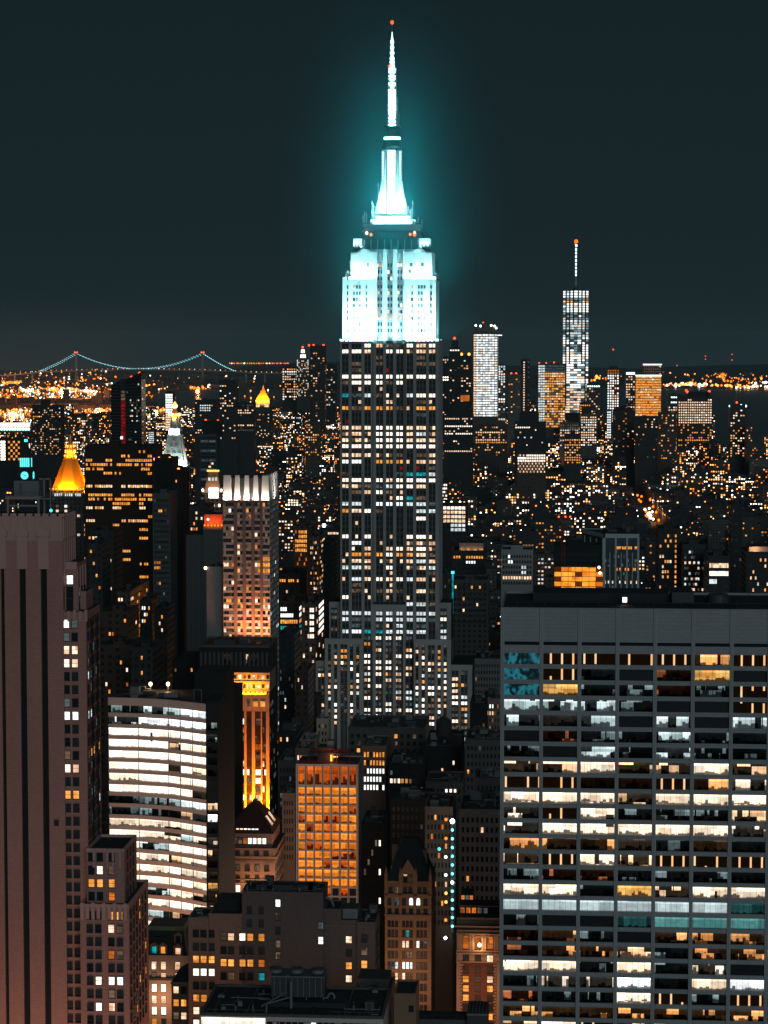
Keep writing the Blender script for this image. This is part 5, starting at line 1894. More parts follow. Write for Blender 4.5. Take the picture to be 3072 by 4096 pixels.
def gothic_block():
	Y = 720.0
	X = lambda u, v=3750, y=Y: P(u, v, y).x
	Z = lambda v, y=Y: Zv(v, y, 1640)
	x0, x1 = X(1539), X(1726)
	D = 22.0
	org = Vector(((x0 + x1) / 2, Y + 11, 0))
	T = thing('gothic_block', 'tan gothic brick block with steep dark roof, pointed gable and arched windows', 'building', org)
	b = MB()
	W = Win(T)
	zc = Z(3526)
	b.box(x0, x1, Y + .3, Y + D, 0, zc, 'brick_tan', 'roof')
	s = lambda zx: 1160 + zx * .5184
	t = lambda zy: 3500 + zy * .5184
	for zx in (733, 845, 957, 1072):
		b.box(X(s(zx)), X(s(zx + 16)), Y, Y + .35, 0, zc + (2.4 if zx in (733, 1072) else 0), 'brick_tan')
	for zy in (150, 310):
		b.box(x0 - .2, x1 + .2, Y - .25, Y + .34, Z(t(zy)) - .25, Z(t(zy)) + .2, 'brick_brown')
	for i in range(13):
		xx = x0 + (x1 - x0) * (i + .3) / 13
		b.box(xx, xx + .35, Y - .02, Y + .34, zc - 1.9, zc - .9, 'brick_brown')
	for zx in (765, 820, 877, 932, 988, 1044):
		b.box(X(s(zx)) - .09 - 1.45, X(s(zx)) + .09 - 1.45, Y + .1, Y + .34, Z(t(250)), Z(t(170)), 'brick_tan')
	# gable
	g0, g1, gm = X(s(850)), X(s(970)), X(s(910))
	b.box(g0, g1, Y - .1, Y + 1.2, zc - .02, Z(3490), 'brick_tan')
	b.frustum([(g0, Y - .1), (g1, Y - .1), (g1, Y + 1.2), (g0, Y + 1.2)], Z(3490), [(gm - .1, Y - .1), (gm + .1, Y - .1), (gm + .1, Y + 1.2), (gm - .1, Y + 1.2)], Z(3440), 'brick_tan')
	for xx in (g0, g1, x0 + .4, x1 - .4):
		b.box(xx - .45, xx + .45, Y - .25, Y + .6, zc - 5, zc + 2.6, 'brick_tan')
		b.cyl(xx, Y + .2, zc + 2.6, zc + 4.6, .5, .05, 'brick_tan', 6)
	b.build('wall', T, org)
	r = MB()
	r.frustum([(x0 + .5, Y + 1.3), (x1 - .5, Y + 1.3), (x1 - .5, Y + D - .6), (x0 + .5, Y + D - .6)], zc - .02, [(X(1600), Y + 9), (X(1665), Y + 9), (X(1665), Y + 13), (X(1600), Y + 13)], Z(3378), 'slate')
	r.build('roof', T, org)
	for u, v in ((1572, 3400), (1690, 3420)):
		c = MB()
		xx = X(u)
		c.box(xx - .9, xx + .9, Y + 8, Y + 10, zc - .02 + 3, Z(v), 'brick_brown', 'roof')
		c.build('chimney', T, org)

	def win(zx, zy, w, h, m, arch=False, fr=.08):
		W.add((X(s(zx)), Y + .26, Z(t(zy + h))), w * .5184 * Y / FPX, h * .5184 * Y / FPX, m, FR, fr)
	for zx, m in ((890, 'glass'), (930, 'pd')):
		W.add((X(s(zx)), Y - .14, Z(t(56))), 1.2, 2.1, m, FR, .08)
		W.add((X(s(zx)), Y - .14, Z(t(12))), 1.1, .7, 'pp' if zx == 890 else 'pd', FR, .05)
	for i, zx in enumerate((775, 820, 888, 928, 998, 1040)):
		win(zx, 92, 28, 50, 'pd' if i == 1 else 'glass2')
	# arched row
	arch = MB()
	for i, zx in enumerate((768, 824, 879, 934, 989, 1045)):
		win(zx, 192, 30, 42, ('glass2', 'pk', 'glass2', 'pC', 'pC', 'glass2')[i])
		m = ('glass2', 'pk', 'glass2', 'pC', 'pC', 'glass2')[i]
		c = (X(s(zx)), Z(t(193)))
		rr_ = 15 * .5184 * Y / FPX
		pts = [(c[0] + rr_ * math.cos(a), Y + .26, c[1] + rr_ * math.sin(a)) for a in (math.pi * k / 8 for k in range(9))]
		arch.face(pts, m)
		win(zx, 262, 30, 48, 'glassblue' if i == 5 else ('glass2' if i == 4 else 'glass'))
	trip = [755, 783, 812, 867, 896, 925, 977, 1006, 1035]
	for i, zx in enumerate(trip):
		zx += 10
		win(zx, 362, 20, 40, 'glass')
		c = (X(s(zx)), Z(t(362)))
		rr_ = 10 * .5184 * Y / FPX
		arch.face([(c[0] + rr_ * math.cos(a), Y + .26, c[1] + rr_ * math.sin(a)) for a in (math.pi * k / 6 for k in range(7))], 'glass')
		for r_, zy in enumerate((426, 508, 590, 672, 756, 838, 920, 1002, 1084, 1166)):
			m = 'glass2' if (i + r_) % 3 else 'glass'
			if r_ == 0 and i == 4:
				m = 'pt'
			if r_ == 1 and i in (3, 4, 6, 8):
				m = ('pp', 'pp', 'pW', 'pk')[(3, 4, 6, 8).index(i)]
			if r_ == 2 and i in (4, 5):
				m = 'pd'
			if r_ == 3 and i in (0, 1, 2, 3, 4, 5):
				m = ('pk', 'pk', 'pc', 'pC', 'pW', 'pc')[i]
			if r_ == 4 and i in (2, 3):
				m = 'pp'
			win(zx, zy, 20, 54, m)
	arch.build('arched_head', T, org)['kind'] = 'stuff'
	W.done()
	claim(x0, x1, Y, Y + D, 1539, 1748, 3370, 4096)


gothic_block()


def ornate_block():
	Y = 700.0
	X = lambda u, v=3900, y=Y: P(u, v, y).x
	Z = lambda v, y=Y: Zv(v, y, 1900)
	s = lambda zx: 1160 + zx * .5184
	t = lambda zy: 3500 + zy * .5184
	x0, x1 = X(1826), X(1998)
	D = 24.0
	org = Vector(((x0 + x1) / 2, Y + 12, 0))
	T = thing('ornate_block', 'ornate red brick block with cream stone quoins and three tall arched windows', 'building', org)
	b = MB()
	W = Win(T)
	zc = Z(t(400))
	zb = Z(t(680))
	b.box(x0, x1, Y + .2, Y + D, 0, zc, 'stone_cream', 'roof')
	b.box(X(s(1312)), X(s(1592)), Y + .02, Y + .3, 0, zb, 'brick_red')
	b.box(x0 - .7, x1 + .5, Y - .8, Y + 1.0, zc, zc + .5, 'stone_cream', 'roof')
	b.box(x0 - .5, x1 + .4, Y - .5, Y + 1.0, zc - .9, zc, 'black_stone')
	b.box(x0, x1, Y + .5, Y + 1.4, zc + .5, Z(t(335)), 'stone_cream')
	for zy in (455, 585, 606, 672):
		b.box(x0 - .15, x1 + .15, Y - .25, Y + .25, Z(t(zy)) - .16, Z(t(zy)) + .16, 'stone_cream')
	for i in range(24):
		xx = x0 + (x1 - x0) * (i + .5) / 24
		b.box(xx - .08, xx + .08, Y - .2, Y + .2, Z(t(597)), Z(t(577)), 'stone_cream')
	for zx in (1298, 1320, 1392, 1412, 1486, 1506, 1578, 1600):
		xx = X(s(zx))
		b.box(xx - .22, xx + .22, Y - .15, Y + .25, Z(t(578)), Z(t(462)), 'stone_cream')
	n = 24
	for k in range(n):                               # quoins
		z_ = zb - .9 - k * .95
		for xa, d in ((X(s(1312)), 1), (X(s(1592)), -1)):
			w = .55 if k % 2 else .95
			b.box(min(xa, xa + d * w), max(xa, xa + d * w), Y - .04, Y + .05, z_, z_ + .55, 'stone_cream')
	b.build('wall', T, org)
	hd = MB()
	for i, zx in enumerate((1357, 1450, 1543)):
		W.add((X(s(zx)), Y + .16, Z(t(570))), 44 * .5184 * Y / FPX, 78 * .5184 * Y / FPX, 'po', FR, .12)
		c = (X(s(zx)), Z(t(494)))
		rr_ = 22 * .5184 * Y / FPX
		hd.face([(c[0] + rr_ * math.cos(a), Y + .15, c[1] + rr_ * math.sin(a)) for a in (math.pi * k / 8 for k in range(9))], 'po')
		for k in range(9):
			a0, a1 = math.pi * k / 9, math.pi * (k + 1) / 9
			hd.bar((c[0] + (rr_ + .2) * math.cos(a0), Y + .1, c[1] + (rr_ + .2) * math.sin(a0)), (c[0] + (rr_ + .2) * math.cos(a1), Y + .1, c[1] + (rr_ + .2) * math.sin(a1)), .16, 'stone_cream')
		W.add((X(s(zx)), Y + .16, Z(t(668))), 1.8, 1.95, ('glass2', 'glassblue', 'pp')[i], FR, .1)
		W.add((X(s(zx)), Y - .02, Z(t(756))), 1.7, 1.95, 'glass2', FR, .1)
		for r, pat in enumerate(('AdW', 'AdA', 'A22', '2g2', 'g2A', '2Ag', 'g2g')):
			W.add((X(s(zx)), Y - .02, Z(t(828 + r * 72))), 1.7, 1.95, {'A': 'pA', 'd': 'glass2', 'W': 'pp', '2': 'glass2', 'g': 'glass'}[pat[i]], FR, .1)
	hd.build('arched_head', T, org)
	W.done()
	g = MB()
	p = P(s(1462), t(540), Y - .6)
	g.ball(p, .62, 'l_warm')
	g.bar(p, (p.x, Y + .2, p.z + .4), .06, 'metal_dark')
	g.build('wall_lamp', T, org)
	point_light('wall_lamp_light', p + Vector((0, -.9, 0)), 900, (1, .45, .18), .3)
	# penthouse with terrace
	f = MB()
	f.box(X(1836), X(1994), Y + 5, Y + 12, zc - .02, Z(3640), 'brick_grey', 'roof')
	f.box(X(1836) - .2, X(1994) + .2, Y + 4.6, Y + 12.3, Z(3640), Z(3638) + .1, 'concrete_pink', 'roof')
	f.box(X(1840), X(1890), Y + 7, Y + 14, Z(3640) + .2, Z(3596), 'metal_dark', 'roof_grey')
	f.build('roof_house', T, org)
	W2 = Win(T)
	for i in range(7):
		W2.add((X(1847 + i * 23), Y + 4.96, Z(3668)), 1.3, 1.7, ('po', 'po', 'po', 'pd', 'pk', 'glass', 'glass')[i], FR, .06)
	for i in range(3):
		W2.add((X(1848 + i * 17, 3620), Y + 6.96, Z(3620)), 1.0, 1.3, ('po', 'pk', 'po')[i], FR, .05)
	W2.done()
	claim(x0, x1, Y, Y + D, 1824, 2000, 3590, 4096)


ornate_block()


def mansard_block():
	Y = 690.0
	X = lambda u, v=3800, y=Y: P(u, v, y).x
	Z = lambda v, y=Y: Zv(v, y, 660)
	s = lambda zx: 560 + zx * .3737
	t = lambda zy: 3500 + zy * .3737
	x0, x1 = X(560), X(751)
	D = 20.0
	org = Vector(((x0 + x1) / 2, Y + 10, 0))
	T = thing('mansard_block', 'old cream stone block with dark mansard roof, dormers and green copper edges', 'building', org)
	b = MB()
	W = Win(T)
	zc = Z(t(868))
	b.box(x0, x1, Y, Y + D, 0, zc, 'stone_cream', 'roof')
	for zy, o in ((868, .5), (1130, .45), (1388, .3)):
		b.box(x0 - .3, x1 + .3, Y - o, Y + .05, Z(t(zy)) - .3, Z(t(zy)) + .3, 'stone_cream')
	b.box(x0 - .4, x1 + .4, Y - .7, Y + .1, Z(t(1122)), Z(t(1095)), 'metal_dark')
	for i in range(30):
		xx = x0 + (x1 - x0) * (i + .5) / 30
		b.box(xx - .1, xx + .1, Y - .35, Y + .02, zc - .75, zc - .3, 'stone_cream')
	for zx in (195, 310, 345, 470):
		xx = X(s(zx))
		b.box(xx - .3, xx + .3, Y - .16, Y + .02, Z(t(1090)), zc - .4, 'stone_cream')
	b.build('wall', T, org)
	r = MB()
	zt = Z(t(612))
	r.frustum([(x0 + .1, Y + .3), (x1 - .1, Y + .3), (x1 - .1, Y + D - .3), (x0 + .1, Y + D - .3)], zc + .3, [(x0 + 1.2, Y + 2.4), (x1 - 1.6, Y + 2.4), (x1 - 1.6, Y + D - 2.4), (x0 + 1.2, Y + D - 2.4)], zt, 'slate', 'roof')
	r.box(x0 + 1.0, x1 - 1.4, Y + 2.0, Y + 2.6, zt, zt + 1.2, 'copper_green')
	r.box(x1 - 1.9, x1 - 1.3, Y + 2.6, Y + D - 2.2, zt, zt + 1.2, 'copper_green')
	r.bar((x1 - .1, Y + .3, zc + .3), (x1 - 1.5, Y + 2.2, zt + .3), .22, 'copper_green', 6)
	r.box(X(s(120)), X(s(285)), Y + 1.0, Y + 2.2, Z(t(740)), Z(t(672)), 'slate', 'slate')
	r.build('roof', T, org)
	for zx, zy, w, h, m in ((150, 850, 1.9, 2.6, 'pt'), (245, 850, 1.9, 2.6, 'pA'), (405, 855, 2.1, 2.4, 'pp'), (402, 735, 1.7, 2.3, 'glass')):
		d = MB()
		xx, z_ = X(s(zx)), Z(t(zy))
		yo = Y + .1 if zy > 800 else Y + .9
		d.box(xx - w / 2 - .3, xx - w / 2 + .15, yo, yo + 1.6, z_, z_ + h, 'brick_tan')
		d.box(xx + w / 2 - .15, xx + w / 2 + .3, yo, yo + 1.6, z_, z_ + h, 'brick_tan')
		d.box(xx - w / 2 + .15, xx + w / 2 - .15, yo + .2, yo + 1.6, z_, z_ + h, 'slate')
		d.frustum([(xx - w / 2 - .5, yo - .15), (xx + w / 2 + .5, yo - .15), (xx + w / 2 + .5, yo + 1.7), (xx - w / 2 - .5, yo + 1.7)], z_ + h, [(xx - .15, yo), (xx + .15, yo), (xx + .15, yo + 1.7), (xx - .15, yo + 1.7)], z_ + h + 1.0, 'brick_tan')
		o = d.build('dormer', T, org)
		g = MB()
		g.box(xx - w / 2 + .3, xx + w / 2 - .3, yo + .12, yo + .19, z_ + .25, z_ + h - .3, m)
		g.build('window', o)
		o.children[0].location = (-org.x + org.x, 0, 0)
		o.children[0].location = -org
	for zx, k in ((150, 0), (250, 1), (403, 2)):
		pats = ('pWdWAWWp', 'pWWppWWd', 'ppd')[k]
		for r_, zy in enumerate((1010, 1095, 1250, 1375, 1495, 1620, 1745, 1870)):
			if k == 2 and r_ > 1:
				continue
			ch = 'pkWpWAWp'[r_] if k == 0 else 'ppWpWdWW'[r_] if k == 1 else 'pA'[r_]
			if zy == 1095:
				W.add((X(s(zx)), Y - .04, Z(t(1092))), 1.45, 1.3, 'pd' if k == 0 else 'pp', FR, .08)
			else:
				W.add((X(s(zx)), Y - .04, Z(t(zy))), 1.45, 2.4, {'p': 'pp', 'k': 'pd', 'W': 'pW', 'A': 'pA', 'd': 'pd'}[ch], FR, .08)
	W.done()
	point_light('street_fill', (X(650), Y - 7, Z(3990)), 2600, (1, .45, .22), .8)
	claim(x0, x1, Y, Y + D, 560, 751, 3700, 4096)
	# small brick house in front
	Y2 = 668.0
	xa, xb = P(686, 3980, Y2).x, P(752, 3980, Y2).x
	za = Zv(3945, Y2)
	o2 = Vector(((xa + xb) / 2, Y2 + 8, 0))
	S = thing('small_brick_house', 'small dark brick house with sloping dark roof squeezed beside the mansard block', 'building', o2)
	m = MB()
	m.box(xa, xb, Y2, Y2 + 16, 0, za, 'brick_brown')
	m.box(xa - .2, xb, Y2 - .25, Y2 + .05, za - .5, za + .1, 'brick_tan')
	m.build('wall', S, o2)
	m = MB()
	m.frustum([(xa, Y2 + .1), (xb, Y2 + .1), (xb, Y2 + 16), (xa, Y2 + 16)], za + .1, [(xa + 2.6, Y2 + 9), (xb, Y2 + 9), (xb, Y2 + 16), (xa + 2.6, Y2 + 16)], za + 1.6, 'slate')
	m.build('roof', S, o2)
	W = Win(S)
	for r_ in range(5):
		for k in range(2):
			W.add((xa + (xb - xa) * (.28 + .46 * k), Y2 - .04, za - 3.3 - r_ * 3.9), 1.5, 2.0, (('pp', 'glass'), ('pA', 'pA'), ('pd', 'pp'), ('pA', 'glass'), ('glass', 'pA'))[r_][k], FR, .09)
	W.done()
	claim(xa, xb, Y2, Y2 + 16, 686, 752, 3890, 4096)


mansard_block()


def near_roofs():
	# long low roof with cooling towers and the lit strip of windows under it
	Y = 560.0
	X = lambda u, v=4000, y=Y: P(u, v, y).x
	Z = lambda v, y=Y: Zv(v, y, 1150)
	x0, x1 = X(800), X(1533)
	D = 26.0
	zt = Z(4058)
	org = Vector(((x0 + x1) / 2, Y + 13, 0))
	T = thing('flat_roofed_block', 'low flat roofed block with cooling fans and a bright window strip under its eaves', 'building', org)
	b = MB()
	W = Win(T)
	b.box(x0, x1, Y, Y + D, 0, zt - .5, 'concrete_pink', 'roof')
	parapet(b, x0, x1, Y, Y + D, zt - .5, 'brick_grey', .5, .6)
	b.box(X(1062), x1 - 10, Y + 8, Y + 18, zt - .52, zt + .8, 'roof', 'roof')
	for k in range(5):
		b.box(x0 + 3 + k * 8.2, x0 + 3.4 + k * 8.2, Y + 2, Y + 24, zt - .52, zt - .1, 'metal_dark')
	b.build('wall', T, org)
	n = 16
	for i in range(n):
		u = 805 + i * (1060 - 805) / n
		W.add((X(u + 8), Y - .04, zt - 4.3), (X(816) - X(800.5)), 3.2, 'oF' if i not in (5, 12) else 'oW', FR)
	for i in range(18):
		u = 1070 + i * 25
		W.add((X(u + 9), Y - .04, zt - 4.3), 1.2, 2.4, 'pW' if i == 7 else ('pk' if i % 5 == 1 else 'glass'), FR, .07)
	W.done()
	c = MB()
	xa, xb = X(1085, 3930, Y + 10), X(1297, 3930, Y + 10)
	zc = Zv(3910, Y + 10)
	c.box(xa, xb, Y + 10, Y + 17, zt + 1.6, zc, 'metal_dark', 'metal_dark')
	for i in range(9):
		xx = xa + (xb - xa) * (i + .5) / 9
		c.box(xx - .08, xx + .08, Y + 9.92, Y + 10.02, zt + 1.6, zc - .1, 'metal_grey')
	for i in range(4):
		xx = xa + .3 + (xb - xa - .6) * i / 3
		c.bar((xx, Y + 10.3, zt - .5), (xx, Y + 10.3, zt + 1.7), .14, 'metal_grey')
		c.bar((xx, Y + 16.6, zt - .5), (xx, Y + 16.6, zt + 1.7), .14, 'metal_grey')
	c.box(xa - .1, xb + .1, Y + 9.85, Y + 17.1, zc - .35, zc - .1, 'metal_grey')
	ct_ = c.build('cooling_tower', T, org)
	for u in (1112, 1196, 1280):
		f = MB()
		xx = X(u, 3880, Y + 13) - .6
		f.cyl(xx, Y + 13.5, zc - .02, zc + .9, 1.55, 1.45, 'metal_grey', 18)
		f.cyl(xx, Y + 13.5, zc + .9, zc + 1.15, 1.65, 1.65, 'metal_dark', 18)
		f.cyl(xx, Y + 13.5, zc + 1.15, zc + 1.3, .35, .3, 'metal_dark', 10)
		o = f.build('fan_stack', ct_)
		o.location = -org
	p = MB()
	z_ = zt - .1
	a = Vector((X(1040), Y + 3, z_ + 1.2))
	for q0, q1 in ((a, Vector((X(1160), Y + 14, z_ + 3.2))), (Vector((X(1058), Y + 2, zt - 4)), Vector((X(1062), Y + 2.2, z_ + 2.0))), (Vector((X(1062), Y + 2.2, z_ + 2.0)), Vector((X(1145), Y + 8, z_ + 2.2)))):
		p.bar(q0, q1, .22, 'metal_grey', 8)
	p.build('pipe', T, org)
	p = MB()
	for i in range(10):
		a0, a1 = math.pi * i / 10, math.pi * (i + 1) / 10
		c0 = Vector((X(1325, 3960, Y + 12), Y + 12, z_ + 1.2))
		p.bar(c0 + Vector((-.8 * math.cos(a0), 0, 1.1 * math.sin(a0))), c0 + Vector((-.8 * math.cos(a1), 0, 1.1 * math.sin(a1))), .28, 'metal_grey', 8)
	p.bar(c0 + Vector((.8, 0, .05)), c0 + Vector((.8, 0, -1.7)), .28, 'metal_grey', 8)
	p.bar(c0 + Vector((-.8, 0, .05)), c0 + Vector((-3.2, 0, -.9)), .28, 'metal_grey', 8)
	p.build('pipe', T, org)
	p = MB()
	p.box(X(1147), X(1156), Y + 7, Y + 7.6, zt - .5, Zv(3935, Y + 7), 'metal_grey')
	p.build('vent_stack', T, org)
	clutter(T, org, x0 + 1, X(1060), Y + 1, Y + 24, zt - .5, 4, 12)
	clutter(T, org, X(1310), x1 - 1, Y + 1, Y + 24, zt - .5, 15, 6)
	claim(x0, x1, Y, Y + D, 800, 1540, 3900, 4096)
	# terrace house at its right
	Y2 = 600.0
	xa, xb = P(1414, 3980, Y2).x, P(1562, 3980, Y2).x
	za = Zv(3978, Y2)
	o2 = Vector(((xa + xb) / 2, Y2 + 8, 0))
	S = thing('terrace_house', 'low brown house with grey terrace roof and a row of amber windows', 'building', o2)
	m = MB()
	m.box(xa, xb, Y2, Y2 + 18, 0, za - .3, 'brick_brown', 'roof_grey')
	parapet(m, xa, xb, Y2, Y2 + 18, za - .3, 'brick_brown', .3, .4)
	m.box(xa + .4, xb - 1, Y2 + 8, Y2 + 17.6, za - .32, za + 2.0, 'brick_grey', 'roof_grey')
	m.build('wall', S, o2)
	clutter(S, o2, xa + 1, xb - 1, Y2, Y2 + 8, za - .3, 6, 5)
	W = Win(S)
	for u in (1440, 1469, 1517, 1548):
		W.add((P(u, 4015, Y2).x, Y2 - .04, Zv(4019, Y2)), 1.4, 1.2, 'pA' if u != 1469 else 'pp', FR, .07)
	W.done()
	claim(xa, xb, Y2, Y2 + 18, 1414, 1564, 3900, 4096)
	# plain tan box
	Y3 = 575.0
	xa, xb = P(1577, 4000, Y3).x, P(1664, 4000, Y3).x
	za = Zv(3972, Y3)
	o2 = Vector(((xa + xb) / 2, Y3 + 8, 0))
	S = thing('stair_tower', 'plain tan brick stair tower with dark roof and one small window', 'building', o2)
	m = MB()
	m.box(xa, xb, Y3, Y3 + 13, 0, za - .4, 'brick_tan', 'roof')
	parapet(m, xa, xb, Y3, Y3 + 13, za - .4, 'brick_tan', .45, .35)
	m.bar((xa - .5, Y3 + .3, 0), (xa - .5, Y3 + .3, za - 1), .14, 'metal_dark', 6)
	m.box(xa - .56, xa + .1, Y3 + .25, Y3 + .4, za - 3, za - 2.8, 'metal_dark')
	m.build('wall', S, o2)
	W = Win(S)
	W.add((P(1645, 4030, Y3).x, Y3 - .04, Zv(4042, Y3)), 1.1, 1.4, 'glass', FR, .1)
	W.done()
	claim(xa, xb, Y3, Y3 + 13, 1577, 1696, 3920, 4096)
	# dark box low at the right
	Y4 = 590.0
	xa, xb = P(1868, 4040, Y4).x, P(1950, 4040, Y4).x
	za = Zv(4048, Y4)
	o2 = Vector(((xa + xb) / 2, Y4 + 6, 0))
	S = thing('roof_shed', 'dark metal shed roof rising in front of the ornate red brick block', 'building', o2)
	m = MB()
	m.box(xa, xb, Y4, Y4 + 12, 0, za, 'metal_dark', 'roof')
	for i in range(6):
		xx = xa + (xb - xa) * (i + .5) / 6
		m.box(xx - .06, xx + .06, Y4, Y4 + 12, za - .01, za + .08, 'metal_grey')
	m.box(xa - .1, xb + .1, Y4 - .1, Y4 + .2, za - .4, za + .1, 'metal_grey')
	m.box(xa - 18, xa - .1, Y4 + 2, Y4 + 10, 0, za - 2.2, 'brick_grey', 'roof')
	for i in range(9):
		m.bar((xa - 17 + i * 2, Y4 + 2.2, za - 2.2), (xa - 17 + i * 2, Y4 + 2.2, za - 1.1), .05, 'metal_dark')
	m.bar((xa - 17, Y4 + 2.2, za - 1.1), (xa - .2, Y4 + 2.2, za - 1.1), .05, 'metal_dark')
	m.build('wall', S, o2)
	claim(xa - 18, xb, Y4, Y4 + 12, 1700, 1956, 3995, 4096)


near_roofs()

# warm light of the lamps down in the streets between these blocks
ST = (1.0, .48, .26)
for x, y, z, pw in ((-135, 572, 35, 60000), (-170, 560, 30, 12000), (-62, 605, 40, 9000), (-47, 702, 60, 10000), (-24, 684, 62, 6500), (-92, 630, 48, 14000)):
	point_light('street_fill', (x, y, z), pw, ST, 2.0)


# ---------------------------------------------------------------- the dark low blocks between
def plain_block(name, label, cat, u0, u1, vt, Y, D, wallm, roofm='roof', vb=4096, pitch=3.6, n=0, pick=None, fw=.5, wh=1.9, kit=4, seed=1, tank=None, sides=0, frame=0.0, extra=None, par=.8, zlo=2, group=None, side_pick=None, u1c=None):
	x0, x1, z = rect(u0, u1, vt, Y)
	org = Vector(((x0 + x1) / 2, Y + D / 2, 0))
	T = thing(name, label, cat, org, group)
	b = MB()
	b.box(x0, x1, Y, Y + D, 0, z, wallm, roofm)
	if par:
		parapet(b, x0, x1, Y, Y + D, z, wallm, par)
	if kit:
		roof_kit(b, x0, x1, Y + 1, Y + D - 1, z, seed, kit)
	b.build('wall', T, org)
	if kit:
		clutter(T, org, x0 + .5, x1 - .5, Y + 1, Y + D - 1, z, seed, kit + 2)
	if n and pick:
		W = Win(T)
		zl = max(zlo, Zv(vb + 30, Y))
		grid(W, x0, x1, zl, z - .6, Y - .05, n, pitch, fw, wh, pick, frame, .6)
		if sides and x0 < 60:
			grid_side(W, Y, Y + D, zl, z - .6, x1 + .05, sides, pitch, fw, wh, side_pick or pick, frame, .6)
		W.done()
	if tank:
		tank_part(T, org, P(tank[0], vt, Y + D * .5).x, Y + D * .5, z, *tank[1:])
	if extra:
		extra(T, org, x0, x1, Y, z, D)
	claim(x0, x1, Y, Y + D, u0, u1c or (u1 + max(0, (2230 - u1) * D / (Y + D))), vt, vb)
	return T


pk = picker
plain_block('flat_block', 'long dark flat roofed block directly in front of the skyscraper, pale edge on its roof', 'building', 1392, 1700, 2918, 1120, 40, 'brick_grey', vb=3100, n=12, pick=pk(1, .05, ('pd', 'pA'), (3, 1)), kit=9, seed=3)
plain_block('tank_block', 'dark block with conical wooden water tank before the skyscraper, strip of white lights below', 'building', 1697, 1842, 2992, 1060, 46, 'black_stone', vb=3120, n=9, pick=pk(2, .04, ('pp', 'pA'), (1, 1)), kit=2, seed=4, tank=(1775, 3.7, 7.0, 2.0))
plain_block('narrow_block', 'narrow dark block with a pale lower annex, left of the skyscraper base', 'building', 1212, 1268, 2800, 1190, 24, 'black_stone', vb=2930, kit=1, n=4, pick=pk(3, .06, ('pd',), (1,)))
plain_block('pale_annex', 'small pale annex lit pink from below beside the narrow dark block', 'building', 1266, 1314, 2880, 1160, 12, 'stone_cream', vb=2960, n=3, pick=pk(4, .2, ('pd', 'pp'), (2, 1)), kit=1)
plain_block('lit_shed', 'low shed with bright pinkish lamps behind the white grid tower', 'building', 1200, 1262, 2965, 1010, 18, 'stone_cream', vb=3050, n=4, pick=pk(5, .9, ('pW', 'pp'), (2, 1)), kit=2, wh=1.6)
plain_block('corner_block', 'low corner block with pink lit top storey left of the white grid tower', 'building', 1181, 1240, 3000, 960, 20, 'brick_brown', vb=3060, n=4, pick=pk(6, .5, ('pp', 'pA'), (1, 1)), kit=2)
plain_block('white_window_block', 'dark block filled with bright white square windows right of the white grid tower', 'building', 1448, 1545, 2990, 1020, 30, 'brick_brown', vb=3130, n=7, pick=lambda r, i: ('pA', 'pA', 'pC', 'pC', 'pC', 'pC', 'pp')[r % 7] if r < 6 and (i + r) % 7 not in (2,) else 'glass', fw=.55, wh=2.2, pitch=3.7, kit=3, seed=7)
plain_block('dark_loft_block', 'dark loft block with a row of amber and white windows below the flat roofed block', 'building', 1552, 1700, 3062, 1000, 30, 'black_stone', vb=3210, n=9, pick=lambda r, i: ('pW', 'pp', 'pW', 'pA', 'pA', 'pd', 'glass', 'glass', 'glass')[i] if r == 1 else ('pk' if (r * 5 + i * 3) % 17 == 0 else 'glass'), fw=.6, kit=3, seed=8)
plain_block('unlit_block', 'unlit dark block with plain cornice under the tank block', 'building', 1702, 1852, 3135, 985, 26, 'brick_grey', vb=3210, n=8, pick=lambda r, i: 'pW' if r == 0 and i in (4, 5, 6) else 'glass', kit=4, seed=9)
plain_block('low_loft', 'low dark loft with three tiny teal lamps on its roof', 'building', 1560, 1720, 3205, 930, 24, 'black_stone', vb=3330, n=8, pick=pk(10, .03, ('pk', 'pd'), (1, 1)), kit=6, seed=10)
plain_block('narrow_loft', 'narrow dark loft with white lit windows in one column behind the gothic block', 'building', 1446, 1533, 3300, 840, 24, 'black_stone', vb=3640, n=5, pick=lambda r, i: ('pW' if r % 3 == 1 else 'glass') if i == 4 else ('pd' if (r + i) % 11 == 4 else 'glass'), kit=4, seed=11, wh=2.2)
plain_block('hoist_block', 'dark brick block behind the gothic block, few lit windows beside the builders hoist', 'building', 1700, 1812, 3235, 850, 28, 'brick_brown', vb=3700, n=7, pick=pk(12, .06, ('pA', 'pp', 'po', 'pk'), (3, 2, 2, 1)), kit=4, seed=12)
plain_block('pale_loft', 'dim pale loft with stray amber windows left of the wide office slab', 'building', 1836, 2003, 3245, 830, 30, 'plain_grey', vb=3600, n=8, pick=pk(13, .06, ('pA', 'pp', 'pk', 'pW'), (2, 2, 3, 1)), kit=7, seed=13)
plain_block('terrace_block', 'dark terraced block with two pink lamps at the top left of the wide office slab', 'building', 1900, 2010, 3120, 900, 22, 'brick_grey', vb=3250, n=6, pick=pk(14, .12, ('pp', 'pk'), (1, 1)), kit=5, seed=14)
plain_block('dark_corner_block', 'dark block with faint windows right of the skyscraper base', 'building', 1860, 2010, 2965, 1040, 30, 'brick_grey', vb=3130, n=9, pick=pk(15, .07, ('pA', 'pd', 'pk'), (1, 2, 2)), kit=6, seed=15)
plain_block('tall_dark_block', 'tall unlit block touching the right foot of the skyscraper', 'building', 1880, 1945, 2818, 1130, 26, 'black_stone', vb=2970, n=5, pick=pk(16, .04, ('pd',), (1,)), kit=2, seed=16)
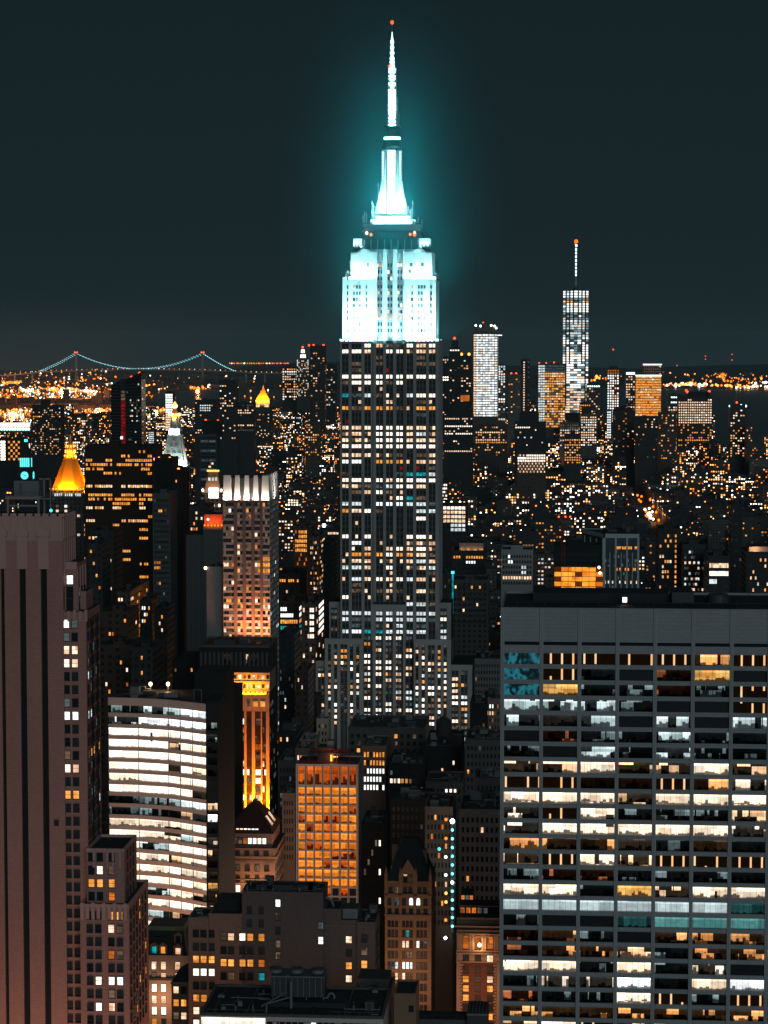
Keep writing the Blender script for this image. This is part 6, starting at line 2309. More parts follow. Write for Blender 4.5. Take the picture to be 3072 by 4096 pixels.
plain_block('low_arcade', 'low block with a warm lit arcade between the skyscraper and wide office slab', 'building', 1930, 2012, 2800, 1180, 30, 'brick_brown', vb=2960, n=7, pick=lambda r, i: ('pC' if r == 0 and i in (2, 3) else 'pp' if r == 1 and i < 4 else 'pd' if (r + i) % 5 == 0 else 'glass'), kit=4, seed=17)
plain_block('grey_window_block', 'grey block with a regular grid of dim windows right of the skyscraper foot', 'building', 1895, 2012, 2640, 1330, 34, 'limestone', vb=2830, n=10, pick=pk(18, .06, ('pk', 'pd'), (2, 1)), kit=5, seed=18, pitch=3.8)
plain_block('orange_lit_house', 'small house with one orange lit wall between glass shaft and white grid tower', 'building', 1128, 1180, 3180, 900, 22, 'brick_brown', vb=3420, n=4, pick=pk(19, .07, ('po', 'pA'), (1, 1)), kit=2, seed=19)
plain_block('back_block', 'dark block with faint white windows behind the orange lit house', 'building', 1112, 1185, 3050, 960, 30, 'brick_grey', vb=3200, n=5, pick=pk(20, .12, ('pk', 'pp'), (2, 1)), kit=3, seed=20)
plain_block('dim_block', 'dim low block left of the corner block beside the tall orange lit shaft', 'building', 1112, 1186, 2930, 1060, 30, 'city_f', vb=3060, n=5, pick=pk(22, .16, ('pk', 'pp', 'pA'), (2, 1, 1)), kit=4, seed=22)


def hoist():
	Y = 842.0
	p0, p1 = P(1811, 3760, Y), P(1809, 3285, Y)
	org = Vector((p0.x, Y, 0))
	T = thing('builders_hoist', 'tall slim hoist mast with a column of cyan white lamps', 'hoist', org)
	b = MB()
	w = .75
	zt = p1.z
	for sx_ in (-1, 1):
		for sy_ in (-1, 1):
			b.bar((p0.x + sx_ * w, Y + sy_ * w, 0), (p0.x + sx_ * w, Y + sy_ * w, zt), .09, 'metal_grey')
	z = 4.0
	k = 1
	while z < zt - 1.5:
		b.bar((p0.x - k * w, Y - w, z), (p0.x + k * w, Y - w, z + 1.5), .07, 'metal_grey')
		b.bar((p0.x - w, Y - w, z), (p0.x + w, Y - w, z), .07, 'metal_grey')
		z += 1.5
		k = -k
	b.build('mast', T, org)
	g = MB()
	for i in range(13):
		v = 3285 + 35.0 * i
		q = P(1809.5, v, Y - 1.0)
		g = MB()
		g.ball(q, .85 if i == 0 else .55, 'l_star' if i in (0, 7) else 'l_hoist')
		g.bar(q, (q.x, Y - w, q.z), .07, 'metal_grey')
		g.build('lamp', T, org)
		g = MB()
		q2 = P(1809.5, v + 13, Y - .9)
		q3 = P(1809.5, v + 25, Y - .9)
		g.box(q2.x - .45, q2.x + .45, Y - .95, Y - .85, q3.z, q2.z, 'oG')
		g.build('lit_panel', T, org)
	for u, v, m in ((1784, 3278, 'l_far_orange'), (1784, 3354, 'l_far_orange'), (1783, 3428, 'l_far_white'), (1783, 3500, 'l_far_cool'), (1784, 3573, 'l_far_amber'), (1784, 3608, 'l_far_amber'), (1783, 3680, 'l_far_orange'), (1782, 3752, 'l_star'), (1757, 3396, 'l_teal')):
		g = MB()
		q = P(u, v, Y - 1)
		g.ball(q, .58, m)
		g.bar(q, (p0.x, Y, q.z - .6), .05, 'metal_dark')
		g.build('lamp', T, org)
	point_light('hoist_light', P(1809, 3480, Y - 6), 900, (.5, .95, 1), 1)
	claim(p0.x - 2, p0.x + 2, Y - 2, Y + 2, 1795, 1825, 3285, 3780)


hoist()
# ================================================================ towers farther off
def far_tower(name, label, cat, u0, u1, vt, Y, D, wallm, vb, pitch, n, pick, fw=.62, wh=None, roofm='roof', side=0, beacon=None, extra=None, parts=100, rot=None, dark=False, group=None):
	"""one tower with its windows; past the size where panes can be told apart they are one part of kind stuff"""
	x0, x1, z = rect(u0, u1, vt, Y)
	org = Vector(((x0 + x1) / 2, Y + D / 2, 0))
	T = thing(name, label, cat, org, group)
	b = MB()
	b.box(x0, x1, Y, Y + D, 0, z, wallm, roofm)
	w_ = min(8.0, (x1 - x0) * .4)
	if D > 8:
		b.box(x0 + (x1 - x0) * .3, x0 + (x1 - x0) * .3 + w_, Y + D * .3, Y + D * .3 + min(8, D * .4), z - .02, z + 3.2, wallm, roofm)
	parapet(b, x0, x1, Y, Y + D, z, wallm, 1.2, .6)
	b.build('wall', T, org)
	W = Win(T, parts)
	wh = wh or pitch * .5
	if Y > 3600:                                     # panes merge with distance: fewer, larger fields of light
		px = Y / 2315
		p2, n2 = max(pitch, 2.5 * px), max(3, min(n, int((x1 - x0) / (2.2 * px))))
		kr, ki, wh, pick0 = p2 / pitch, n / n2, min(wh * p2 / pitch, p2 * .72), pick
		pick = lambda r, i: pick0(int(r * kr), int(i * ki))
		pitch, n = p2, n2
	zl = max(3, Zv(vb + 25, Y))
	pk_ = pick if dark else (lambda r, i: (lambda m: None if m in ('glass', 'glass2') else m)(pick(r, i)))
	grid(W, x0, x1, zl, z - 1.0, Y - .08, n, pitch, fw, wh, pk_, 0, .8)
	if side and x1 < 80:
		grid_side(W, Y, Y + D, zl, z - 1.0, x1 + .08, side, pitch, fw, wh, pk_, 0, .8)
	W.done()
	for q in beacon or []:
		p = P(q[0], q[1], Y + min(D * .5, 8))
		g = MB()
		r = q[2] if len(q) > 2 else 1.4 * Y / 3500
		g.bar((p.x, p.y, z - .05), (p.x, p.y, p.z), .18 * Y / 3000, 'metal_dark')
		g.ball(p, r, q[3] if len(q) > 3 else 'l_red')
		g.build('beacon', T, org)
	if extra:
		extra(T, org, x0, x1, Y, z, D)
	claim(x0, x1, Y, Y + D, u0, u1 + max(0, (2230 - u1) * D / (Y + D)), vt, vb)
	return T


FW = ['pW', 'pp', 'pA', 'pd', 'pc', 'pk', 'po']


def lit_box(T, org, name, x0, x1, y0, y1, z0, z1, m, top=None):
	g = MB()
	g.box(x0, x1, y0, y1, z0, z1, m, top or m)
	return g.build(name, T, org)


# ---- gold pyramid tower
def gold_pyramid():
	Y = 1900.0
	X = lambda u, v=1960: P(u, v, Y).x
	Z = lambda v, y=Y: Zv(v, y, 270)
	x0, x1 = X(196), X(338)
	D = x1 - x0
	ze = Z(1957)
	org = Vector(((x0 + x1) / 2, Y + D / 2, 0))
	T = thing('pyramid_tower', 'stone tower with floodlit golden pyramid roof and small lit lantern', 'tower', org)
	b = MB()
	b.box(x0 + 1, x1 - 1, Y + 1, Y + D - 1, 0, Z(2075), 'city_d', 'roof')
	b.box(x0 + 2, x1 - 2, Y + 2, Y + D - 2, Z(2075) - .1, ze, 'city_d', 'roof')
	b.box(x0 + .6, x1 - .6, Y + .6, Y + D - .6, ze - 1.2, ze, 'city_d', 'roof')
	for sx_ in (x0 + 1, x1 - 1):
		for sy_ in (Y + 1, Y + D - 1):
			b.cyl(sx_, sy_, ze - .1, ze + 3.2, .9, .1, 'gold_leaf', 6)
	b.build('wall', T, org)
	cx, cy_ = (x0 + x1) / 2, Y + D / 2
	r = MB()
	zt = Z(1828, cy_)
	h0, h1 = D / 2 - .6, 5.0
	n = 8
	prof = [(0, h0), (.5, (h0 + h1) / 2 - .3), (1, h1 - .4)]
	oct_ = lambda h: [(cx + h * a, cy_ + h * c) for a, c in ((-1, -.45), (-.45, -1), (.45, -1), (1, -.45), (1, .45), (.45, 1), (-.45, 1), (-1, .45))]
	for (t0, a), (t1, c) in zip(prof, prof[1:]):
		r.frustum(oct_(a), ze + (zt - ze) * t0, oct_(c), ze + (zt - ze) * t1, 'gold_leaf')
	r.build('roof', T, org)
	l = MB()
	z1, z2, z3, z4 = zt, Z(1796, cy_), Z(1770, cy_), Z(1736, cy_)
	l.cyl(cx, cy_, z1 - .1, z1 + 1, 4.4, 4.4, 'gold_leaf', 8)
	l.cyl(cx, cy_, z1 + 1, z2, 3.6, 3.6, 'gold_leaf', 8)
	l.cyl(cx, cy_, z2, z3, 4.4, 2.4, 'gold_leaf', 8)
	l.cyl(cx, cy_, z3, z4, 1.7, .1, 'gold_leaf', 8)
	o = l.build('lantern', T, org)
	for k, (va, vb, rr_) in enumerate(((1826, 1819, 4.6), (1812, 1799, 3.9), (1790, 1780, 3.3))):
		g = MB()
		for i in range(8):
			a = math.pi / 8 + i * math.pi / 4
			xx, yy = cx + rr_ * math.cos(a), cy_ + rr_ * math.sin(a)
			g.box(xx - .5, xx + .5, yy - .5, yy + .5, Z(va, cy_), Z(vb, cy_), 'l_far_amber')
		s = g.build('lantern_light', o)
		s.location = -org
	GO = (1.0, .33, .008)
	for k, (dx, dy) in enumerate(((0, -1), (1, 0), (-1, 0))):
		hx = D / 2 - .5
		area_light('roof_uplight', (cx + dx * (hx + 3), cy_ + dy * (hx + 3), ze + .6), (cx + dx * 5, cy_ + dy * 5, ze + 11), 22 if k == 0 else .8, .8 if k == 0 else 22, 19000, GO)
	area_light('roof_uplight', (cx + 1, cy_ - 7, zt + 1), (cx, cy_ - 2, zt + 7), 8, .6, 5000, GO)
	area_light('roof_uplight', (cx + 7, cy_ + 1, zt + 1), (cx + 2, cy_, zt + 7), .6, 8, 3500, GO)
	g = MB()
	rr = random.Random(4)
	for i in range(12):
		xx = x0 + 1 + (x1 - x0 - 2) * i / 11
		g.box(xx - .5, xx + .5, Y + .1, Y + .7, ze - .05, ze + .8, 'l_far_amber')
	g.build('lamp_row', T, org)['kind'] = 'stuff'
	W = Win(T)
	for i in range(14):
		W.add((x0 + 3 + i * 1.75, Y + 1.9, Z(1985)), 1.1, 2.2, 'pc' if i % 5 else 'pd')
	for r_ in range(26):
		for i in range(7):
			t = rr.random()
			if t < .22:
				W.add((x0 + 3 + i * 3.6, Y + .92, Z(2030 + r_ * 19)), 2.2, 2.0, rr.choice(('pC', 'pA', 'pp', 'pd', 'pp')))
		for i in range(6):
			if rr.random() < .16:
				W.add((x1 - .9, Y + 3 + i * 4, Z(2030 + r_ * 19)), 2.0, 2.0, rr.choice(('pA', 'pp', 'pd')), RI)
	W.done()
	claim(x0, x1, Y, Y + D, 190, 350, 1740, 2120)


gold_pyramid()


# ---- marble clock tower with lit spire
def spire_tower():
	Y = 2050.0
	X = lambda u, v=1870, y=Y: P(u, v, y).x
	Z = lambda v, y=Y: Zv(v, y, 705)
	x0, x1 = X(656), X(747)
	D = 20.0
	cx, cy_ = X(700, 1700, Y + 10), Y + 10
	org = Vector((cx, cy_, 0))
	T = thing('spire_tower', 'tall marble tower with white lit pyramid spire, round dormers and glowing gold lantern', 'tower', org)
	b = MB()
	b.box(x0, x1, Y, Y + D, 0, Z(1905), 'city_e', 'roof')
	b.box(x0 + .4, x1 - .4, Y + .4, Y + D - .4, Z(1905), Z(1878), 'marble_pale', 'roof')
	b.box(x0 - .8, x1 + .8, Y - .8, Y + D + .8, Z(1878), Z(1868), 'marble_pale', 'roof')
	b.box(x0 - .8, x1 + .8, Y - .8, Y + D + .8, Z(1985), Z(1976), 'marble_pale')
	b.build('wall', T, org)
	s = MB()
	h0, h1 = (x1 - x0) / 2 - .2, 5.6
	sq = lambda h: [(cx - h, cy_ - h), (cx + h, cy_ - h), (cx + h, cy_ + h), (cx - h, cy_ + h)]
	zb, zt = Z(1868), Z(1745, cy_)
	s.frustum(sq(h0), zb, sq(h1), zt, 'marble_pale')
	s.box(cx - h1 - .6, cx + h1 + .6, cy_ - h1 - .6, cy_ + h1 + .6, zt, zt + 1.6, 'marble_pale')
	for k in (-1, 1):                                # ribs at the corners
		s.bar((cx + k * h0, cy_ - h0, zb), (cx + k * h1, cy_ - h1, zt), .5, 'marble_pale')
	sp = s.build('spire', T, org)
	for t, xs_ in ((.22, (-2, -.3, 1.4)), (.42, (-1.6, 0, 1.6)), (.62, (-.8, .8)), (.8, (0,))):
		h = h0 + (h1 - h0) * t
		for k in xs_:
			d = MB()
			c = Vector((cx + k * h * .34 + .2, cy_ - h - .05, zb + (zt - zb) * t))
			for i in range(8):
				a0, a1 = math.pi * i / 8, math.pi * (i + 1) / 8
				d.bar(c + Vector((1.1 * math.cos(a0), -.2, 1.1 * math.sin(a0))), c + Vector((1.1 * math.cos(a1), -.2, 1.1 * math.sin(a1))), .3, 'marble_pale')
			o = d.build('dormer', sp)
			o.location = -org
	l = MB()
	z1, z2, z3 = zt + 1.6, Z(1712, cy_), Z(1668, cy_)
	l.box(cx - 5.2, cx + 5.2, cy_ - 5.2, cy_ + 5.2, z1, z2, 'marble_pale')
	l.cyl(cx, cy_, z2, z3, 3.6, 3.2, 'marble_pale', 8)
	for i in range(8):
		a = math.pi / 8 + i * math.pi / 4
		l.bar((cx + 3.8 * math.cos(a), cy_ + 3.8 * math.sin(a), z2), (cx + 3.8 * math.cos(a), cy_ + 3.8 * math.sin(a), z3), .4, 'marble_pale')
	l.cyl(cx, cy_, z3, Z(1655, cy_), 4.2, 4.4, 'gold_far', 12)
	l.cyl(cx, cy_, Z(1655, cy_), Z(1632, cy_), 3.2, 1.4, 'gold_far', 12)
	l.cyl(cx, cy_, Z(1632, cy_), Z(1612, cy_), .9, .7, 'gold_far', 8)
	l.build('lantern', T, org)
	g = MB()
	for i in range(10):
		a = i * math.pi / 5
		g.ball((cx + 4.9 * math.cos(a), cy_ + 4.9 * math.sin(a), Z(1658, cy_)), 1.25, 'l_warm' if i % 2 else 'l_far_amber')
	g.build('lamp_row', T, org)['kind'] = 'stuff'
	g = MB()
	g.cyl(cx, cy_, Z(1632, cy_), Z(1622, cy_), 1.5, 2.6, 'l_warm', 10)
	g.cyl(cx, cy_, Z(1622, cy_), Z(1606, cy_), 2.6, .3, 'l_far_amber', 10)
	g.build('lantern_light', T, org)
	area_light('spire_light', (cx + 1.5, cy_ - h0 - 3.0, zb + .4), (cx + 1, cy_ - 7, zb + 14), 14, 1, 11000, (.80, 1, .94))
	area_light('spire_light', (cx + h0 + 3.0, cy_, zb + .4), (cx + 7, cy_, zb + 14), 1, 14, 11000, (.80, 1, .94))
	area_light('spire_light', (cx, cy_ - 7.5, zt + 1.7), (cx, cy_ - 4, z2 + 4), 8, .6, 3500, (.85, 1, .9))
	area_light('spire_light', (cx, cy_ - 6.5, z3 - 2), (cx, cy_ - 2, z3 + 5), 4, .6, 2500, (1, .5, .1))
	W = Win(T)
	for k in range(2):
		W.add((x1 + .05, Y + 4 + k * 9, Z(1968)), 4.5, 8, 'pd', RI)
	W.add((X(734), Y - .05, Z(1968)), 2.2, 9, 'pp')
	rr = random.Random(3)
	for r in range(30):
		for i in range(4):
			if rr.random() < .06:
				W.add((x0 + 6 + i * 3.4, Y - .06, Z(2010 + r * 18)), 1.4, 1.8, 'pA')
	W.done()
	claim(x0, x1, Y, Y + D, 660, 770, 1600, 2300)


spire_tower()


# ---- towers of the middle distance on the left
rq = random.Random(77)
S_rows = {1: .15, 2: .70, 3: .85, 4: .30, 5: .45, 7: .22, 8: .92, 10: .9, 11: .97, 12: .45, 13: .4, 15: .12, 16: .35, 18: .25, 20: .12, 23: .2, 26: .2, 28: .12, 29: .16}


def s_pick():
	rr = random.Random(5)
	state = {}

	def f(r, i):
		p = S_rows.get(r, .03)
		k = (r, i // 4)
		if k not in state:
			state[k] = rr.random()
		if state[k] < p * 1.05 and rr.random() < .88:
			return 'pA' if r not in (8, 13, 16) or rr.random() < .4 else 'pp'
		return 'glass'
	return f


far_tower('dark_office_tower', 'broad dark bronze office tower with bands of amber windows behind the gold pyramid', 'tower', 338, 612, 1789, 1700, 42, 'dark_bronze', 2380, 3.22, 30, s_pick(), fw=.78, wh=1.9,
		  extra=lambda T, o, x0, x1, Y, z, D: (lit_box(T, o, 'roof_house', x0 + .3, x1 - .3, Y + 1.2, Y + D - 2, z - 9.5, z + .6, 'dark_bronze', 'roof')))
far_tower('slim_dark_tower', 'slim dark tower with four red roof lamps and one column of amber windows', 'tower', 618, 690, 1837, 1640, 26, 'black_stone', 2100, 3.4, 6,
		  lambda r, i: ('pA' if i == 3 and 6 < r < 16 else 'glass'), beacon=[(619, 1836, 1.0, 'l_orange'), (636, 1833, 1.0, 'l_orange'), (659, 1837, 1.0, 'l_orange'), (679, 1833, 1.0, 'l_orange')])
far_tower('unlit_slab', 'unlit slab with a thin row of tiny amber windows before the marble spire tower', 'tower', 688, 729, 1884, 1560, 30, 'black_stone', 2560, 3.4, 4,
		  lambda r, i: ('pA' if i == 1 and r % 6 in (1, 4) else 'glass'), beacon=[(714, 1878, 1.1, 'l_orange')])
far_tower('balcony_tower', 'dark green glass balcony tower in front of the slim dark tower', 'tower', 610, 680, 1980, 1450, 28, 'blue_slab', 2420, 3.3, 7,
		  lambda r, i: ({(2, 2): 'pA', (2, 3): 'pA', (2, 5): 'pd', (12, 0): 'po', (12, 1): 'po', (12, 2): 'po', (13, 0): 'pA', (13, 1): 'pA', (13, 2): 'po', (16, 2): 'pA'}.get((r, i)) or ('pk' if (r * 7 + i * 3) % 23 == 0 else 'glass2' if r % 2 else 'glass')), dark=True, wh=1.7, fw=.85)
far_tower('residential_tower', 'stepped dark apartment tower with warm windows right below the gold pyramid', 'tower', 362, 452, 2128, 1330, 30, 'city_c', 2360, 3.3, 7,
		  picker(51, .20, ('pA', 'pp', 'pW'), (3, 2, 1), cols={1: 2.4, 2: 2.6, 4: 1.4, 0: .9}), beacon=[(410, 2150, .9, 'l_far_white')])
far_tower('bright_window_block', 'dark block with a cluster of very bright warm windows beside the striped brick tower', 'building', 352, 408, 2180, 1240, 24, 'city_c', 2360, 3.3, 4,
		  lambda r, i: ('pW' if i in (1, 2) and 7 < r < 14 else 'pA' if (r * 3 + i) % 7 == 0 else 'glass'))
far_tower('amber_washed_block', 'old block with its long side wall washed in amber street light', 'building', 465, 520, 2372, 1250, 60, 'city_b', 2560, 3.5, 4,
		  lambda r, i: 'pp' if r in (0, 2) and i in (0, 1) else ('pA' if (r + i) % 5 == 0 else 'glass'), side=12,
		  extra=lambda T, o, x0, x1, Y, z, D: area_light('street_fill', (x1 + 14, Y + 26, z - 42), (x1, Y + 26, z - 14), 4, 40, 30000, (1, .38, .10)))
far_tower('brick_loft', 'reddish loft with dark roof gear before the amber washed block', 'building', 402, 512, 2455, 1160, 30, 'city_e', 2650, 3.4, 8, picker(53, .10, ('pA', 'po', 'pp'), (2, 1, 1)), side=6)
far_tower('checker_block', 'dark apartment slab with two columns of bright white and amber windows', 'building', 560, 606, 2405, 1220, 24, 'city_f', 2700, 3.5, 4,
		  lambda r, i: ({0: 'pC', 1: 'pW', 2: 'pc'}.get(r % 9) if i in (0, 1) and (r * 5 + i) % 3 != 2 else 'pA' if (r + i) % 9 == 3 else 'glass'))
far_tower('dark_column_block', 'dark apartment slab with paired warm windows just left of the unlit slab', 'building', 618, 668, 2440, 1200, 24, 'city_f', 2740, 3.5, 4,
		  lambda r, i: ('pp' if i in (1, 2) and (r * 3 + i) % 4 == 0 else 'pA' if i == 2 and r % 5 == 0 else 'glass'))
far_tower('low_red_block', 'low dark red block with sparse amber windows behind the curved office block', 'building', 400, 520, 2590, 1080, 34, 'city_e', 2780, 3.5, 9, picker(55, .13, ('pA', 'po', 'pp'), (2, 2, 1)))
far_tower('low_grey_block', 'low grey block with small window column behind the curved office block', 'building', 524, 610, 2600, 1050, 30, 'city_c', 2740, 3.5, 7, lambda r, i: 'pA' if i == 3 and r < 8 and r % 2 == 0 else 'glass')
far_tower('plain_low_block', 'plain dark low block below the unlit slab', 'building', 690, 800, 2650, 1120, 34, 'black_stone', 2780, 3.5, 9, picker(57, .05, ('pd', 'pA'), (2, 1)))
far_tower('amber_block', 'narrow dark block with scattered amber windows between spire tower and crowned tower', 'building', 756, 826, 2030, 1500, 34, 'city_c', 2560, 3.5, 6, picker(58, .24, ('pA', 'pp', 'po', 'pW'), (3, 2, 2, 1)))
far_tower('teal_glass_tower', 'dim teal glass tower with horizontal bands right of the marble spire', 'tower', 800, 866, 1740, 2600, 30, 'blue_slab', 2000, 3.6, 6,
		  lambda r, i: 'pk' if r % 3 == 1 else ('pp' if (r, i) in ((8, 4), (9, 3)) else 'glass'), beacon=[(823, 1682, 1.6), (872, 1684, 1.6)], dark=True, wh=2.2, fw=.95,
		  extra=lambda T, o, x0, x1, Y, z, D: lit_box(T, o, 'roof_house', x0 + 2, x1 + 3, Y + 6, Y + D, z - 1, Zv(1684, Y), 'black_stone', 'roof'))


def mansard_lit():
	# dark block with an amber lit attic and bright square sign-like window, and the one with a glowing orange roof
	Y = 1750.0
	x0, x1, z = rect(812, 886, 1965, Y)
	org = Vector(((x0 + x1) / 2, Y + 14, 0))
	T = thing('attic_block', 'dark block with pale cornice lamps, sloped amber attic and one brilliant square window', 'building', org)
	b = MB()
	b.box(x0, x1, Y, Y + 28, 0, z, 'city_g', 'roof')
	b.box(x0 - 1, x1 + 1, Y - 1, Y + 29, z - 1, z, 'marble_pale', 'roof')
	b.build('wall', T, org)
	r = MB()
	r.frustum([(x0 + 1, Y + 1), (x1 - 1, Y + 1), (x1 - 1, Y + 27), (x0 + 1, Y + 27)], z, [(x0 + 3.5, Y + 5), (x1 - 3.5, Y + 5), (x1 - 3.5, Y + 23), (x0 + 3.5, Y + 23)], Zv(1890, Y), 'brick_tan', 'roof')
	r.build('roof', T, org)
	g = MB()
	for i in range(9):
		xx = x0 + 3 + (x1 - x0 - 6) * i / 8
		g.ball((xx, Y + 4.6, Zv(1887, Y)), .7, 'l_far_amber')
	g.ball((x0, Y - 1, z + .9), 1.0, 'l_far_white')
	g.ball((x1, Y - 1, z + .9), 1.0, 'l_far_white')
	g.build('lamp_row', T, org)['kind'] = 'stuff'
	W = Win(T)
	W.add(((x0 + x1) / 2 + 1, Y - .06, Zv(1995, Y)), 7.2, 7.6, 'l_white')
	for i in range(3):
		W.add((x0 + 5 + i * 2.6, Y - .06, Zv(1955 + 18, Y) + 9), 1.6, 2.4, 'pc')
	for i in range(6):
		W.add((x0 + 2 + i * 2.1, Y - .06, Zv(2030, Y)), 1.4, 2.0, ('pp', 'pk', 'l_warm')[i % 3])
	W.done()
	point_light('attic_light', ((x0 + x1) / 2, Y - 6, z + 4), 4000, (1, .5, .2), 1)
	claim(x0, x1, Y, Y + 28, 800, 890, 1880, 2060)
	Y = 1450.0
	x0, x1, z = rect(812, 892, 2105, Y)
	org = Vector(((x0 + x1) / 2, Y + 14, 0))
	T = thing('orange_roofed_block', 'dark green block with a glowing red orange attic beside the crowned stone tower', 'building', org)
	b = MB()
	b.box(P(742, 2200, Y).x, x1, Y + 2, Y + 30, 0, Zv(2145, Y), 'blue_slab', 'roof')
	b.box(x0, x1, Y + .5, Y + 26, 0, z, 'blue_slab', 'roof')
	for i in range(8):
		xx = P(742, 2200, Y).x + i * 3
		b.box(xx, xx + .5, Y + 1.6, Y + 2.05, 0, Zv(2150, Y), 'metal_dark')
	b.build('wall', T, org)
	r = MB()
	r.box(x0 + .5, x1 - .5, Y + 2, Y + 24, z - .05, Zv(2062, Y), 'brick_red', 'roof')
	for i in range(3):
		xx = x0 + 1 + i * 4.4
		r.bar((xx, Y + 1.9, z), (xx + 3.4, Y + 1.9, Zv(2066, Y)), .12, 'metal_dark')
	r.build('attic', T, org)
	g = MB()
	for i in range(6):
		g.ball((x0 + 1 + (x1 - x0 - 2) * i / 5, Y + .6, z + .6), .62, 'l_far_orange')
	g.ball((x0 + 3, Y + 1.6, Zv(2082, Y)), .7, 'l_warm')
	g.build('lamp_row', T, org)['kind'] = 'stuff'
	area_light('attic_light', ((x0 + x1) / 2, Y - 2.5, z + .6), ((x0 + x1) / 2, Y + 2, z + 5), 11, .6, 3600, (1, .13, .015))
	claim(x0, x1, Y, Y + 30, 742, 893, 2060, 2300)


mansard_lit()


def clock_tower():
	Y = 3100.0
	X = lambda u, v=1900: P(u, v, Y).x
	Z = lambda v: Zv(v, Y, 100)
	x0, x1 = X(72), X(128)
	org = Vector(((x0 + x1) / 2, Y + 9, 0))
	T = thing('clock_tower', 'dark clock tower with glowing teal dial and teal lit lantern', 'tower', org)
	b = MB()
	b.box(x0, x1, Y, Y + 19, 0, Z(1870), 'city_f', 'roof')
	b.box(x0 + 2, x1 - 2, Y + 2, Y + 17, Z(1870) - .1, Z(1826), 'city_f', 'roof')
	b.frustum([(x0 + 2, Y + 2), (x1 - 2, Y + 2), (x1 - 2, Y + 17), (x0 + 2, Y + 17)], Z(1826), [(x0 + 7, Y + 8), (x1 - 7, Y + 8), (x1 - 7, Y + 11), (x0 + 7, Y + 11)], Z(1785), 'city_f')
	b.box(x0 + 7, x1 - 7, Y + 8, Y + 11, Z(1785) - .1, Z(1760), 'city_f')
	b.build('wall', T, org)
	for i in range(5):
		lit_box(T, org, 'lantern_window', x0 + 2.4 + i * 2.7, x0 + 4.6 + i * 2.7, Y + 1.8, Y + 1.95, Z(1868), Z(1832), 'l_tealdial')
	lit_box(T, org, 'lantern_window', x1 - 1.95, x1 - 1.8, Y + 4, Y + 9, Z(1868), Z(1832), 'l_tealdial')
	c = Vector(((x0 + x1) / 2 - .6, Y - .1, Z(1902)))
	for cc, ax in ((c, 0), (Vector((x1 + .1, Y + 9, Z(1902))), 1)):
		d = MB()
		pt = lambda a, r: cc + (Vector((r * math.cos(a), 0, r * math.sin(a))) if ax == 0 else Vector((0, r * math.cos(a), r * math.sin(a))))
		d.face([pt(2 * math.pi * i / 24, 5.3) for i in range(24)], 'l_tealdial')
		o = d.build('dial', T, org)
		h = MB()
		off = Vector((0, -.15, 0)) if ax == 0 else Vector((.15, 0, 0))
		h.bar(cc + off, pt(2.7, 3.6) + off, .35, 'glass2')
		h.bar(cc + off, pt(-.2, 2.6) + off, .4, 'glass2')
		h.build('clock_hand', o).location = -org
	lit_box(T, org, 'beacon', x0 + 7.5, x1 - 7.5, Y + 7.5, Y + 8, Z(1768), Z(1758), 'l_teal')
	claim(x0, x1, Y, Y + 19, 60, 140, 1755, 1960)


clock_tower()


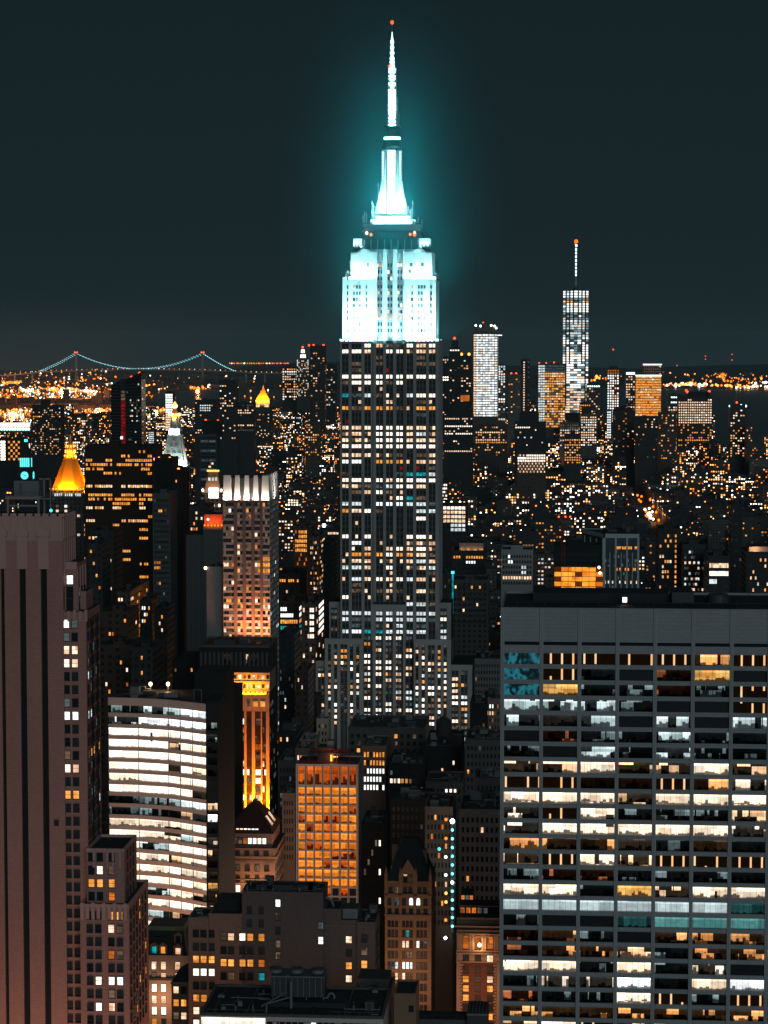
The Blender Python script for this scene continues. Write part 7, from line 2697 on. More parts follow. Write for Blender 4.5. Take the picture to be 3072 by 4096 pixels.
def wedge_tower():
	Y = 2900.0
	X = lambda u, v=1600: P(u, v, Y).x
	Z = lambda v: Zv(v, Y, 500)
	x0, xm0, xm1, x1 = X(444), X(480), X(504), X(566)
	org = Vector(((x0 + x1) / 2, Y + 16, 0))
	T = thing('wedge_tower', 'tall black glass tower with sloped tops, red lit vertical strip and red roof lamps', 'tower', org)
	b = MB()
	D = 30
	b.frustum([(x0, Y), (xm0, Y), (xm0, Y + D), (x0, Y + D)], 0, [(x0, Y), (xm0, Y), (xm0, Y + D), (x0, Y + D)], Z(1545), 'dark_glass')
	b.face([(x0, Y, Z(1545)), (xm0, Y, Z(1545)), (xm0, Y, Z(1522))], 'dark_glass')
	b.face([(x0, Y, Z(1545)), (xm0, Y, Z(1522)), (xm0, Y + D, Z(1522)), (x0, Y + D, Z(1545))], 'roof')
	b.box(xm1, x1, Y - 1, Y + D, 0, Z(1518), 'dark_glass', 'roof')
	b.face([(xm1, Y - 1, Z(1518)), (x1, Y - 1, Z(1518)), (x1, Y - 1, Z(1488))], 'dark_glass')
	b.face([(xm1, Y - 1, Z(1518)), (x1, Y - 1, Z(1488)), (x1, Y + D, Z(1488)), (xm1, Y + D, Z(1518))], 'roof')
	b.box(xm0 + .02, xm1 - .02, Y + 2, Y + D - 2, 0, Z(1516), 'city_f', 'roof')
	for k in range(22):
		zz_ = Z(1800 - k * 12.5)
		b.box(x0 - .1, xm0, Y - .15, Y, zz_, zz_ + .6, 'metal_dark')
		b.box(xm1, x1 + .15, Y - 1.15, Y - 1, zz_, zz_ + .6, 'metal_dark')
	b.build('wall', T, org)
	for k in range(17):
		lit_box(T, org, 'lit_strip', xm0 + 1, xm1 - 1.4, Y + 1.8, Y + 1.95, Z(1790 - k * 13.5), Z(1779.5 - k * 13.5), 'pr' if k < 14 else 'pd')
	rr = random.Random(8)
	W = Win(T)
	for r in range(26):
		for i in range(9):
			t = rr.random()
			p = .26 if 6 < r < 20 and 2 < i < 8 else .05
			if t < p:
				W.add((X(510 + i * 6.4), Y - 1.1, Z(1530 + r * 10.5)), 1.7, 2.0, rr.choice(('pp', 'pk', 'pc', 'pd', 'pk')))
	W.add((X(484), Y + 1.7, Z(1757)), 3.6, 3.6, 'pW')
	for k in range(18):
		W.add((x1 + .1, Y + 8, Z(1780 - k * 15)), 6, 2, 'pd' if k % 3 else 'pp', RI)
	W.done()
	for u, v in ((526, 1509), (558, 1493)):
		g = MB()
		p = P(u, v, Y + 3)
		g.bar((p.x, p.y, p.z - 8), p, .3, 'metal_dark')
		g.ball(p, 1.9, 'l_red')
		g.build('beacon', T, org)
	claim(x0, x1, Y - 1, Y + D, 440, 585, 1490, 1785)


wedge_tower()
far_tower('housing_slab', 'dark slab of many small lit windows with a square roof house, left of the wedge tower', 'tower', 128, 244, 1624, 3300, 24, 'city_c', 1800, 3.0, 15, picker(61, .22, ('pp', 'pA', 'pc', 'pd'), (3, 3, 1, 2), cols={3: 1.6, 4: 1.8, 9: 2.2, 10: 2.2}), fw=.6, beacon=[],
		  extra=lambda T, o, x0, x1, Y, z, D: lit_box(T, o, 'roof_house', P(160, 1620, Y).x, P(190, 1620, Y).x, Y + 4, Y + 18, z - .05, Zv(1603, Y), 'city_c', 'roof'))
far_tower('bright_end_block', 'low block with brilliant warm windows at its left end near the clock tower', 'building', -20, 82, 1758, 3500, 24, 'city_f', 1830, 4.4, 10, lambda r, i: 'l_far_white' if i in (2, 3) and r < 9 else ('pA' if (i > 4 and (r + i) % 2) else 'glass'), fw=.8, wh=3.2)
far_tower('cool_grid_slab', 'slender slab with an even grid of cool white windows between wedge tower and spire', 'tower', 592, 618, 1722, 3000, 18, 'city_d', 1790, 2.6, 4, lambda r, i: 'pc', fw=.7, wh=1.6)
far_tower('bright_slab', 'narrow slab with a brightly lit white upper part behind the marble spire', 'tower', 660, 692, 1571, 4300, 20, 'city_f', 1700, 3.6, 3, lambda r, i: 'pC' if r < 10 else ('pp' if r < 20 else 'pd'), fw=.92, wh=2.8)
far_tower('green_topped_slab', 'dark slab with pale green lit top storey and warm rows', 'tower', 778, 872, 1602, 3700, 26, 'city_c', 1740, 3.4, 12, lambda r, i: 'pc' if r in (1, 2, 3) and 1 < i < 8 else ('pp' if r in (12, 13, 14, 17) and (i * 5 + r) % 3 else 'pA' if (r * 7 + i * 11) % 19 == 0 else 'glass'))
far_tower('apartment_pair', 'tall apartment slab dotted with white and orange windows right of the green topped slab', 'tower', 876, 944, 1524, 4300, 26, 'city_c', 1740, 3.0, 14, picker(66, .20, ('pp', 'pA', 'pc', 'pW'), (4, 2, 1, 1)))
far_tower('striped_low_slab', 'low wide slab with horizontal dim rows behind the orange pyramid', 'tower', 948, 1016, 1612, 4400, 30, 'city_c', 1700, 3.3, 12, picker(67, .06, ('pp', 'pd'), (1, 1), rowp=.4))


def orange_pyramid():
	Y = 5100.0
	X = lambda u, v=1600: P(u, v, Y).x
	Z = lambda v: Zv(v, Y, 1050)
	x0, x1 = X(1022), X(1078)
	D = x1 - x0
	cx, cy_ = (x0 + x1) / 2, Y + D / 2
	org = Vector((cx, cy_, 0))
	T = thing('orange_roofed_tower', 'distant tower with small glowing orange pyramid roof', 'tower', org)
	b = MB()
	b.box(x0 - 4, x1 + 4, Y - 4, Y + D + 4, 0, Z(1648), 'city_c', 'roof')
	b.box(x0, x1, Y, Y + D, Z(1648) - .1, Z(1598), 'city_d', 'roof')
	b.build('wall', T, org)
	r = MB()
	h = D / 2 - 1
	r.frustum([(cx - h, cy_ - h), (cx + h, cy_ - h), (cx + h, cy_ + h), (cx - h, cy_ + h)], Z(1598), [(cx - 2, cy_ - 2), (cx + 2, cy_ - 2), (cx + 2, cy_ + 2), (cx - 2, cy_ + 2)], Z(1556), 'gold_far')
	r.cyl(cx, cy_, Z(1556) - .1, Z(1541), 2.4, .5, 'gold_far', 8)
	r.build('roof', T, org)
	area_light('roof_uplight', (cx, Y - 9, Z(1606)), (cx, cy_ - 6, Z(1580)), 30, 2, 160000, (1, .34, .02))
	W = Win(T)
	rr = random.Random(2)
	for u in (1030, 1066):
		W.add((X(u), Y - .2, Z(1628)), 9, 6, 'pp')
	for r_ in range(14):
		for i in range(8):
			if rr.random() < .18:
				W.add((x0 + 2 + i * (D - 4) / 7, Y - 4.2, Z(1660 + r_ * 7)), 2.4, 2.2, rr.choice(('pp', 'pA')))
	W.done()
	claim(x0, x1, Y - 4, Y + D, 1015, 1085, 1540, 1750)


orange_pyramid()
# ================================================================ the far tip of the island
RB = ('pW', 'pp', 'pA', 'pc')


def mixrow(seed, p=.3, rowp=.4, pal=('pp', 'pA', 'pW', 'pc'), w=(3, 3, 1, 1)):
	return picker(seed, p, pal, w, rowp=rowp)


far_tower('green_roofed_slab', 'distant office slab with greenish crown and rows of warm windows', 'tower', 1128, 1192, 1468, 6100, 40, 'city_c', 1580, 3.9, 12, mixrow(71, .45, .4), parts=100)


def art_deco():
	Y = 6050.0
	X = lambda u, v=1500: P(u, v, Y).x
	Z = lambda v: Zv(v, Y, 1210)
	org = Vector((X(1211), Y + 20, 0))
	T = thing('art_deco_tower', 'distant stepped tower with bright white lit pinnacle and red lamp', 'tower', org)
	b = MB()
	for u0, u1, v in ((1186, 1237, 1462), (1193, 1230, 1438), (1199, 1224, 1418), (1204, 1218, 1398)):
		o = (u0 - 1186) * .6
		b.box(X(u0), X(u1), Y + o, Y + 44 - o, 0, Z(v), 'city_d', 'roof')
	b.cyl(X(1211), Y + 22, Z(1398), Z(1382), 3, .4, 'city_d', 8)
	b.build('wall', T, org)
	W = Win(T)
	rr = random.Random(6)
	for v, u0, u1 in ((1404, 1205, 1218), (1411, 1204, 1219), (1424, 1201, 1223), (1431, 1200, 1224)):
		for i in range(4):
			W.add((X(u0 + (u1 - u0) * (i + .5) / 4), Y + 2, Z(v)), 2.4, 3.6, 'l_far_white')
	for r in range(24):
		for i in range(8):
			if rr.random() < .3:
				W.add((X(1190 + i * 6), Y - .3, Z(1446 + r * 6)), 2.6, 2.4, rr.choice(('pp', 'pA', 'pc')))
	for u in (1190, 1232):
		for k in range(3):
			W.add((X(u), Y - .3, Z(1446 + k * 8)), 2.4, 5, 'pc')
	W.done()
	g = MB()
	p = P(1211, 1389, Y + 18)
	g.ball(p, 3.0, 'l_red')
	g.build('beacon', T, org)
	claim(X(1186), X(1237), Y, Y + 44, 1180, 1240, 1380, 1570)


art_deco()
far_tower('fluted_tower', 'tall distant tower with rippled dark front and three red roof lamps', 'tower', 1240, 1300, 1384, 5400, 34, 'city_c', 1700, 3.6, 10, picker(72, .20, ('pp', 'pA', 'pd'), (2, 2, 2), cols={2: 1.5, 7: .4, 8: .4, 9: .4}), beacon=[(1236, 1381, 2.6), (1254, 1381, 2.6), (1294, 1381, 2.6)], side=4)
far_tower('dim_far_tower', 'dim distant tower right behind the rippled tower', 'tower', 1302, 1342, 1460, 5800, 34, 'city_f', 1600, 3.8, 8, picker(73, .22, ('pp', 'pc', 'pd'), (2, 1, 2)))
far_tower('amber_far_block', 'distant amber windowed block at the foot of the rippled tower', 'building', 1222, 1278, 1690, 4300, 30, 'city_b', 1800, 3.4, 10, picker(74, .35, ('pA', 'po', 'pp'), (3, 1, 2)))
far_tower('crown_strip_tower', 'dark distant tower with red top lamp and one bright crown strip', 'tower', 1797, 1840, 1392, 5600, 34, 'city_f', 1640, 3.7, 9, lambda r, i: 'pW' if r == 0 else ('pp' if (r * 7 + i * 5) % 13 == 0 else 'pk' if (r + i) % 17 == 0 else 'glass'),
		  beacon=[(1818, 1353, 3.2)], extra=lambda T, o, x0, x1, Y, z, D: lit_box(T, o, 'roof_house', x0 + 5, x1 - 5, Y + 5, Y + 25, z - 1, Zv(1362, Y), 'city_f', 'roof'))
far_tower('red_lamp_tower', 'dark distant tower with a pair of big red roof lamps', 'tower', 1842, 1886, 1424, 5700, 34, 'city_f', 1600, 3.7, 9, picker(76, .14, ('pp', 'pA', 'pc'), (3, 1, 1)), beacon=[(1846, 1417, 3.6, 'l_orange'), (1876, 1417, 3.6, 'l_orange')],
		  extra=lambda T, o, x0, x1, Y, z, D: lit_box(T, o, 'sign', P(1838, 1590, Y).x, P(1878, 1590, Y).x, Y - 1, Y - .3, Zv(1604, Y), Zv(1580, Y), 'po'))
far_tower('lit_top_tower', 'narrow distant tower with one brilliant square window at the skyscraper edge', 'tower', 1768, 1796, 1430, 5300, 30, 'city_f', 1640, 3.6, 6, lambda r, i: 'l_far_white' if r in (11, 12, 13) else ('pp' if r in (0, 2) or (r * 5 + i * 3) % 11 == 0 else 'glass'))


def bright_tower():
	def ex(T, org, x0, x1, Y, z, D):
		g = MB()
		for u, v in ((1903, 1302), (1922, 1304), (1965, 1302), (1978, 1304), (1985, 1312)):
			p = P(u, v, Y - 1)
			g.ball(p, 2.4, 'l_far_white')
			g.bar((p.x, p.y + 1.5, z - 1), (p.x, p.y + .5, p.z), .4, 'metal_dark')
		g.build('lamp_row', T, org)['kind'] = 'stuff'
		lit_box(T, org, 'roof_house', x0 + 4, x1 - 4, Y + 4, Y + D - 4, z - 1, Zv(1312, Y), 'city_d', 'roof')
		b = MB()
		for i in range(9):
			xx = x0 + (x1 - x0) * i / 8
			b.box(xx - .4, xx + .4, Y - .5, Y + .2, 0, z, 'metal_dark')
		b.build('mullion', T, org)
		p = P(2008, 1341, Y)
		b = MB()
		b.box(x1 - 2, p.x, Y + 4, Y + 5, p.z - .6, p.z + .6, 'l_far_white')
		b.build('roof_lamp', T, org)
	rr = random.Random(9)
	col = {}

	def pkf(r, i):
		t = rr.random()
		if i in (0,):
			return 'pp'
		return 'pC' if t < .45 else ('pW' if t < .55 else ('pc' if t < .95 else 'pp'))
	far_tower('floodlit_unfinished_tower', 'unfinished tower lit white on every floor, tallest right of the floodlit skyscraper', 'tower', 1893, 1990, 1332, 5000, 36, 'city_d', 1645, 4.0, 11, pkf, fw=.93, wh=2.6, beacon=[(1933, 1290, 1.6)], side=4, extra=ex)


bright_tower()
far_tower('cool_annex_tower', 'cool white lit tower shouldering the unfinished white tower', 'tower', 1992, 2023, 1458, 5150, 30, 'city_d', 1660, 4.0, 6, picker(79, .45, ('pc', 'pk', 'pC', 'pp'), (3, 3, 1, 1), rowp=.3), wh=2.6)
far_tower('stone_far_tower', 'pale distant tower with dark square openings on top and scattered amber windows', 'tower', 2031, 2082, 1498, 5300, 30, 'city_g', 1640, 3.8, 9, picker(80, .20, ('pA', 'pp', 'pk'), (4, 2, 3)), beacon=[(2045, 1494, 2.4), (2065, 1494, 2.4)])
far_tower('dotted_line_tower', 'slim dark distant tower with a vertical dotted line of pinkish lamps', 'tower', 2082, 2120, 1440, 5600, 30, 'city_c', 1620, 3.7, 8, lambda r, i: 'pp' if i == 2 and r < 38 else ('pk' if i > 5 and (r + i) % 3 == 0 else 'glass'))


def amber_towers():
	far_tower('cool_edge_tower', 'wide distant glass tower, cool white at its edge and amber inside, beside the tallest tower', 'tower', 2152, 2262, 1456, 5700, 40, 'city_d', 1690, 4.0, 17,
			  (lambda rr: lambda r, i: 'pk' if r < 4 and i > 3 else ('pc' if i < 4 and rr.random() < .82 else ('pA' if rr.random() < .6 else ('pp' if rr.random() < .5 else 'pd'))))(random.Random(12)), fw=.85, wh=2.6, beacon=[(2157, 1452, 2.0), (2185, 1452, 2.0), (2216, 1450, 2.0)])


amber_towers()


def tallest():
	Y = 5900.0
	X = lambda u, v=1300: P(u, v, Y).x
	Z = lambda v: Zv(v, Y, 2305)
	xa, xb = X(2257), X(2349)
	w = xb - xa
	cx, cy_ = (xa + xb) / 2, Y + w / 2
	org = Vector((cx, cy_, 0))
	T = thing('tapering_glass_tower', 'tallest distant glass tower with chamfered corners, cool lit floors and long antenna', 'skyscraper', org)
	b = MB()
	zt = Z(1163)
	z0 = 58.0
	h = w / 2 + 3
	# square below, turned square above: eight tall triangles
	sq = [(cx - h, cy_ - h), (cx + h, cy_ - h), (cx + h, cy_ + h), (cx - h, cy_ + h)]
	tp = [(cx, cy_ - h), (cx + h, cy_), (cx, cy_ + h), (cx - h, cy_)]
	b.frustum(sq, 0, sq, z0, 'city_d')
	for i in range(4):
		j = (i + 1) % 4
		b.face([(*sq[i], z0), (*sq[j], z0), (*tp[i], zt)], 'city_f')
		b.face([(*sq[j], z0), (*tp[j], zt), (*tp[i], zt)], 'city_f')
	b.face([(*p, zt) for p in tp], 'roof')
	b.cyl(cx, cy_, zt - .1, zt + 4, h * .66, h * .66, 'metal_dark', 24)
	b.build('wall', T, org)
	# lit floors: each row of windows follows the faceted front
	W = Win(T)
	rr = random.Random(15)
	n = 50
	for r in range(n):
		v = 1170 + r * 9.8
		z = Z(v)
		if z < 62:
			break
		t = (z - z0) / (zt - z0)
		k = 7
		if v < 1190:
			m, p = 'pC', 1.0
		elif v < 1216:
			m, p = ('pA' if 1208 < v else 'pk'), (.7 if v > 1208 else .2)
		elif v < 1258:
			m, p = 'pC', .96
		elif v < 1284:
			m, p = 'pk', .2
		elif v < 1352:
			m, p = 'pc', .7
		elif v < 1422:
			m, p = 'pC', .78
		elif v < 1440:
			m, p = 'pW', .95
		elif v < 1560:
			m, p = 'pC', .8
		else:
			m, p = 'pp', .55
		on_row = rr.random()
		for i in range(k):
			s = -1 + 2 * (i + .5) / k
			# front wedge: full width facing us at the bottom, a point at the top; side facets recede
			half = 1 - t
			if abs(s) <= half:
				y = cy_ - h
			else:
				y = cy_ - h + (abs(s) - half) * h
			q = p * (.25 if v > 1284 and v < 1345 and on_row < .3 else 1)
			if 1352 < v < 1422 and abs(s) < .45:
				q *= .35
			mm = (m if rr.random() < .85 else rr.choice(('pc', 'pp', 'pW'))) if rr.random() < q else ('pm' if rr.random() < .6 else 'pk')
			if mm:
				W.add((cx + s * h, y - .9, z), 2 * h / k * .95, 4.3, mm)
	W.done()
	a = MB()
	a.cyl(cx, cy_, zt + 3.9, zt + 9, 7, 6.6, 'metal_dark', 20)
	a.cyl(cx, cy_, zt + 9, Z(975), 2.2, .8, 'metal_grey', 10)
	for k in range(3):
		an = 2 * math.pi * k / 3 + .4
		a.bar((cx + 13 * math.cos(an), cy_ + 13 * math.sin(an), zt + 4), (cx, cy_, zt + 34), .35, 'metal_grey')
	a.build('antenna', T, org)
	for i, v in enumerate((976, 992, 1006, 1021, 1036, 1051, 1066, 1081, 1094)):
		g = MB()
		zz_ = Z(v)
		g.cyl(cx, cy_ - .6, zz_ - 5.4, zz_, 1.7, 1.9, 'l_far_cool' if i else 'l_star', 8)
		g.build('antenna_light', T, org)
	g = MB()
	g.cyl(cx, cy_, Z(1140), Z(1100), 2.4, 1.7, 'pk', 10)
	g.build('antenna_light', T, org)
	g = MB()
	g.ball((cx, cy_ - 1, Z(964)), 5.0, 'l_red')
	g.build('beacon', T, org)
	claim(xa, xb, Y, Y + w, 2250, 2355, 955, 1690)


tallest()


def crown_low():
	far_tower('crowned_low_tower', 'low distant block with amber lit crown row, in front of the tallest tower', 'tower', 2318, 2364, 1612, 5200, 34, 'city_c', 1700, 3.9, 8, lambda r, i: 'pA' if r == 0 or (i in (0, 7) and r < 9) else ('po' if r == 3 and i in (2, 4) else 'glass'))
	far_tower('long_pale_block', 'wide low distant block of pale lit floors below the tallest tower', 'building', 2238, 2316, 1692, 4900, 34, 'city_g', 1765, 4.0, 12, mixrow(84, .3, .8, ('pp', 'pc', 'pd'), (3, 2, 2)))
	far_tower('pale_lit_block', 'distant block with even rows of warm white windows right below the amber crown', 'building', 2322, 2388, 1660, 5000, 34, 'city_g', 1760, 4.0, 11, mixrow(85, .45, .6, ('pW', 'pp', 'pc'), (2, 3, 1)))
	far_tower('top_lit_tower', 'distant tower with one cool white strip of light along its top', 'tower', 2346, 2402, 1536, 5600, 36, 'city_b', 1690, 3.8, 10, lambda r, i: 'l_far_cool' if r == 0 else ('pp' if (r * 5 + i * 7) % 6 == 0 else ('pd' if (r + i) % 4 == 0 else 'glass')))
	far_tower('dotted_white_tower', 'distant tower of bright white dots with a reddish middle, a crane mast above', 'tower', 2428, 2478, 1474, 5800, 36, 'city_e', 1660, 4.2, 8, (lambda rr: lambda r, i: 'po' if r < 2 else ('pC' if i < 4 and rr.random() < .85 else ('pC' if i == 6 and rr.random() < .7 else ('pr' if rr.random() < .5 else 'pp'))))(random.Random(3)), wh=2.4, fw=.6,
			  beacon=[(2453, 1398, 1.8)], extra=lambda T, o, x0, x1, Y, z, D: lit_box(T, o, 'roof_house', x0 + 6, x1 - 4, Y + 4, Y + 20, z - 1, Zv(1464, Y), 'city_f', 'roof'))
	far_tower('white_column_block', 'slender white dotted column block left of the domed dark tower', 'tower', 2427, 2446, 1640, 5300, 26, 'city_d', 1760, 4.0, 4, lambda r, i: 'pC' if i < 3 else 'pc', wh=2.4)
	far_tower('pink_windowed_tower', 'distant tower with dim pinkish rows left of the golden lit tower', 'tower', 2502, 2542, 1488, 5700, 34, 'city_d', 1650, 3.9, 8, mixrow(88, .6, .3, ('pp', 'pd'), (2, 2)), extra=lambda T, o, x0, x1, Y, z, D: lit_box(T, o, 'light_strip', x0 + 2, x1 - 2, Y - 1, Y - .5, z - 6, z - 1, 'l_far_cool'))
	rr = random.Random(7)
	far_tower('golden_lit_tower', 'distant tower glowing golden on all floors, thin cool line on its top', 'tower', 2542, 2646, 1500, 5500, 40, 'city_g', 1660, 4.1, 14, lambda r, i: 'pp' if rr.random() < .10 else ('pA' if rr.random() < .95 else 'po'), fw=.97, wh=3.0,
			  extra=lambda T, o, x0, x1, Y, z, D: lit_box(T, o, 'light_strip', x0, x1, Y - 1, Y - .4, z - 2.5, z, 'l_far_cool'))
	far_tower('striped_top_tower', 'distant tower rising behind the golden lit tower, cool line on its roof edge', 'tower', 2572, 2647, 1457, 5750, 40, 'city_b', 1500, 4.0, 10, lambda r, i: 'pd' if r % 2 else ('pp' if i > 7 else 'pd'), extra=lambda T, o, x0, x1, Y, z, D: lit_box(T, o, 'light_strip', x0, x1, Y - 1, Y - .4, z - 2, z + .5, 'l_far_cool'))
	far_tower('cool_topped_block', 'distant block with two cool white lit top floors over the dark river', 'tower', 2672, 2730, 1580, 5200, 34, 'city_c', 1690, 4.0, 8, lambda r, i: 'l_far_cool' if r in (0, 2) and i > 0 else ('pp' if r > 4 and (r * 3 + i * 5) % 4 else 'glass'))
	rr2 = random.Random(14)
	far_tower('dotted_office_block', 'broad distant office block of evenly dotted warm windows with dark roof and red lamps', 'tower', 2712, 2850, 1590, 4800, 50, 'city_c', 1770, 4.0, 20, lambda r, i: (('pp' if rr2.random() < .9 else 'pW') if r < 12 else ('pA' if rr2.random() < (.75 if r in (16, 17, 20, 21, 23) else .25) else 'glass')) if r > 0 or i in (5, 6, 7, 17, 18, 19) else 'glass', fw=.6, wh=2.0,
			  beacon=[(2745, 1562, 2.6), (2750, 1568, 2.6), (2837, 1566, 2.6)], extra=lambda T, o, x0, x1, Y, z, D: lit_box(T, o, 'roof_house', P(2752, 1580, Y).x, P(2840, 1580, Y).x, Y + 6, Y + 40, z - 1, Zv(1566, Y), 'black_stone', 'roof'))
	far_tower('riverside_tower', 'slim riverside tower speckled with warm windows, cool lamps on top', 'tower', 2920, 2982, 1622, 4400, 30, 'city_c', 1800, 3.3, 11, picker(92, .36, ('pp', 'pA', 'pW'), (3, 3, 1)), beacon=[(2947, 1610, 2.0), (2920, 1624, 2.2, 'l_far_cool'), (2983, 1624, 2.2, 'l_far_cool'), (2965, 1621, 1.8, 'l_far_cool')])
	far_tower('riverside_annex', 'dimmer narrow tower right of the slim riverside tower', 'tower', 2984, 3012, 1702, 4350, 26, 'city_b', 1800, 3.3, 5, picker(93, .25, ('pp', 'pA', 'pd'), (1, 2, 2)))
	far_tower('amber_row_block', 'mid distance block of amber window rows with a dark stepped roof', 'building', 2256, 2325, 1750, 3900, 34, 'city_c', 1830, 3.6, 10, mixrow(94, .5, .7, ('pA', 'pp'), (3, 1)),
			  extra=lambda T, o, x0, x1, Y, z, D: (lit_box(T, o, 'roof_house', x0 + 1, x1 - 1, Y + 1, Y + 30, z - 1, Zv(1735, Y), 'city_f', 'roof'), lit_box(T, o, 'roof_house', x0 + 10, x1 - 10, Y + 6, Y + 24, Zv(1735, Y) - .1, Zv(1720, Y), 'city_f', 'roof')))


crown_low()


def domed():
	Y = 4500.0
	def ex(T, org, x0, x1, Y, z, D):
		b = MB()
		b.frustum([(x0 + 3, Y + 2), (x1 - 3, Y + 2), (x1 - 3, Y + 30), (x0 + 3, Y + 30)], z - .1, [(x0 + 8, Y + 8), (x1 - 8, Y + 8), (x1 - 8, Y + 24), (x0 + 8, Y + 24)], Zv(1626, Y), 'city_f', 'roof')
		b.box(x0 + 12, x1 - 14, Y + 10, Y + 22, Zv(1626, Y) - .1, Zv(1619, Y), 'city_f', 'roof')
		b.build('roof', T, org)
	far_tower('domed_dark_tower', 'dark tower with stepped rounded top, red lamps and few pinkish windows', 'tower', 2452, 2538, 1645, Y, 34, 'city_f', 1800, 3.5, 13, picker(96, .14, ('pp', 'po', 'pk', 'pA'), (2, 2, 2, 1), cols={5: 2, 6: 2, 7: 2}), extra=ex, beacon=[(2488, 1634, 1.8), (2506, 1633, 1.8)])
	far_tower('speckled_slab', 'dark slab with thin speckled windows right of the domed dark tower', 'tower', 2542, 2632, 1668, 4400, 30, 'city_f', 1810, 3.4, 14, picker(97, .12, ('pk', 'pp', 'pA'), (3, 2, 2)))
	far_tower('brown_slab', 'dim brown slab with orange specks left of the dotted office block', 'tower', 2634, 2706, 1652, 4500, 30, 'city_b', 1810, 3.4, 11, picker(98, .18, ('po', 'pA', 'pp'), (2, 2, 1)))
	far_tower('stepped_lit_block', 'dark stepped block with long warm and white window rows right of the skyscraper', 'building', 1776, 1892, 1665, 3800, 40, 'city_f', 1790, 3.7, 16, mixrow(99, .12, .5, ('pp', 'pW', 'pA', 'pc'), (3, 2, 3, 1)), extra=lambda T, o, x0, x1, Y, z, D: (lit_box(T, o, 'roof_house', x0 + 8, x1 - 8, Y + 3, Y + 35, z - 1, Zv(1640, Y), 'city_f', 'roof'), lit_box(T, o, 'roof_house', x0 + 14, x1 - 14, Y + 8, Y + 30, Zv(1640, Y) - .1, Zv(1610, Y), 'city_f', 'roof')))
	far_tower('ziggurat_block', 'black stepped block with one warm band and a white star lamp, right of the middle', 'building', 2058, 2184, 1690, 3900, 40, 'city_f', 1790, 3.6, 18, lambda r, i: 'pW' if r == 1 and i < 9 else ('pc' if r in (5, 6) and (i * 3 + r) % 4 == 0 else ('pp' if (r * 5 + i * 7) % 29 == 0 else 'glass')), beacon=[(2100, 1668, 2.2, 'l_star')], extra=lambda T, o, x0, x1, Y, z, D: lit_box(T, o, 'roof_house', x0 + 8, x1 - 12, Y + 4, Y + 32, z - 1, Zv(1650, Y), 'city_f', 'roof'))
	far_tower('amber_block_row', 'distant block of dense orange windows below the pale tower', 'building', 1900, 2030, 1700, 4300, 40, 'city_b', 1800, 3.4, 18, mixrow(101, .22, .3, ('pA', 'pp', 'po'), (3, 2, 1)))
	far_tower('bright_low_block', 'low block glowing warm white in its upper rows, mid distance right of the skyscraper', 'building', 2068, 2184, 1812, 3350, 40, 'city_b', 1866, 3.9, 16, lambda r, i: 'l_far_white' if r == 1 and i < 5 else ('pW' if r in (1, 2) or (r == 0 and i > 4) else ('pp' if (r + i) % 2 else 'pd')), wh=2.6)


domed()
# ---- blocks of the middle distance on the right
far_tower('arched_window_block', 'block with bright arched top windows and white lower rows beside the skyscraper', 'building', 1768, 1866, 2015, 1850, 34, 'city_f', 2110, 3.5, 6, lambda r, i: ('pW' if r == 0 else 'pp' if r < 4 else 'pc') if r < 6 and not (r > 3 and i < 2) else 'glass', fw=.8, wh=2.3, beacon=[(1775, 2010, .9, 'l_far_white'), (1806, 2009, 1.0, 'l_far_white'), (1840, 2008, .9, 'l_far_white'), (1857, 2010, .8, 'l_far_amber')])
far_tower('white_row_block', 'small block with stacked white window rows at the right edge of the skyscraper', 'building', 1764, 1792, 1925, 2200, 26, 'city_f', 2005, 3.4, 3, lambda r, i: 'pW' if (r + i) % 4 else 'pd', fw=.8)


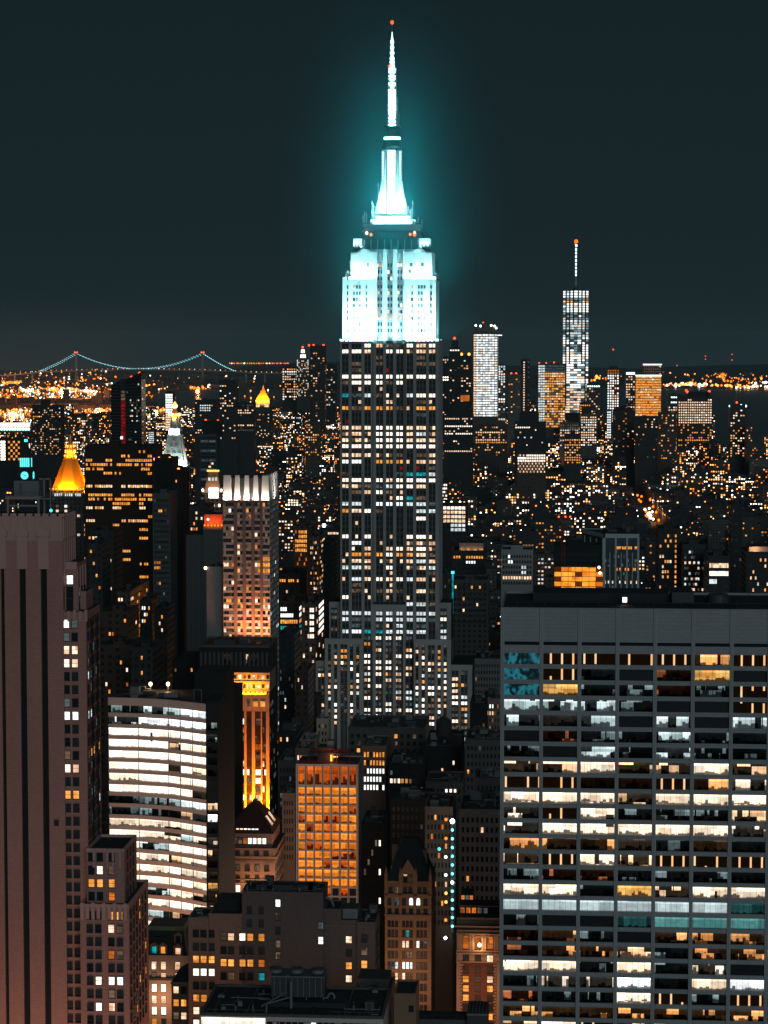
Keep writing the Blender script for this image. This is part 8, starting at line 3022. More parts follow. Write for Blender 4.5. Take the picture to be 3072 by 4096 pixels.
def fin_block():
	Y = 1260.0
	X = lambda u, v=2200: P(u, v, Y).x
	Z = lambda v: Zv(v, Y, 2450)
	x0, x1 = X(2416), X(2556)
	D = 44.0
	org = Vector(((x0 + x1) / 2, Y + D / 2, 0))
	T = thing('white_fin_block', 'blue grey block with tall white vertical fins and white roof edge', 'office building', org)
	b = MB()
	zt = Z(2135)
	b.box(x0 + .4, x1 - .4, Y + .6, Y + D, 0, zt - .2, 'blue_slab', 'roof')
	b.box(x0 - .3, x1 + .1, Y, Y + 1.4, Z(2152), zt, 'white_fin', 'roof')
	# the roof edge runs back to the left
	xl = X(2325)
	b.box(xl, x0 - .3, Y + D - 8, Y + D - 6.6, Z(2152), zt, 'white_fin', 'roof')
	b.frustum([(x0 - .3, Y), (x0 + .6, Y), (xl + .9, Y + D - 8), (xl, Y + D - 8)], Z(2152), [(x0 - .3, Y), (x0 + .6, Y), (xl + .9, Y + D - 8), (xl, Y + D - 8)], zt, 'white_fin', 'roof')
	b.frustum([(x0, Y + 1), (x0 + 2, Y + 1), (x0 + 2, Y + D - 8), (xl + .8, Y + D - 8)], 0, [(x0, Y + 1), (x0 + 2, Y + 1), (x0 + 2, Y + D - 8), (xl + .8, Y + D - 8)], zt - .4, 'blue_slab', 'roof')
	for u, w in ((2416, 1.6), (2463, 1.0), (2508, 1.0), (2553, 1.2)):
		b.box(X(u) - w / 2, X(u) + w / 2, Y - .1, Y + .7, 0, Z(2152), 'white_fin')
	for u in (2440, 2485, 2530):
		b.box(X(u) - .25, X(u) + .25, Y + .1, Y + .7, 0, Z(2210), 'white_fin')
	for k in range(4):
		t = (k + .3) / 4
		xx, yy = x0 + (xl - x0) * t, Y + 1 + (D - 9) * t
		b.box(xx - .3, xx + .3, yy - .3, yy + .4, 0, Z(2160), 'white_fin')
	roof_kit(b, x0, x1, Y + 8, Y + D - 4, zt - .2, 5, 6)
	b.build('wall', T, org)
	W = Win(T)
	rr = random.Random(19)
	bays = [(2420, 2438), (2442, 2461), (2466, 2483), (2487, 2506), (2511, 2528), (2532, 2551)]
	for r in range(12):
		v = 2188 + r * 17.2
		for k, (a, c) in enumerate(bays):
			for j in range(3):
				t = rr.random()
				m = 'glass2'
				if r in (8, 11) and t < .55:
					m = 'pp' if t < .3 else 'pc'
				elif r in (0, 5) and t < .35:
					m = 'pA'
				elif t < .12:
					m = 'pk'
				W.add((X(a + (c - a) * (j + .5) / 3), Y + .55, Z(v + 9)), (X(c) - X(a)) / 3 * .8, 1.5, m)
	W.done()
	claim(xl, x1, Y, Y + D, 2322, 2560, 2118, 2370)


fin_block()


def lit_site():
	Y = 1180.0
	X = lambda u, v=2300: P(u, v, Y).x
	Z = lambda v: Zv(v, Y, 2310)
	x0, x1 = X(2217), X(2412)
	D = 30
	org = Vector(((x0 + x1) / 2, Y + D / 2, 0))
	T = thing('scaffolded_block', 'building site wrapped in orange lit sheeting and scaffold poles', 'building site', org)
	b = MB()
	zt = Z(2268)
	b.box(x0 + .6, x1 - .6, Y + .8, Y + D, 0, zt, 'black_stone', 'roof')
	b.build('wall', T, org)
	n, rows = 7, 5
	for r in range(rows):
		for i in range(n):
			xa, xb = x0 + (x1 - x0) * i / n, x0 + (x1 - x0) * (i + 1) / n
			za, zb = Z(2268 + (r + 1) * 19.5), Z(2268 + r * 19.5)
			lit_box(T, org, 'lit_sheet', xa + .12, xb - .12, Y + .5, Y + .6, za + .15, zb - .15, 'site' if (r * 3 + i) % 6 else 'oB')
	s = MB()
	for i in range(n + 1):
		xx = x0 + (x1 - x0) * i / n
		s.box(xx - .1, xx + .1, Y - .3, Y - .1, 0, zt + 1.2, 'metal_dark')
	for r in range(rows + 1):
		zz_ = Z(2268 + r * 19.5)
		s.box(x0, x1, Y - .32, Y + .5, zz_ - .1, zz_ + .1, 'metal_dark')
	s.build('scaffold', T, org)
	for u, v in ((2396, 2270), (2400, 2292)):
		g = MB()
		p = P(u, v, Y - .8)
		g.ball(p, .7, 'l_far_white')
		g.bar(p, (p.x, Y - .2, p.z), .08, 'metal_dark')
		g.build('lamp', T, org)
	claim(x0, x1, Y, Y + D, 2205, 2420, 2262, 2370)
	# the unlit floors above, set back
	far_tower('unfinished_block', 'unlit unfinished floors behind the orange lit building site', 'building site', 2216, 2400, 2190, 1225, 22, 'black_stone', 2270, 3.6, 12, lambda r, i: 'glass2' if r > 1 and r % 2 else 'glass', dark=True)
	Y = 1195.0
	p0, p1 = P(2252, 2350, Y), P(2245, 1900, Y)
	o = Vector((p0.x, Y, 0))
	C = thing('tower_crane', 'thin dark red lattice crane mast rising behind the orange lit building site', 'crane', o)
	m = MB()
	w = .8
	for sx_ in (-1, 1):
		for sy_ in (-1, 1):
			m.bar((p0.x + sx_ * w, Y + sy_ * w, 0), (p0.x + sx_ * w, Y + sy_ * w, Zv(2060, Y)), .12, 'crane_red')
	z, k = 60.0, 1
	while z < Zv(2060, Y) - 2:
		m.bar((p0.x - k * w, Y - w, z), (p0.x + k * w, Y - w, z + 2), .09, 'crane_red')
		z += 2
		k = -k
	m.build('mast', C, o)
	m = MB()
	z = Zv(2070, Y)
	m.bar((p0.x, Y, z), (p0.x - 2.4, Y - 1, Zv(1900, Y)), .3, 'crane_red')
	m.bar((p0.x, Y, z), (p0.x + 3, Y + 6, z + 1), .4, 'crane_red')
	m.box(p0.x + 2, p0.x + 4, Y + 5, Y + 7, z - 1, z + .8, 'metal_dark')
	m.build('jib', C, o)
	m = MB()
	m.box(p0.x - 2, p0.x - .8, Y - 1, Y + .4, z - 1.8, z, 'metal_dark')
	m.build('cab', C, o)
	for u in (2235, 2262, 2281):
		g = MB()
		p = P(u, 2067, Y - 1)
		g.ball(p, .5, 'l_red')
		g.bar(p, (p0.x, Y - .8, z), .07, 'crane_red')
		g.build('beacon', C, o)


lit_site()
far_tower('column_lit_tower', 'dark balcony tower with one full vertical column of amber lamps', 'tower', 2632, 2724, 2122, 1400, 30, 'city_f', 2370, 3.1, 8, (lambda rr: lambda r, i: 'pA' if i == 6 else (rr.choice(('pA', 'pp', 'pA')) if rr.random() < (.24 if i < 5 else .03) else 'glass'))(random.Random(23)), fw=.62, wh=1.7)
far_tower('glitter_tower', 'grey tower glittering with white and pinkish window bands right of the amber column', 'tower', 2732, 2822, 2185, 1380, 30, 'city_c', 2375, 3.2, 9, (lambda rr: lambda r, i: rr.choice(('pk', 'pc', 'pp', 'pk', 'pd')) if rr.random() < min(.9, .2 + .055 * r) else 'glass')(random.Random(24)), fw=.85, wh=1.5)
far_tower('terrace_lit_block', 'stepped block with two warm lit terraces near the right edge', 'building', 2832, 2920, 2232, 1330, 40, 'city_c', 2375, 4.6, 10, lambda r, i: 'pp' if r == 0 else ('pW' if r == 1 else ('pA' if r == 4 and i > 2 else ('pc' if r == 2 and i < 4 else 'glass'))), fw=.85, wh=2.6)
far_tower('shadow_slab', 'tall unlit slab standing near the right edge', 'tower', 2926, 2972, 2020, 1450, 26, 'city_f', 2375, 3.4, 5, lambda r, i: 'pd' if (r * 3 + i) % 31 == 0 else 'glass')
far_tower('edge_block', 'block with pinkish floodlit terrace and scattered amber windows at the right edge', 'building', 2985, 3120, 2215, 1350, 34, 'city_c', 2375, 3.5, 13, picker(104, .13, ('pA', 'pp', 'pc'), (3, 2, 1)), extra=lambda T, o, x0, x1, Y, z, D: (lit_box(T, o, 'roof_house', x0 + 2, x1, Y + 5, Y + 28, z - 1, Zv(2180, Y), 'stone_cream', 'roof'), point_light('terrace_light', (x0 + 5, Y + 1.5, z + 2.2), 1500, (1, .5, .28), .5)))
far_tower('pale_arcade_block', 'grey block with arched windows behind the roof of the wide office slab', 'building', 1812, 1952, 2325, 1500, 34, 'city_d', 2480, 3.8, 12, lambda r, i: 'pA' if (r, i) in ((0, 6), (0, 9), (2, 3)) else ('pp' if (r * 5 + i) % 23 == 0 else 'glass2' if r % 2 else 'glass'), dark=True)
far_tower('grid_front_block', 'grey block with white top windows and one bright row of warm panes', 'building', 2005, 2132, 2205, 1560, 34, 'limestone', 2330, 3.6, 11, lambda r, i: 'pC' if (r, i) in ((1, 2), (1, 3), (0, 2)) else ('pc' if r in (2, 3) and i in (7, 8) else ('pp' if r == 4 else 'glass')), dark=True, wh=2.0)
far_tower('floodlit_gable_block', 'dark block with flame like amber floodlights along its roof terrace', 'building', 1808, 1938, 2208, 1640, 36, 'city_c', 2300, 3.6, 12, lambda r, i: 'pA' if r == 0 and i not in (3, 4) else ('pC' if r == 1 and 4 < i < 9 else 'glass'), extra=lambda T, o, x0, x1, Y, z, D: (lit_box(T, o, 'roof_house', x0 + 5, x1 - 1, Y + 6, Y + 28, z - 1, Zv(2172, Y), 'plain_grey', 'roof'), [point_light('terrace_light', (x0 + 7 + k * 4.5, Y + 4.6, z + .8), 260, (1, .42, .12), .3) for k in (0, 1, 2, 3)]))
far_tower('teal_mast_block', 'dark block carrying a slim teal lit mast right of the skyscraper', 'building', 1764, 1806, 2300, 1420, 28, 'city_c', 2540, 3.5, 4, picker(108, .2, ('pd', 'pk', 'pp'), (2, 2, 1)), extra=lambda T, o, x0, x1, Y, z, D: (lit_box(T, o, 'mast', P(1811, 2400, Y).x - .5, P(1811, 2400, Y).x + .5, Y - 1.2, Y - .6, Zv(2450, Y), Zv(2282, Y), 'pt'), lit_box(T, o, 'beacon', P(1811, 2400, Y).x - .9, P(1811, 2400, Y).x + .9, Y - 1.3, Y - .5, Zv(2292, Y), Zv(2282, Y), 'l_teal')))
# ---- blocks between the crowned tower and the skyscraper
far_tower('amber_stepped_block', 'stepped loft with rows of bright amber windows right of the crowned tower', 'building', 1176, 1232, 2110, 1750, 34, 'city_b', 2240, 3.5, 7, lambda r, i: 'pA' if r < 5 and not (r < 2 and i < 2) else ('po' if (r + i) % 4 == 0 else 'glass'), wh=2.3, fw=.75)
far_tower('lamp_strip_block', 'low block with a single row of warm windows and a white star lamp', 'building', 1276, 1358, 2115, 1900, 30, 'city_f', 2180, 3.6, 12, lambda r, i: 'pp' if r == 0 else 'glass', beacon=[(1296, 2102, 1.5, 'l_star')])
far_tower('avenue_loft', 'tall pale loft with many warm windows along the orange lit avenue', 'building', 1236, 1278, 2150, 1620, 60, 'city_g', 2420, 3.6, 5, picker(111, .42, ('pp', 'pA', 'pd'), (3, 2, 2)), side=10)
far_tower('poster_block', 'dark windowless block left of the skyscraper beside the pale loft', 'building', 1292, 1330, 2170, 1560, 30, 'city_f', 2330, 3.6, 5, lambda r, i: 'glass')
far_tower('teal_top_loft', 'loft with cool teal top floors and orange lower floors right of the crowned tower', 'building', 1116, 1196, 2412, 1340, 40, 'city_e', 2560, 3.7, 8, lambda r, i: ('pC' if i < 3 else 'glass') if r == 0 else ('pC' if r == 1 and i < 6 else ('pA' if r == 2 else ('pp' if r == 4 and i < 6 else 'pt' if r == 3 and i < 3 else ('pd' if (r + i) % 3 == 0 else 'glass')))), fw=.8, wh=2.2, side=6)
far_tower('white_corner_loft', 'loft with stacked bright white corner windows along the orange avenue', 'building', 1205, 1262, 2415, 1290, 46, 'city_b', 2740, 3.7, 5, lambda r, i: 'pW' if i > 2 and r < 5 else ('pp' if (r * 3 + i) % 7 == 0 else 'glass'), fw=.75, wh=2.3, side=8,
		  extra=lambda T, o, x0, x1, Y, z, D: area_light('street_fill', (x1 + 9, Y + 30, 14), (x1, Y + 26, 60), 4, 50, 26000, (1, .30, .06)))
far_tower('speckled_loft', 'dark loft with thin cool windows in front of the teal topped loft', 'building', 1112, 1178, 2545, 1190, 30, 'city_f', 2920, 3.7, 6, picker(114, .10, ('pk', 'pc', 'pp'), (3, 1, 1)))
far_tower('rooftop_lamp_block', 'low brown block with pinkish street light at its foot left of the skyscraper base', 'building', 1184, 1232, 2690, 1150, 28, 'city_e', 2860, 3.7, 5, picker(115, .16, ('pp', 'po', 'pA'), (2, 1, 1)))
far_tower('upper_amber_loft', 'dark loft with two rows of amber windows right of the crowned tower', 'building', 1112, 1200, 2300, 1500, 40, 'city_c', 2420, 3.6, 9, lambda r, i: 'pA' if r in (0, 4) and i not in (3, 7) else ('po' if r == 5 and i > 3 else ('pp' if (r * 5 + i * 3) % 19 == 0 else 'glass')), fw=.7)
# ================================================================ ground, water, hills
def sheet(name, pts, z, m):
	b = MB()
	b.face([(x, y, z) for x, y in pts], m)
	return tag(b.build(name), kind='structure')


def gp(u, Y):
	return (P(u, 1700, Y).x, Y)


g0 = MB()
ns = 40
g0.face([(28500 * math.cos(2 * math.pi * i / ns), 28500 * math.sin(2 * math.pi * i / ns), 0) for i in range(ns)], 'asphalt')
tag(g0.build('ground'), kind='structure')
sheet('harbour_water', [gp(620, 7000), gp(1500, 7000), gp(2400, 6750), gp(2600, 6300), gp(2900, 5300), gp(3300, 4700), gp(3700, 15000), gp(2300, 15500), gp(640, 14300), gp(560, 11000)], 0.5, 'water')
sheet('river_water', [gp(-300, 8500), gp(250, 8100), gp(560, 7700), gp(619, 7400), gp(559, 10500), gp(300, 9900), gp(-300, 9600)], 0.5, 'water')
sheet('bay_water', [gp(-300, 12400), gp(300, 12000), gp(555, 11600), gp(600, 14200), gp(200, 14600), gp(-300, 14500)], 0.5, 'water')
for nm, pts in (('hills', [(860, 1490), (960, 1466), (1060, 1456), (1200, 1450), (1360, 1447), (1800, 1456), (2300, 1468), (2560, 1474), (2700, 1466), (2850, 1462), (3000, 1458), (3300, 1452)]),):
	b = MB()
	top = [P(u, v, 25500) for u, v in pts]
	for p, q in zip(top, top[1:]):
		b.face([(p.x, 23000, 0), (q.x, 23000, 0), (q.x, 25500, max(1, q.z)), (p.x, 25500, max(1, p.z))], 'city_f')
		b.face([(p.x, 28000, 0), (p.x, 25500, max(1, p.z)), (q.x, 25500, max(1, q.z)), (q.x, 28000, 0)], 'city_f')
	tag(b.build(nm), kind='structure')
# avenues as lighter strips of road with pavements
AVX = [-1580, -1360, -1180, -960, -760, -600, -470, -330, -188, 141, 420, 690, 960]
for x in AVX:
	y1 = 3900 if x == 141 else 6400
	sheet('avenue', [(x - 9, 500), (x + 9, 500), (x + 9, y1), (x - 9, y1)], 0.06, 'roof_grey')
for sx_ in (-1, 1):
	b = MB()
	for x in (-188, 141):
		xa, xb = sorted((x + sx_ * 9.01, x + sx_ * 14))
		b.box(xa, xb, 900, 3900, 0, .15, 'city_d')
	tag(b.build('pavement'), kind='structure')


# ================================================================ suspension bridge on the horizon
def bridge():
	Y = 17500.0
	p = lambda u, v: P(u, v, Y)
	a, c = p(305, 1412), p(811, 1412)
	org = Vector(((a.x + c.x) / 2, Y, 0))
	T = thing('suspension_bridge', 'long suspension bridge on the horizon with teal lit cables and two red topped towers', 'bridge', org)
	zt = a.z
	zd = p(550, 1480).z
	for q in (a, c):
		t = MB()
		for k in (-1, 1):
			t.frustum([(q.x - 6, Y + k * 16 - 6), (q.x + 6, Y + k * 16 - 6), (q.x + 6, Y + k * 16 + 6), (q.x - 6, Y + k * 16 + 6)], 0, [(q.x - 4.5, Y + k * 16 - 5), (q.x + 4.5, Y + k * 16 - 5), (q.x + 4.5, Y + k * 16 + 5), (q.x - 4.5, Y + k * 16 + 5)], zt, 'bridge_steel')
		t.box(q.x - 4, q.x + 4, Y - 15, Y + 15, zt - 16, zt - 6, 'bridge_steel')
		t.box(q.x - 4, q.x + 4, Y - 15, Y + 15, zd - 8, zd - 1, 'bridge_steel')
		o = t.build('tower', T, org)
		for k in (-1, 1):
			g = MB()
			g.ball((q.x + k * 9, Y - 12, zt + 5), 6.5, 'l_red')
			g.bar((q.x, Y - 11, zt - 1), (q.x + k * 9, Y - 12, zt + 5), .8, 'bridge_steel')
			g.build('beacon', o).location = -org
	deck = [(-60, 1504), (80, 1496), (165, 1486), (305, 1482), (550, 1476), (811, 1481), (940, 1485), (1010, 1490), (1240, 1494)]
	d = MB()
	for (u0, v0), (u1, v1) in zip(deck, deck[1:]):
		q, r = p(u0, v0), p(u1, v1)
		d.frustum([(q.x, Y - 14), (r.x, Y - 14), (r.x, Y + 14), (q.x, Y + 14)], 0, [(q.x, Y - 14), (r.x, Y - 14), (r.x, Y + 14), (q.x, Y + 14)], 1, 'bridge_steel') if False else None
		for z0_, z1_ in ((-7, 0),):
			A = [(q.x, Y - 14, q.z + z0_), (r.x, Y - 14, r.z + z0_), (r.x, Y - 14, r.z + z1_), (q.x, Y - 14, q.z + z1_)]
			B = [(x, Y + 14, z) for x, _, z in A]
			d.face(A, 'bridge_steel')
			d.face([A[3], A[2], B[2], B[3]], 'bridge_steel')
			d.face([A[1], A[0], B[0], B[1]], 'bridge_steel')
			d.face(B[::-1], 'bridge_steel')
	for u in (60, 130, 985, 1060, 1140):
		q = p(u, 1496)
		d.box(q.x - 5, q.x + 5, Y - 10, Y + 10, 0, q.z - 3, 'bridge_steel')
	d.build('deck', T, org)

	def cable(t, seg):
		if seg == 0:
			return p(160 + (305 - 160) * t, 1484 + (1412 - 1484) * t - 8 * math.sin(math.pi * t) * -.5)
		if seg == 1:
			s = 2 * t - 1
			return p(305 + (811 - 305) * t, 1474 - 62 * abs(s) ** 2.0)
		return p(811 + (945 - 811) * t, 1412 + (1485 - 1412) * t + 5 * math.sin(math.pi * t))
	for k in (-1, 1):
		c_ = MB()
		l = MB()
		for seg, n in ((0, 17), (1, 46), (2, 18)):
			pv = None
			for i in range(n + 1):
				q = cable(i / n, seg)
				q = Vector((q.x + k * 3, Y + k * 15, q.z - (k + 1) * 3))
				if pv:
					c_.bar(pv, q, .5, 'bridge_steel')
				pv = q
				if i < n:
					l.ball(q + Vector((0, -1.5, 0)), 2.9, 'l_bridge')
		c_.build('cable', T, org)
		l.build('cable_lamp', T, org)['kind'] = 'stuff'
	l = MB()
	rr = random.Random(1)
	for i in range(62):
		u = -40 + i * 20.5
		v = np.interp(u, [d_[0] for d_ in deck], [d_[1] for d_ in deck])
		q = p(u, v - 3)
		l.ball((q.x, Y - 14, q.z), 2.4 if i % 3 else 3.0, rr.choice(('l_far_amber', 'l_far_white', 'l_far_orange', 'l_far_amber')))
	l.build('deck_lamp', T, org)['kind'] = 'stuff'


bridge()
for u, v0, vs_ in ((2822, 1470, (1425, 1437)), (2928, 1468, (1418, 1440)), (2708, 1466, (1462,))):
	Y = 25000.0
	a, c = P(u, v0 + 6, Y), P(u, vs_[0], Y)
	T = thing('radio_mast', {2822: 'thin radio mast with two red lamps on the far hills, nearer the riverside tower', 2928: 'thin radio mast with two red lamps on the far hills, above the riverside tower', 2708: 'short mast with one red lamp on the hill behind the dotted office block'}[u], 'mast', Vector((a.x, Y, max(0, a.z - 30))))
	b = MB()
	b.cyl(a.x, Y, max(0, a.z - 30), c.z, 3, 1, 'metal_dark', 5)
	b.build('pole', T, T.location)
	for v in vs_:
		g = MB()
		q = P(u, v, Y - 20)
		g.ball(q, 5.5, 'l_red')
		g.build('beacon', T, T.location)


# ================================================================ lamps
def street_lamp_at(x, y, first, label, group, m='l_far_orange', h=9.0, k=1.0):
	if first is None:
		T = thing('street_lamp', label, 'street lamp', Vector((x, y, 0)), group)
		b = MB()
		b.cyl(0, 0, 0, h, .16, .10, 'metal_dark', 6)
		b.bar((0, 0, h - .05), (1.5, 0, h + .3), .07, 'metal_dark')
		b.build('pole', T)
		g = MB()
		g.ball((1.6, 0, h + .1), .85 * k, m)
		g.build('lamp_head', T)
		return T
	T = first.copy()
	sc.collection.objects.link(T)
	T.location = (x, y, 0)
	T['label'] = label
	for ch in first.children:
		c = ch.copy()
		c.parent = T
		sc.collection.objects.link(c)
	return T


f1 = None
la = 'orange street lamp along the bending avenue right of the skyscraper'
path = [(141, 3420), (141, 3900), (105, 4080), (79, 4340), (16, 4870), (-60, 5500)]
rr = random.Random(2)
for (xa, ya), (xb, yb) in zip(path, path[1:]):
	L = math.hypot(xb - xa, yb - ya)
	n = int(L / 38)
	for i in range(n):
		t = i / n
		for s in (-1, 1):
			if rr.random() < .5:
				continue
			f1 = f1 and (street_lamp_at(xa + (xb - xa) * t + s * 9.5 + rr.uniform(-4, 4), ya + (yb - ya) * t + rr.uniform(-14, 14), f1, la, None), f1)[1] or street_lamp_at(xa + s * 9.5, ya, None, la, 'street lamps along the bending avenue', k=2.4)
f3 = None
lc = 'white stand-in for car headlights at the brightest stretch of the bending avenue'
for i in range(11):  # white lamps on poles, added in place of car headlights
	x, y = 141 + rr.uniform(-7, 7), 3430 + i * 22 + rr.uniform(-9, 9)
	f3 = f3 and (street_lamp_at(x, y, f3, lc, None), f3)[1] or street_lamp_at(x, y, None, lc, 'headlight stand-ins on the bending avenue', 'l_far_white', k=2.2)
f2 = None
lb = 'orange street lamp deep in the avenue between crowned tower and skyscraper'
for i in range(26):
	y = 1180 + i * 36
	for s in (-1, 1):
		f2 = f2 and (street_lamp_at(-188 + s * 9.5, y, f2, lb, None), f2)[1] or street_lamp_at(-188 + s * 9.5, y, None, lb, 'street lamps in the avenue left of the skyscraper', k=.8)
OR_ = (1.0, .33, .07)
for x, y, pw in ((141, 3480, 26000), (141, 3640, 40000), (141, 3800, 26000), (105, 4080, 16000), (79, 4340, 14000), (16, 4870, 12000), (-188, 1420, 30000), (-188, 1560, 46000), (-188, 1700, 46000), (-188, 1900, 30000), (-188, 2200, 30000)):
	point_light('street_fill', (x, y, 14), pw, OR_, 2)


def glow(Y, u, v, n, su, sv, B, rr, mats, k=1.0):
	for _ in range(n):
		uu, vv = rr.gauss(u, su), rr.gauss(v, sv)
		if not (-30 < uu < 3100) or vv < 1478:
			continue
		Yg = FPX * (CAMZ - 8) / (vv - HV)               # where that sight line meets the ground
		q = P(uu, vv, Yg)
		r = Yg / 2315 * rr.choice((.45, .58, .8, 1.15)) * k
		B.ball((q.x, q.y, max(q.z, r + 1)), r, rr.choice(mats))


def far_lights():
	rr = random.Random(17)
	O, A_, Wt, C_ = 'l_far_orange', 'l_far_amber', 'l_far_white', 'l_far_cool'
	B = MB()
	for u, v, n, su, sv, ms in ((45, 1532, 60, 32, 3, (O, O, A_)), (30, 1530, 20, 30, 2, (O,)), (110, 1562, 30, 28, 2.5, (Wt, A_, O)), (215, 1556, 40, 24, 3, (O, A_)), (270, 1560, 26, 24, 3, (O, Wt)), (300, 1558, 20, 18, 2, (O, A_)), (350, 1564, 12, 22, 2, (C_, Wt)),
								(70, 1588, 24, 34, 3, (O,)), (20, 1600, 18, 30, 8, (O, A_)), (60, 1640, 30, 26, 7, (O, A_, O)), (45, 1658, 20, 18, 4, (A_, Wt)), (330, 1598, 26, 26, 2, (A_, O)), (345, 1612, 16, 20, 3, (A_,)), (350, 1628, 20, 26, 2, (Wt, A_)), (290, 1648, 10, 12, 3, (O, Wt)), (410, 1640, 22, 22, 5, (O, A_)), (262, 1658, 10, 14, 5, (O, A_)),
								(410, 1606, 5, 5, 3, (Wt,)), (390, 1508, 14, 30, 5, (O,)), (250, 1520, 14, 26, 8, (O, Wt)), (330, 1522, 10, 30, 6, (O, A_)), (600, 1545, 8, 12, 3, (O, A_)), (648, 1555, 5, 6, 2, (Wt, A_)), (790, 1552, 34, 26, 2, (A_, O)), (832, 1546, 6, 5, 2, (Wt,)), (600, 1580, 5, 10, 5, (O,)), (620, 1640, 22, 24, 6, (O, A_)), (760, 1648, 6, 12, 5, (O,)),
								(960, 1640, 10, 30, 8, (Wt, O)), (300, 1690, 12, 40, 6, (Wt, A_)), (420, 1715, 14, 40, 8, (Wt, A_, O)), (1040, 1640, 20, 60, 16, (O, A_, Wt)), (1100, 1700, 26, 80, 24, (O, A_, Wt)),
								(2420, 1512, 30, 40, 7, (O, O, A_)), (2700, 1540, 30, 40, 3, (O, A_, Wt)), (2760, 1536, 40, 30, 3, (A_, Wt, O)), (2800, 1540, 12, 14, 4, (Wt,)), (2890, 1542, 30, 60, 2, (O, A_)), (3000, 1546, 46, 40, 3, (O, A_, Wt)), (3050, 1530, 10, 30, 2, (Wt, C_)), (2890, 1500, 22, 8, 8, (O,)), (3010, 1480.5, 14, 40, 1.0, (A_,)), (2820, 1492, 40, 110, 9, (O, A_)), (2950, 1512, 60, 110, 10, (O, O, A_)), (2620, 1500, 8, 60, 8, (O,))):
		glow(0, u, v, n, su, sv, B, rr, ms)
	for _ in range(1500):
		glow(0, rr.uniform(0, 450), min(1700, rr.gauss(1615, 55)), 1, 1, 1, B, rr, (O, O, O, O, A_, A_, Wt, C_), .8)
	for _ in range(70):
		glow(0, rr.uniform(560, 1150), rr.uniform(1500, 1700), 1, 1, 1, B, rr, (O, A_, Wt), .7)
	tag(B.build('city_lights'), 'countless orange and white lamps of the far shores', 'lights', kind='stuff')
	B = MB()
	for i in range(34):
		q = P(918 + i * 7.2 + rr.uniform(-2, 2), 1455.5, 25300)
		B.ball((q.x, q.y, q.z + 6), 6.0 if i % 4 else 8, 'l_far_orange' if rr.random() < .8 else 'l_far_white')
	tag(B.build('ridge_lights'), 'row of orange lamps along the far ridge right of the bridge', 'lights', kind='stuff')
	OR2 = (1.0, .30, .10)
	for u, v, pw in ((30, 1535, 5e6), (120, 1600, 4e6), (250, 1565, 5e6), (50, 1650, 3e6), (340, 1610, 4e6), (400, 1645, 3e6), (60, 1580, 4e6), (200, 1640, 2.5e6), (790, 1555, 2e6), (620, 1640, 1.2e6)):
		Yg = FPX * CAMZ / (v - HV)
		q = P(u, v, Yg)
		point_light('shore_glow', (q.x, q.y, 40), pw * .7, OR2, 10)  # added floating light, stands in for many shore lamps


far_lights()


def far_low():
	# the low roofs of the far shore, read as one mass
	rr = random.Random(5)
	B = MB()
	for _ in range(900):
		u = rr.uniform(-60, 1000)
		Yg = rr.choice((rr.uniform(9700, 11500), rr.uniform(14600, 22000), rr.uniform(9700, 11000)))
		if u > 560 and Yg < 14600:
			continue
		q = P(u, 1700, Yg)
		w, d, h = rr.uniform(20, 90), rr.uniform(20, 60), rr.uniform(6, 22)
		if rr.random() < .03:
			w, d, h = 26, 20, rr.uniform(40, 75)
		B.box(q.x, q.x + w, Yg, Yg + d, 0, h, rr.choice(('city_a', 'city_b', 'city_e')), 'roof')
	tag(B.build('far_shore_roofs'), 'mass of low roofs along the far shore', 'roofs', kind='stuff')


far_low()


def lit_pier():
	Y = 7300.0
	x0, x1, z = rect(-30, 120, 1700, Y)
	org = Vector(((x0 + x1) / 2, Y + 20, 0))
	T = thing('lit_power_station', 'long low hall with two brilliant white rows of lamps near the left edge', 'building', org)
	b = MB()
	b.box(x0, x1, Y, Y + 60, 0, z, 'stone_cream', 'roof')
	b.build('wall', T, org)
	for v, n, r in ((1702, 26, 3.0), (1720, 14, 4.4)):
		g = MB()
		for i in range(n):
			g.ball((x0 + (x1 - x0) * (i + .5) / n, Y - 3, Zv(v, Y)), r, 'l_far_cool' if v > 1710 else 'l_far_white')
		g.build('lamp_row', T, org)['kind'] = 'stuff'
	g = MB()
	g.box(x0, x1, Y - .6, Y - .2, Zv(1710, Y), Zv(1694, Y), 'pW')
	g.build('lit_gallery', T, org)
	claim(x0, x1, Y, Y + 60, -30, 120, 1690, 1740)


lit_pier()


# ================================================================ the countless ordinary buildings
TONE = {'city_a': 'charcoal', 'city_b': 'brown', 'city_c': 'slate grey', 'city_d': 'grey', 'city_e': 'dark red', 'city_f': 'black', 'city_g': 'pale'}
ANCH = [('the gold pyramid tower', 270, 1900), ('the dark bronze tower', 475, 2000), ('the marble spire tower', 708, 1800), ('the crowned stone tower', 985, 2150), ("the skyscraper's left edge", 1350, 2050), ("the skyscraper's right edge", 1775, 2150),
		('the white fin block', 2485, 2240), ('the orange lit site', 2310, 2310), ('the amber column tower', 2690, 2240), ('the tallest distant tower', 2303, 1500), ('the white unfinished tower', 1940, 1480), ('the golden lit tower', 2595, 1580),
		('the dotted office block', 2780, 1670), ('the riverside tower', 2950, 1710), ('the teal clock tower', 100, 1890), ('the wedge tower', 505, 1640), ('the small orange pyramid', 1050, 1580), ('the rippled tower', 1270, 1500), ('the arched window block', 1815, 2060),
		('the glittering tower', 2777, 2280), ('the tall unlit slab', 2950, 2200), ('the bright low block', 2126, 1840), ('the domed dark tower', 2495, 1700), ('the amber stepped loft', 1204, 2160), ('the housing slab', 186, 1700), ('the teal glass tower', 833, 1850)]
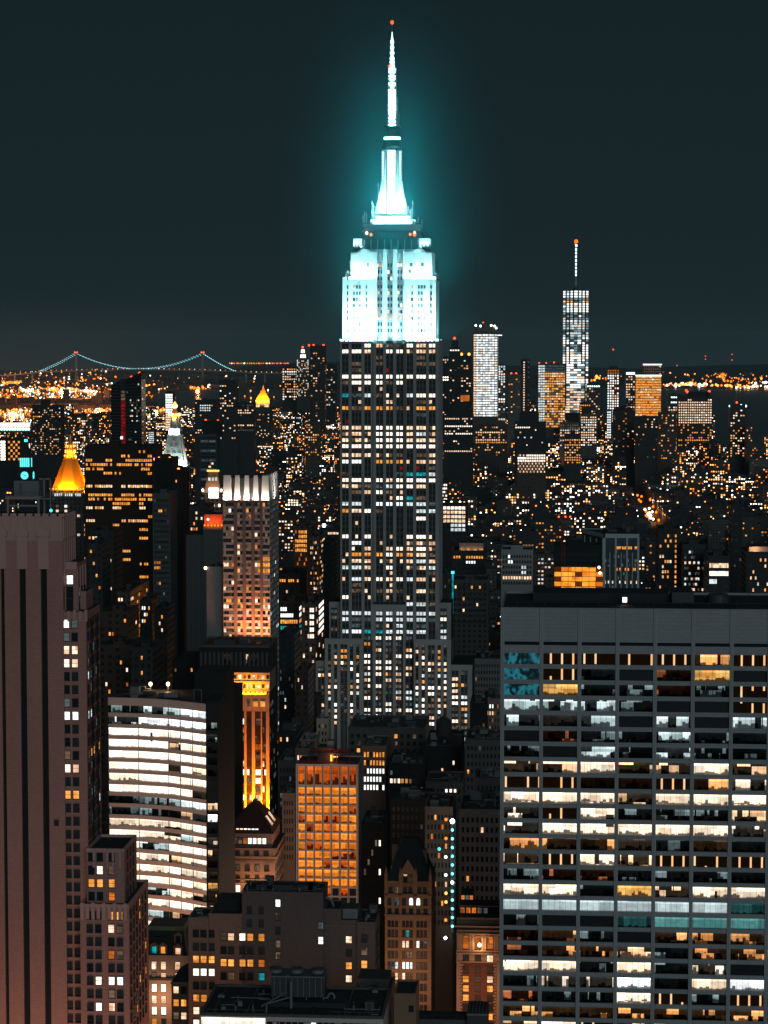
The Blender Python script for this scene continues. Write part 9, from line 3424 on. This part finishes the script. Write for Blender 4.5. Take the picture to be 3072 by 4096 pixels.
ORD = 'nearest second third fourth fifth sixth seventh eighth ninth tenth eleventh twelfth thirteenth fourteenth fifteenth sixteenth seventeenth eighteenth nineteenth twentieth'.split()
FMAP = {'pW': 'fW', 'pp': 'fp', 'pA': 'fA', 'po': 'fo', 'pc': 'fc', 'pd': 'pd', 'pk': 'pk', 'pt': 'pt'}


def carpet():
	rr = random.Random(2024)
	lots = []
	Y = 700.0
	while Y < 8100:
		dep = 29.0
		step = 80.0
		for half in (0, 1):
			y0 = Y + half * 30.5
			for ax, bx in zip(AVX, AVX[1:]):
				x = ax + 15
				while x < bx - 22:
					w = rr.uniform(13, 34) * (1 + Y / 9000)
					w = min(w, bx - 15 - x)
					if bx - 15 - (x + w) < 10:
						w = bx - 15 - x
					lots.append((x, x + w - rr.choice((.02, .02, .6)), y0 + rr.uniform(0, 2), dep * rr.uniform(.72, 1.02)))
					x += w
		Y += step
	rr.shuffle(lots)
	lots.sort(key=lambda t: t[2])
	mask = np.zeros((1024, 768), bool)
	marks = sorted(LM, key=lambda d: d['y0'])
	mi = 0

	def cover(u0, u1, v0, v1):
		a, b_, c, d = int(max(0, u0 / 4)), int(min(768, u1 / 4 + 1)), int(max(0, v0 / 4)), int(min(1024, v1 / 4 + 1))
		if a >= b_ or c >= d:
			return 0
		s = mask[c:d, a:b_]
		n = int((~s).sum())
		s[:] = True
		return n
	items = []
	for x0, x1, y0, dep in lots:
		u0, vg = proj(x0, y0, 0)
		u1, _ = proj(x1, y0, 0)
		if u1 < -420 or u0 > 3560 or (y0 < 1300 and -20 < u1 and u0 < 3090 and (u0 < 1900 or y0 < 760)):
			continue
		xm = (x0 + x1) / 2
		# shore lines
		if u1 > 2380 and y0 > 6600 - max(0, (u1 - 2380)) * 2.2:
			continue
		if y0 > 6900 and u1 > 640:
			continue
		if abs(xm - np.interp(y0, [p[1] for p in path], [p[0] for p in path])) < (x1 - x0) / 2 + 15 and 3800 < y0 < 5600:
			continue
		# along the sight line down the bending avenue keep roofs low
		t = rr.random()
		if y0 < 1300:
			h = rr.uniform(30, 70)
		elif y0 < 1900:
			h = rr.uniform(28, 62)
		elif y0 < 2600:
			h = rr.uniform(22, 52) if t < .9 else rr.uniform(55, 85)
		elif y0 < 4200:
			h = rr.uniform(13, 30) if t < .9 else rr.uniform(35, 62)
		elif y0 < 5200:
			h = rr.uniform(15, 34) if t < .86 else rr.uniform(40, 80)
		else:
			h = rr.uniform(18, 45) if t < .75 else rr.uniform(50, 105)
		if y0 > 6900:
			h = rr.uniform(12, 26) if t < .9 else rr.uniform(40, 60)
		if u0 < 640 and y0 > 4200:
			h = min(h, rr.uniform(14, 34)) if t < .93 else h
		if 95 < xm < 190 and 2400 < y0 < 3900:
			h = min(h, 24)
		skip = False
		for L in LM:
			if x0 < L['x1'] + 3 and x1 > L['x0'] - 3 and y0 < L['y1'] + 3 and y0 + dep > L['y0'] - 3:
				skip = True
				break
			if L['y0'] > y0 and u0 < L['u1'] and u1 + 6 > L['u0']:
				h = min(h, CAMZ + (Zv(L['vb'] - 4, y0, u0) - CAMZ))
		if skip or h < 6:
			continue
		while mi < len(marks) and marks[mi]['y0'] < y0:
			m = marks[mi]
			cover(m['u0'], m['u1'], m['vt'], 4096)
			mi += 1
		_, vt = proj(x0, y0, h)
		us = proj(x1, y0 + dep, h)[0]
		seen = cover(u0, max(u1, us), vt, vg)
		items.append([seen, x0, x1, y0, dep, h, u0, u1, vt, vg])
	items.sort(key=lambda t: -t[0])
	named = items[:300]
	rest = items[300:]
	near_cnt = {}
	lab = []
	for it in named:
		uc, vc = (it[6] + it[7]) / 2, it[8]
		best = min(ANCH, key=lambda a: ((a[1] - uc) / 1.0) ** 2 + ((a[2] - vc) / 1.0) ** 2)
		du, dv = uc - best[1], vc - best[2]
		rel = ('right of' if du > 0 else 'left of') if abs(du) > abs(dv) else ('below' if dv > 0 else 'above')
		lab.append((best[0], rel, math.hypot(du, dv)))
	for key in set((a, r) for a, r, _ in lab):
		ids = sorted((i for i in range(len(lab)) if lab[i][:2] == key), key=lambda i: lab[i][2])
		for k, i in enumerate(ids):
			near_cnt[i] = k
	walls = list(TONE)
	ww = (4, 4, 4, 2, 2, 5, 1)
	stuff = MB()
	bulks = 0
	for idx, it in enumerate(named + rest):
		seen, x0, x1, y0, dep, h, u0, u1, vt, vg = it
		own = idx < 300
		if not own and seen == 0 and rr.random() < .5 and y0 > 2500:
			pass
		wl = rr.choices(walls, ww)[0]
		far = y0 > 2600
		# windows
		style = rr.random()
		wins = []
		pitch = rr.uniform(3.2, 3.8)
		if style < .30:
			pal, p, rowp, words = ('pA', 'po', 'pd', 'pA'), .10, .02, 'few amber windows'
		elif style < .55:
			pal, p, rowp, words = ('pp', 'pA', 'pd', 'pW'), .20, .05, 'scattered warm windows'
		elif style < .70:
			pal, p, rowp, words = ('pp', 'pW', 'pA'), .08, .28, 'lit floors'
		elif style < .80:
			pal, p, rowp, words = ('pc', 'pk', 'pp'), .15, .08, 'cool white windows'
		elif style < .90:
			pal, p, rowp, words = ('pA', 'pp', 'pW'), .28, .05, 'many lit windows'
		else:
			pal, p, rowp, words = ('pd', 'pk'), .05, 0, 'few lights'
		p, rowp = min(.5, p * (2.6 if far else 2.1)), rowp * 1.4
		kk = 1.0 if not far else min(1.25, y0 / 2600)
		cw = 3.1 * kk
		n = max(2, int((x1 - x0) / cw))
		cw = (x1 - x0 - .8) / n
		z = h - pitch - rr.uniform(.5, 2)
		zlow = max(1.5, Zv(min(4200, vg), y0, u0) + .5)
		vis_floor = 0
		while z > zlow and vis_floor < 16:
			row = rr.random() < rowp
			rm = rr.choice(pal)
			a0, a1 = sorted((rr.randrange(n), rr.randrange(n)))
			for i in range(n):
				if (row and a0 <= i <= a1) or rr.random() < p:
					m = rm if row else rr.choice(pal)
					wins.append((x0 + .4 + cw * (i + .5), y0 - .07, z, cw * .56, 1.6 * min(kk, 1.25), FMAP.get(m, m) if far else m, FR))
			if x1 < 60 and rr.random() < .5:
				for i in range(int(dep / 5)):
					if rr.random() < p * .8:
						m = rr.choice(pal)
						wins.append((x1 + .07, y0 + 2.5 + i * 5, z, 2.4, 1.7, FMAP.get(m, m) if far else m, RI))
			z -= pitch
			vis_floor += 1
		# the shape: block, roof house, sometimes a setback
		b = MB() if own else stuff
		b.box(x0, x1, y0, y0 + dep, 0, h, wl, 'roof' if rr.random() < .8 else 'roof_grey')
		w = x1 - x0
		bits = rr.random()
		size = 'low' if h < 24 else ('medium' if h < 48 else 'tall')
		feat = ''

		def bulk(bb):
			bx = x0 + w * rr.uniform(.1, .6)
			by = y0 + dep * rr.uniform(.2, .5)
			bb.box(bx, bx + min(w * .3, 7), by, by + min(dep * .3, 7), h - .03, h + rr.uniform(2.2, 4.5), wl, 'roof')
		if not own:
			if bits < .45:
				bulk(b)
			if rr.random() < .3:
				b.ball((x0 + w * rr.uniform(.1, .9), y0 + .8, h + 1.6), y0 / 2315 * rr.uniform(.35, .7), rr.choice(('l_far_orange', 'l_far_amber', 'l_far_white', 'l_far_orange', 'l_far_cool')))  # oversized glowing ball added as a flare-like highlight
			if bits > .75 and y0 < 4200:
				tx, ty = x0 + w * .6, y0 + dep * .5
				b.cyl(tx, ty, h + 1.8, h + 5.4, 1.8, 1.75, 'tank_wood', 8, bottom=True)
				b.cyl(tx, ty, h + 5.4, h + 6.8, 1.9, .1, 'metal_dark', 8)
				b.box(tx - 1, tx + 1, ty - 1, ty + 1, h - .03, h + 1.8, 'metal_dark')
			for c in wins:
				me = pane_mesh(c[3], c[4], c[5], c[6], 0.0)
				b.face([(q.co.x + c[0], q.co.y + c[1], q.co.z + c[2]) for q in me.vertices], c[5], UVQ)
			continue
		a, rel, _ = lab[idx]
		label = f"{size} {TONE[wl]} block with {words}, {ORD[min(near_cnt[idx], 19)]} {rel} {a}"
		org = Vector(((x0 + x1) / 2, y0 + dep / 2, 0))
		T = thing('city_building', label, 'building', org, 'ordinary city buildings')
		parapet(b, x0, x1, y0, y0 + dep, h, wl, .9, .4)
		if bits < .18 and w > 14:
			b.box(x0 + w * .2, x1 - w * .12, y0 + dep * .3, y0 + dep * .95, h - .03, h + rr.uniform(3.5, 8), wl, 'roof')
		if far:
			for c in wins:
				me = pane_mesh(c[3], c[4], c[5], c[6], 0.0)
				b.face([(q.co.x + c[0], q.co.y + c[1], q.co.z + c[2]) for q in me.vertices], c[5], UVQ)
		b.build('wall', T, org)
		if not far:
			W = Win(T, 40)
			for c in wins:
				W.add(c[:3], c[3], c[4], c[5], c[6])
			W.done()
		if rr.random() < .42:
			f = MB()
			mm = rr.choice(('l_far_orange', 'l_far_amber', 'l_far_white', 'l_far_orange', 'l_far_cool'))
			q = Vector((x0 + w * rr.uniform(.1, .9), y0 + .8, h + 1.6))
			f.bar((q.x, q.y, h), q, .08, 'metal_dark')
			f.ball(q, y0 / 2315 * rr.uniform(.4, .75), mm)  # ball added for a bokeh-like highlight, larger than a real lamp
			f.build('roof_lamp', T, org)
		if bits < .7:
			f = MB()
			bulk(f)
			f.build('roof_house', T, org)
		if bits > .55 and y0 < 3600:
			tank_part(T, org, x0 + w * .7, y0 + dep * .6, h, 1.9, 3.6, 1.8)
	tag(stuff.build('city_blocks'), 'mass of smaller ordinary buildings filling the streets far off', 'buildings', kind='stuff')


for nm, s in (('W', 3.0), ('p', 2.4), ('A', 2.2), ('o', 1.7), ('c', 2.3)):
	pane('f' + nm, {'W': (1, .88, .74), 'p': (1, .66, .42), 'A': (1, .38, .07), 'o': (1, .2, .03), 'c': (.8, .97, 1)}[nm], s * 2.1, .12, 4.3, ch=3.4)
carpet()
# ================================================================ the night air
hz = NT('haze_air')
hv = hz.n('ShaderNodeVolumePrincipled')
hv.inputs['Color'].default_value = (0.50, 0.82, 0.90, 1)
hv.inputs['Density'].default_value = 0.000012
hz.t.links.new(hv.outputs[0], hz.out.inputs['Volume'])
MATS['haze_air'] = hz.m
hb = MB()
hb.box(-29000, 29000, -400, 29500, -1.0, 470, 'haze_air', None, True)
tag(hb.build('haze'), kind='stuff')
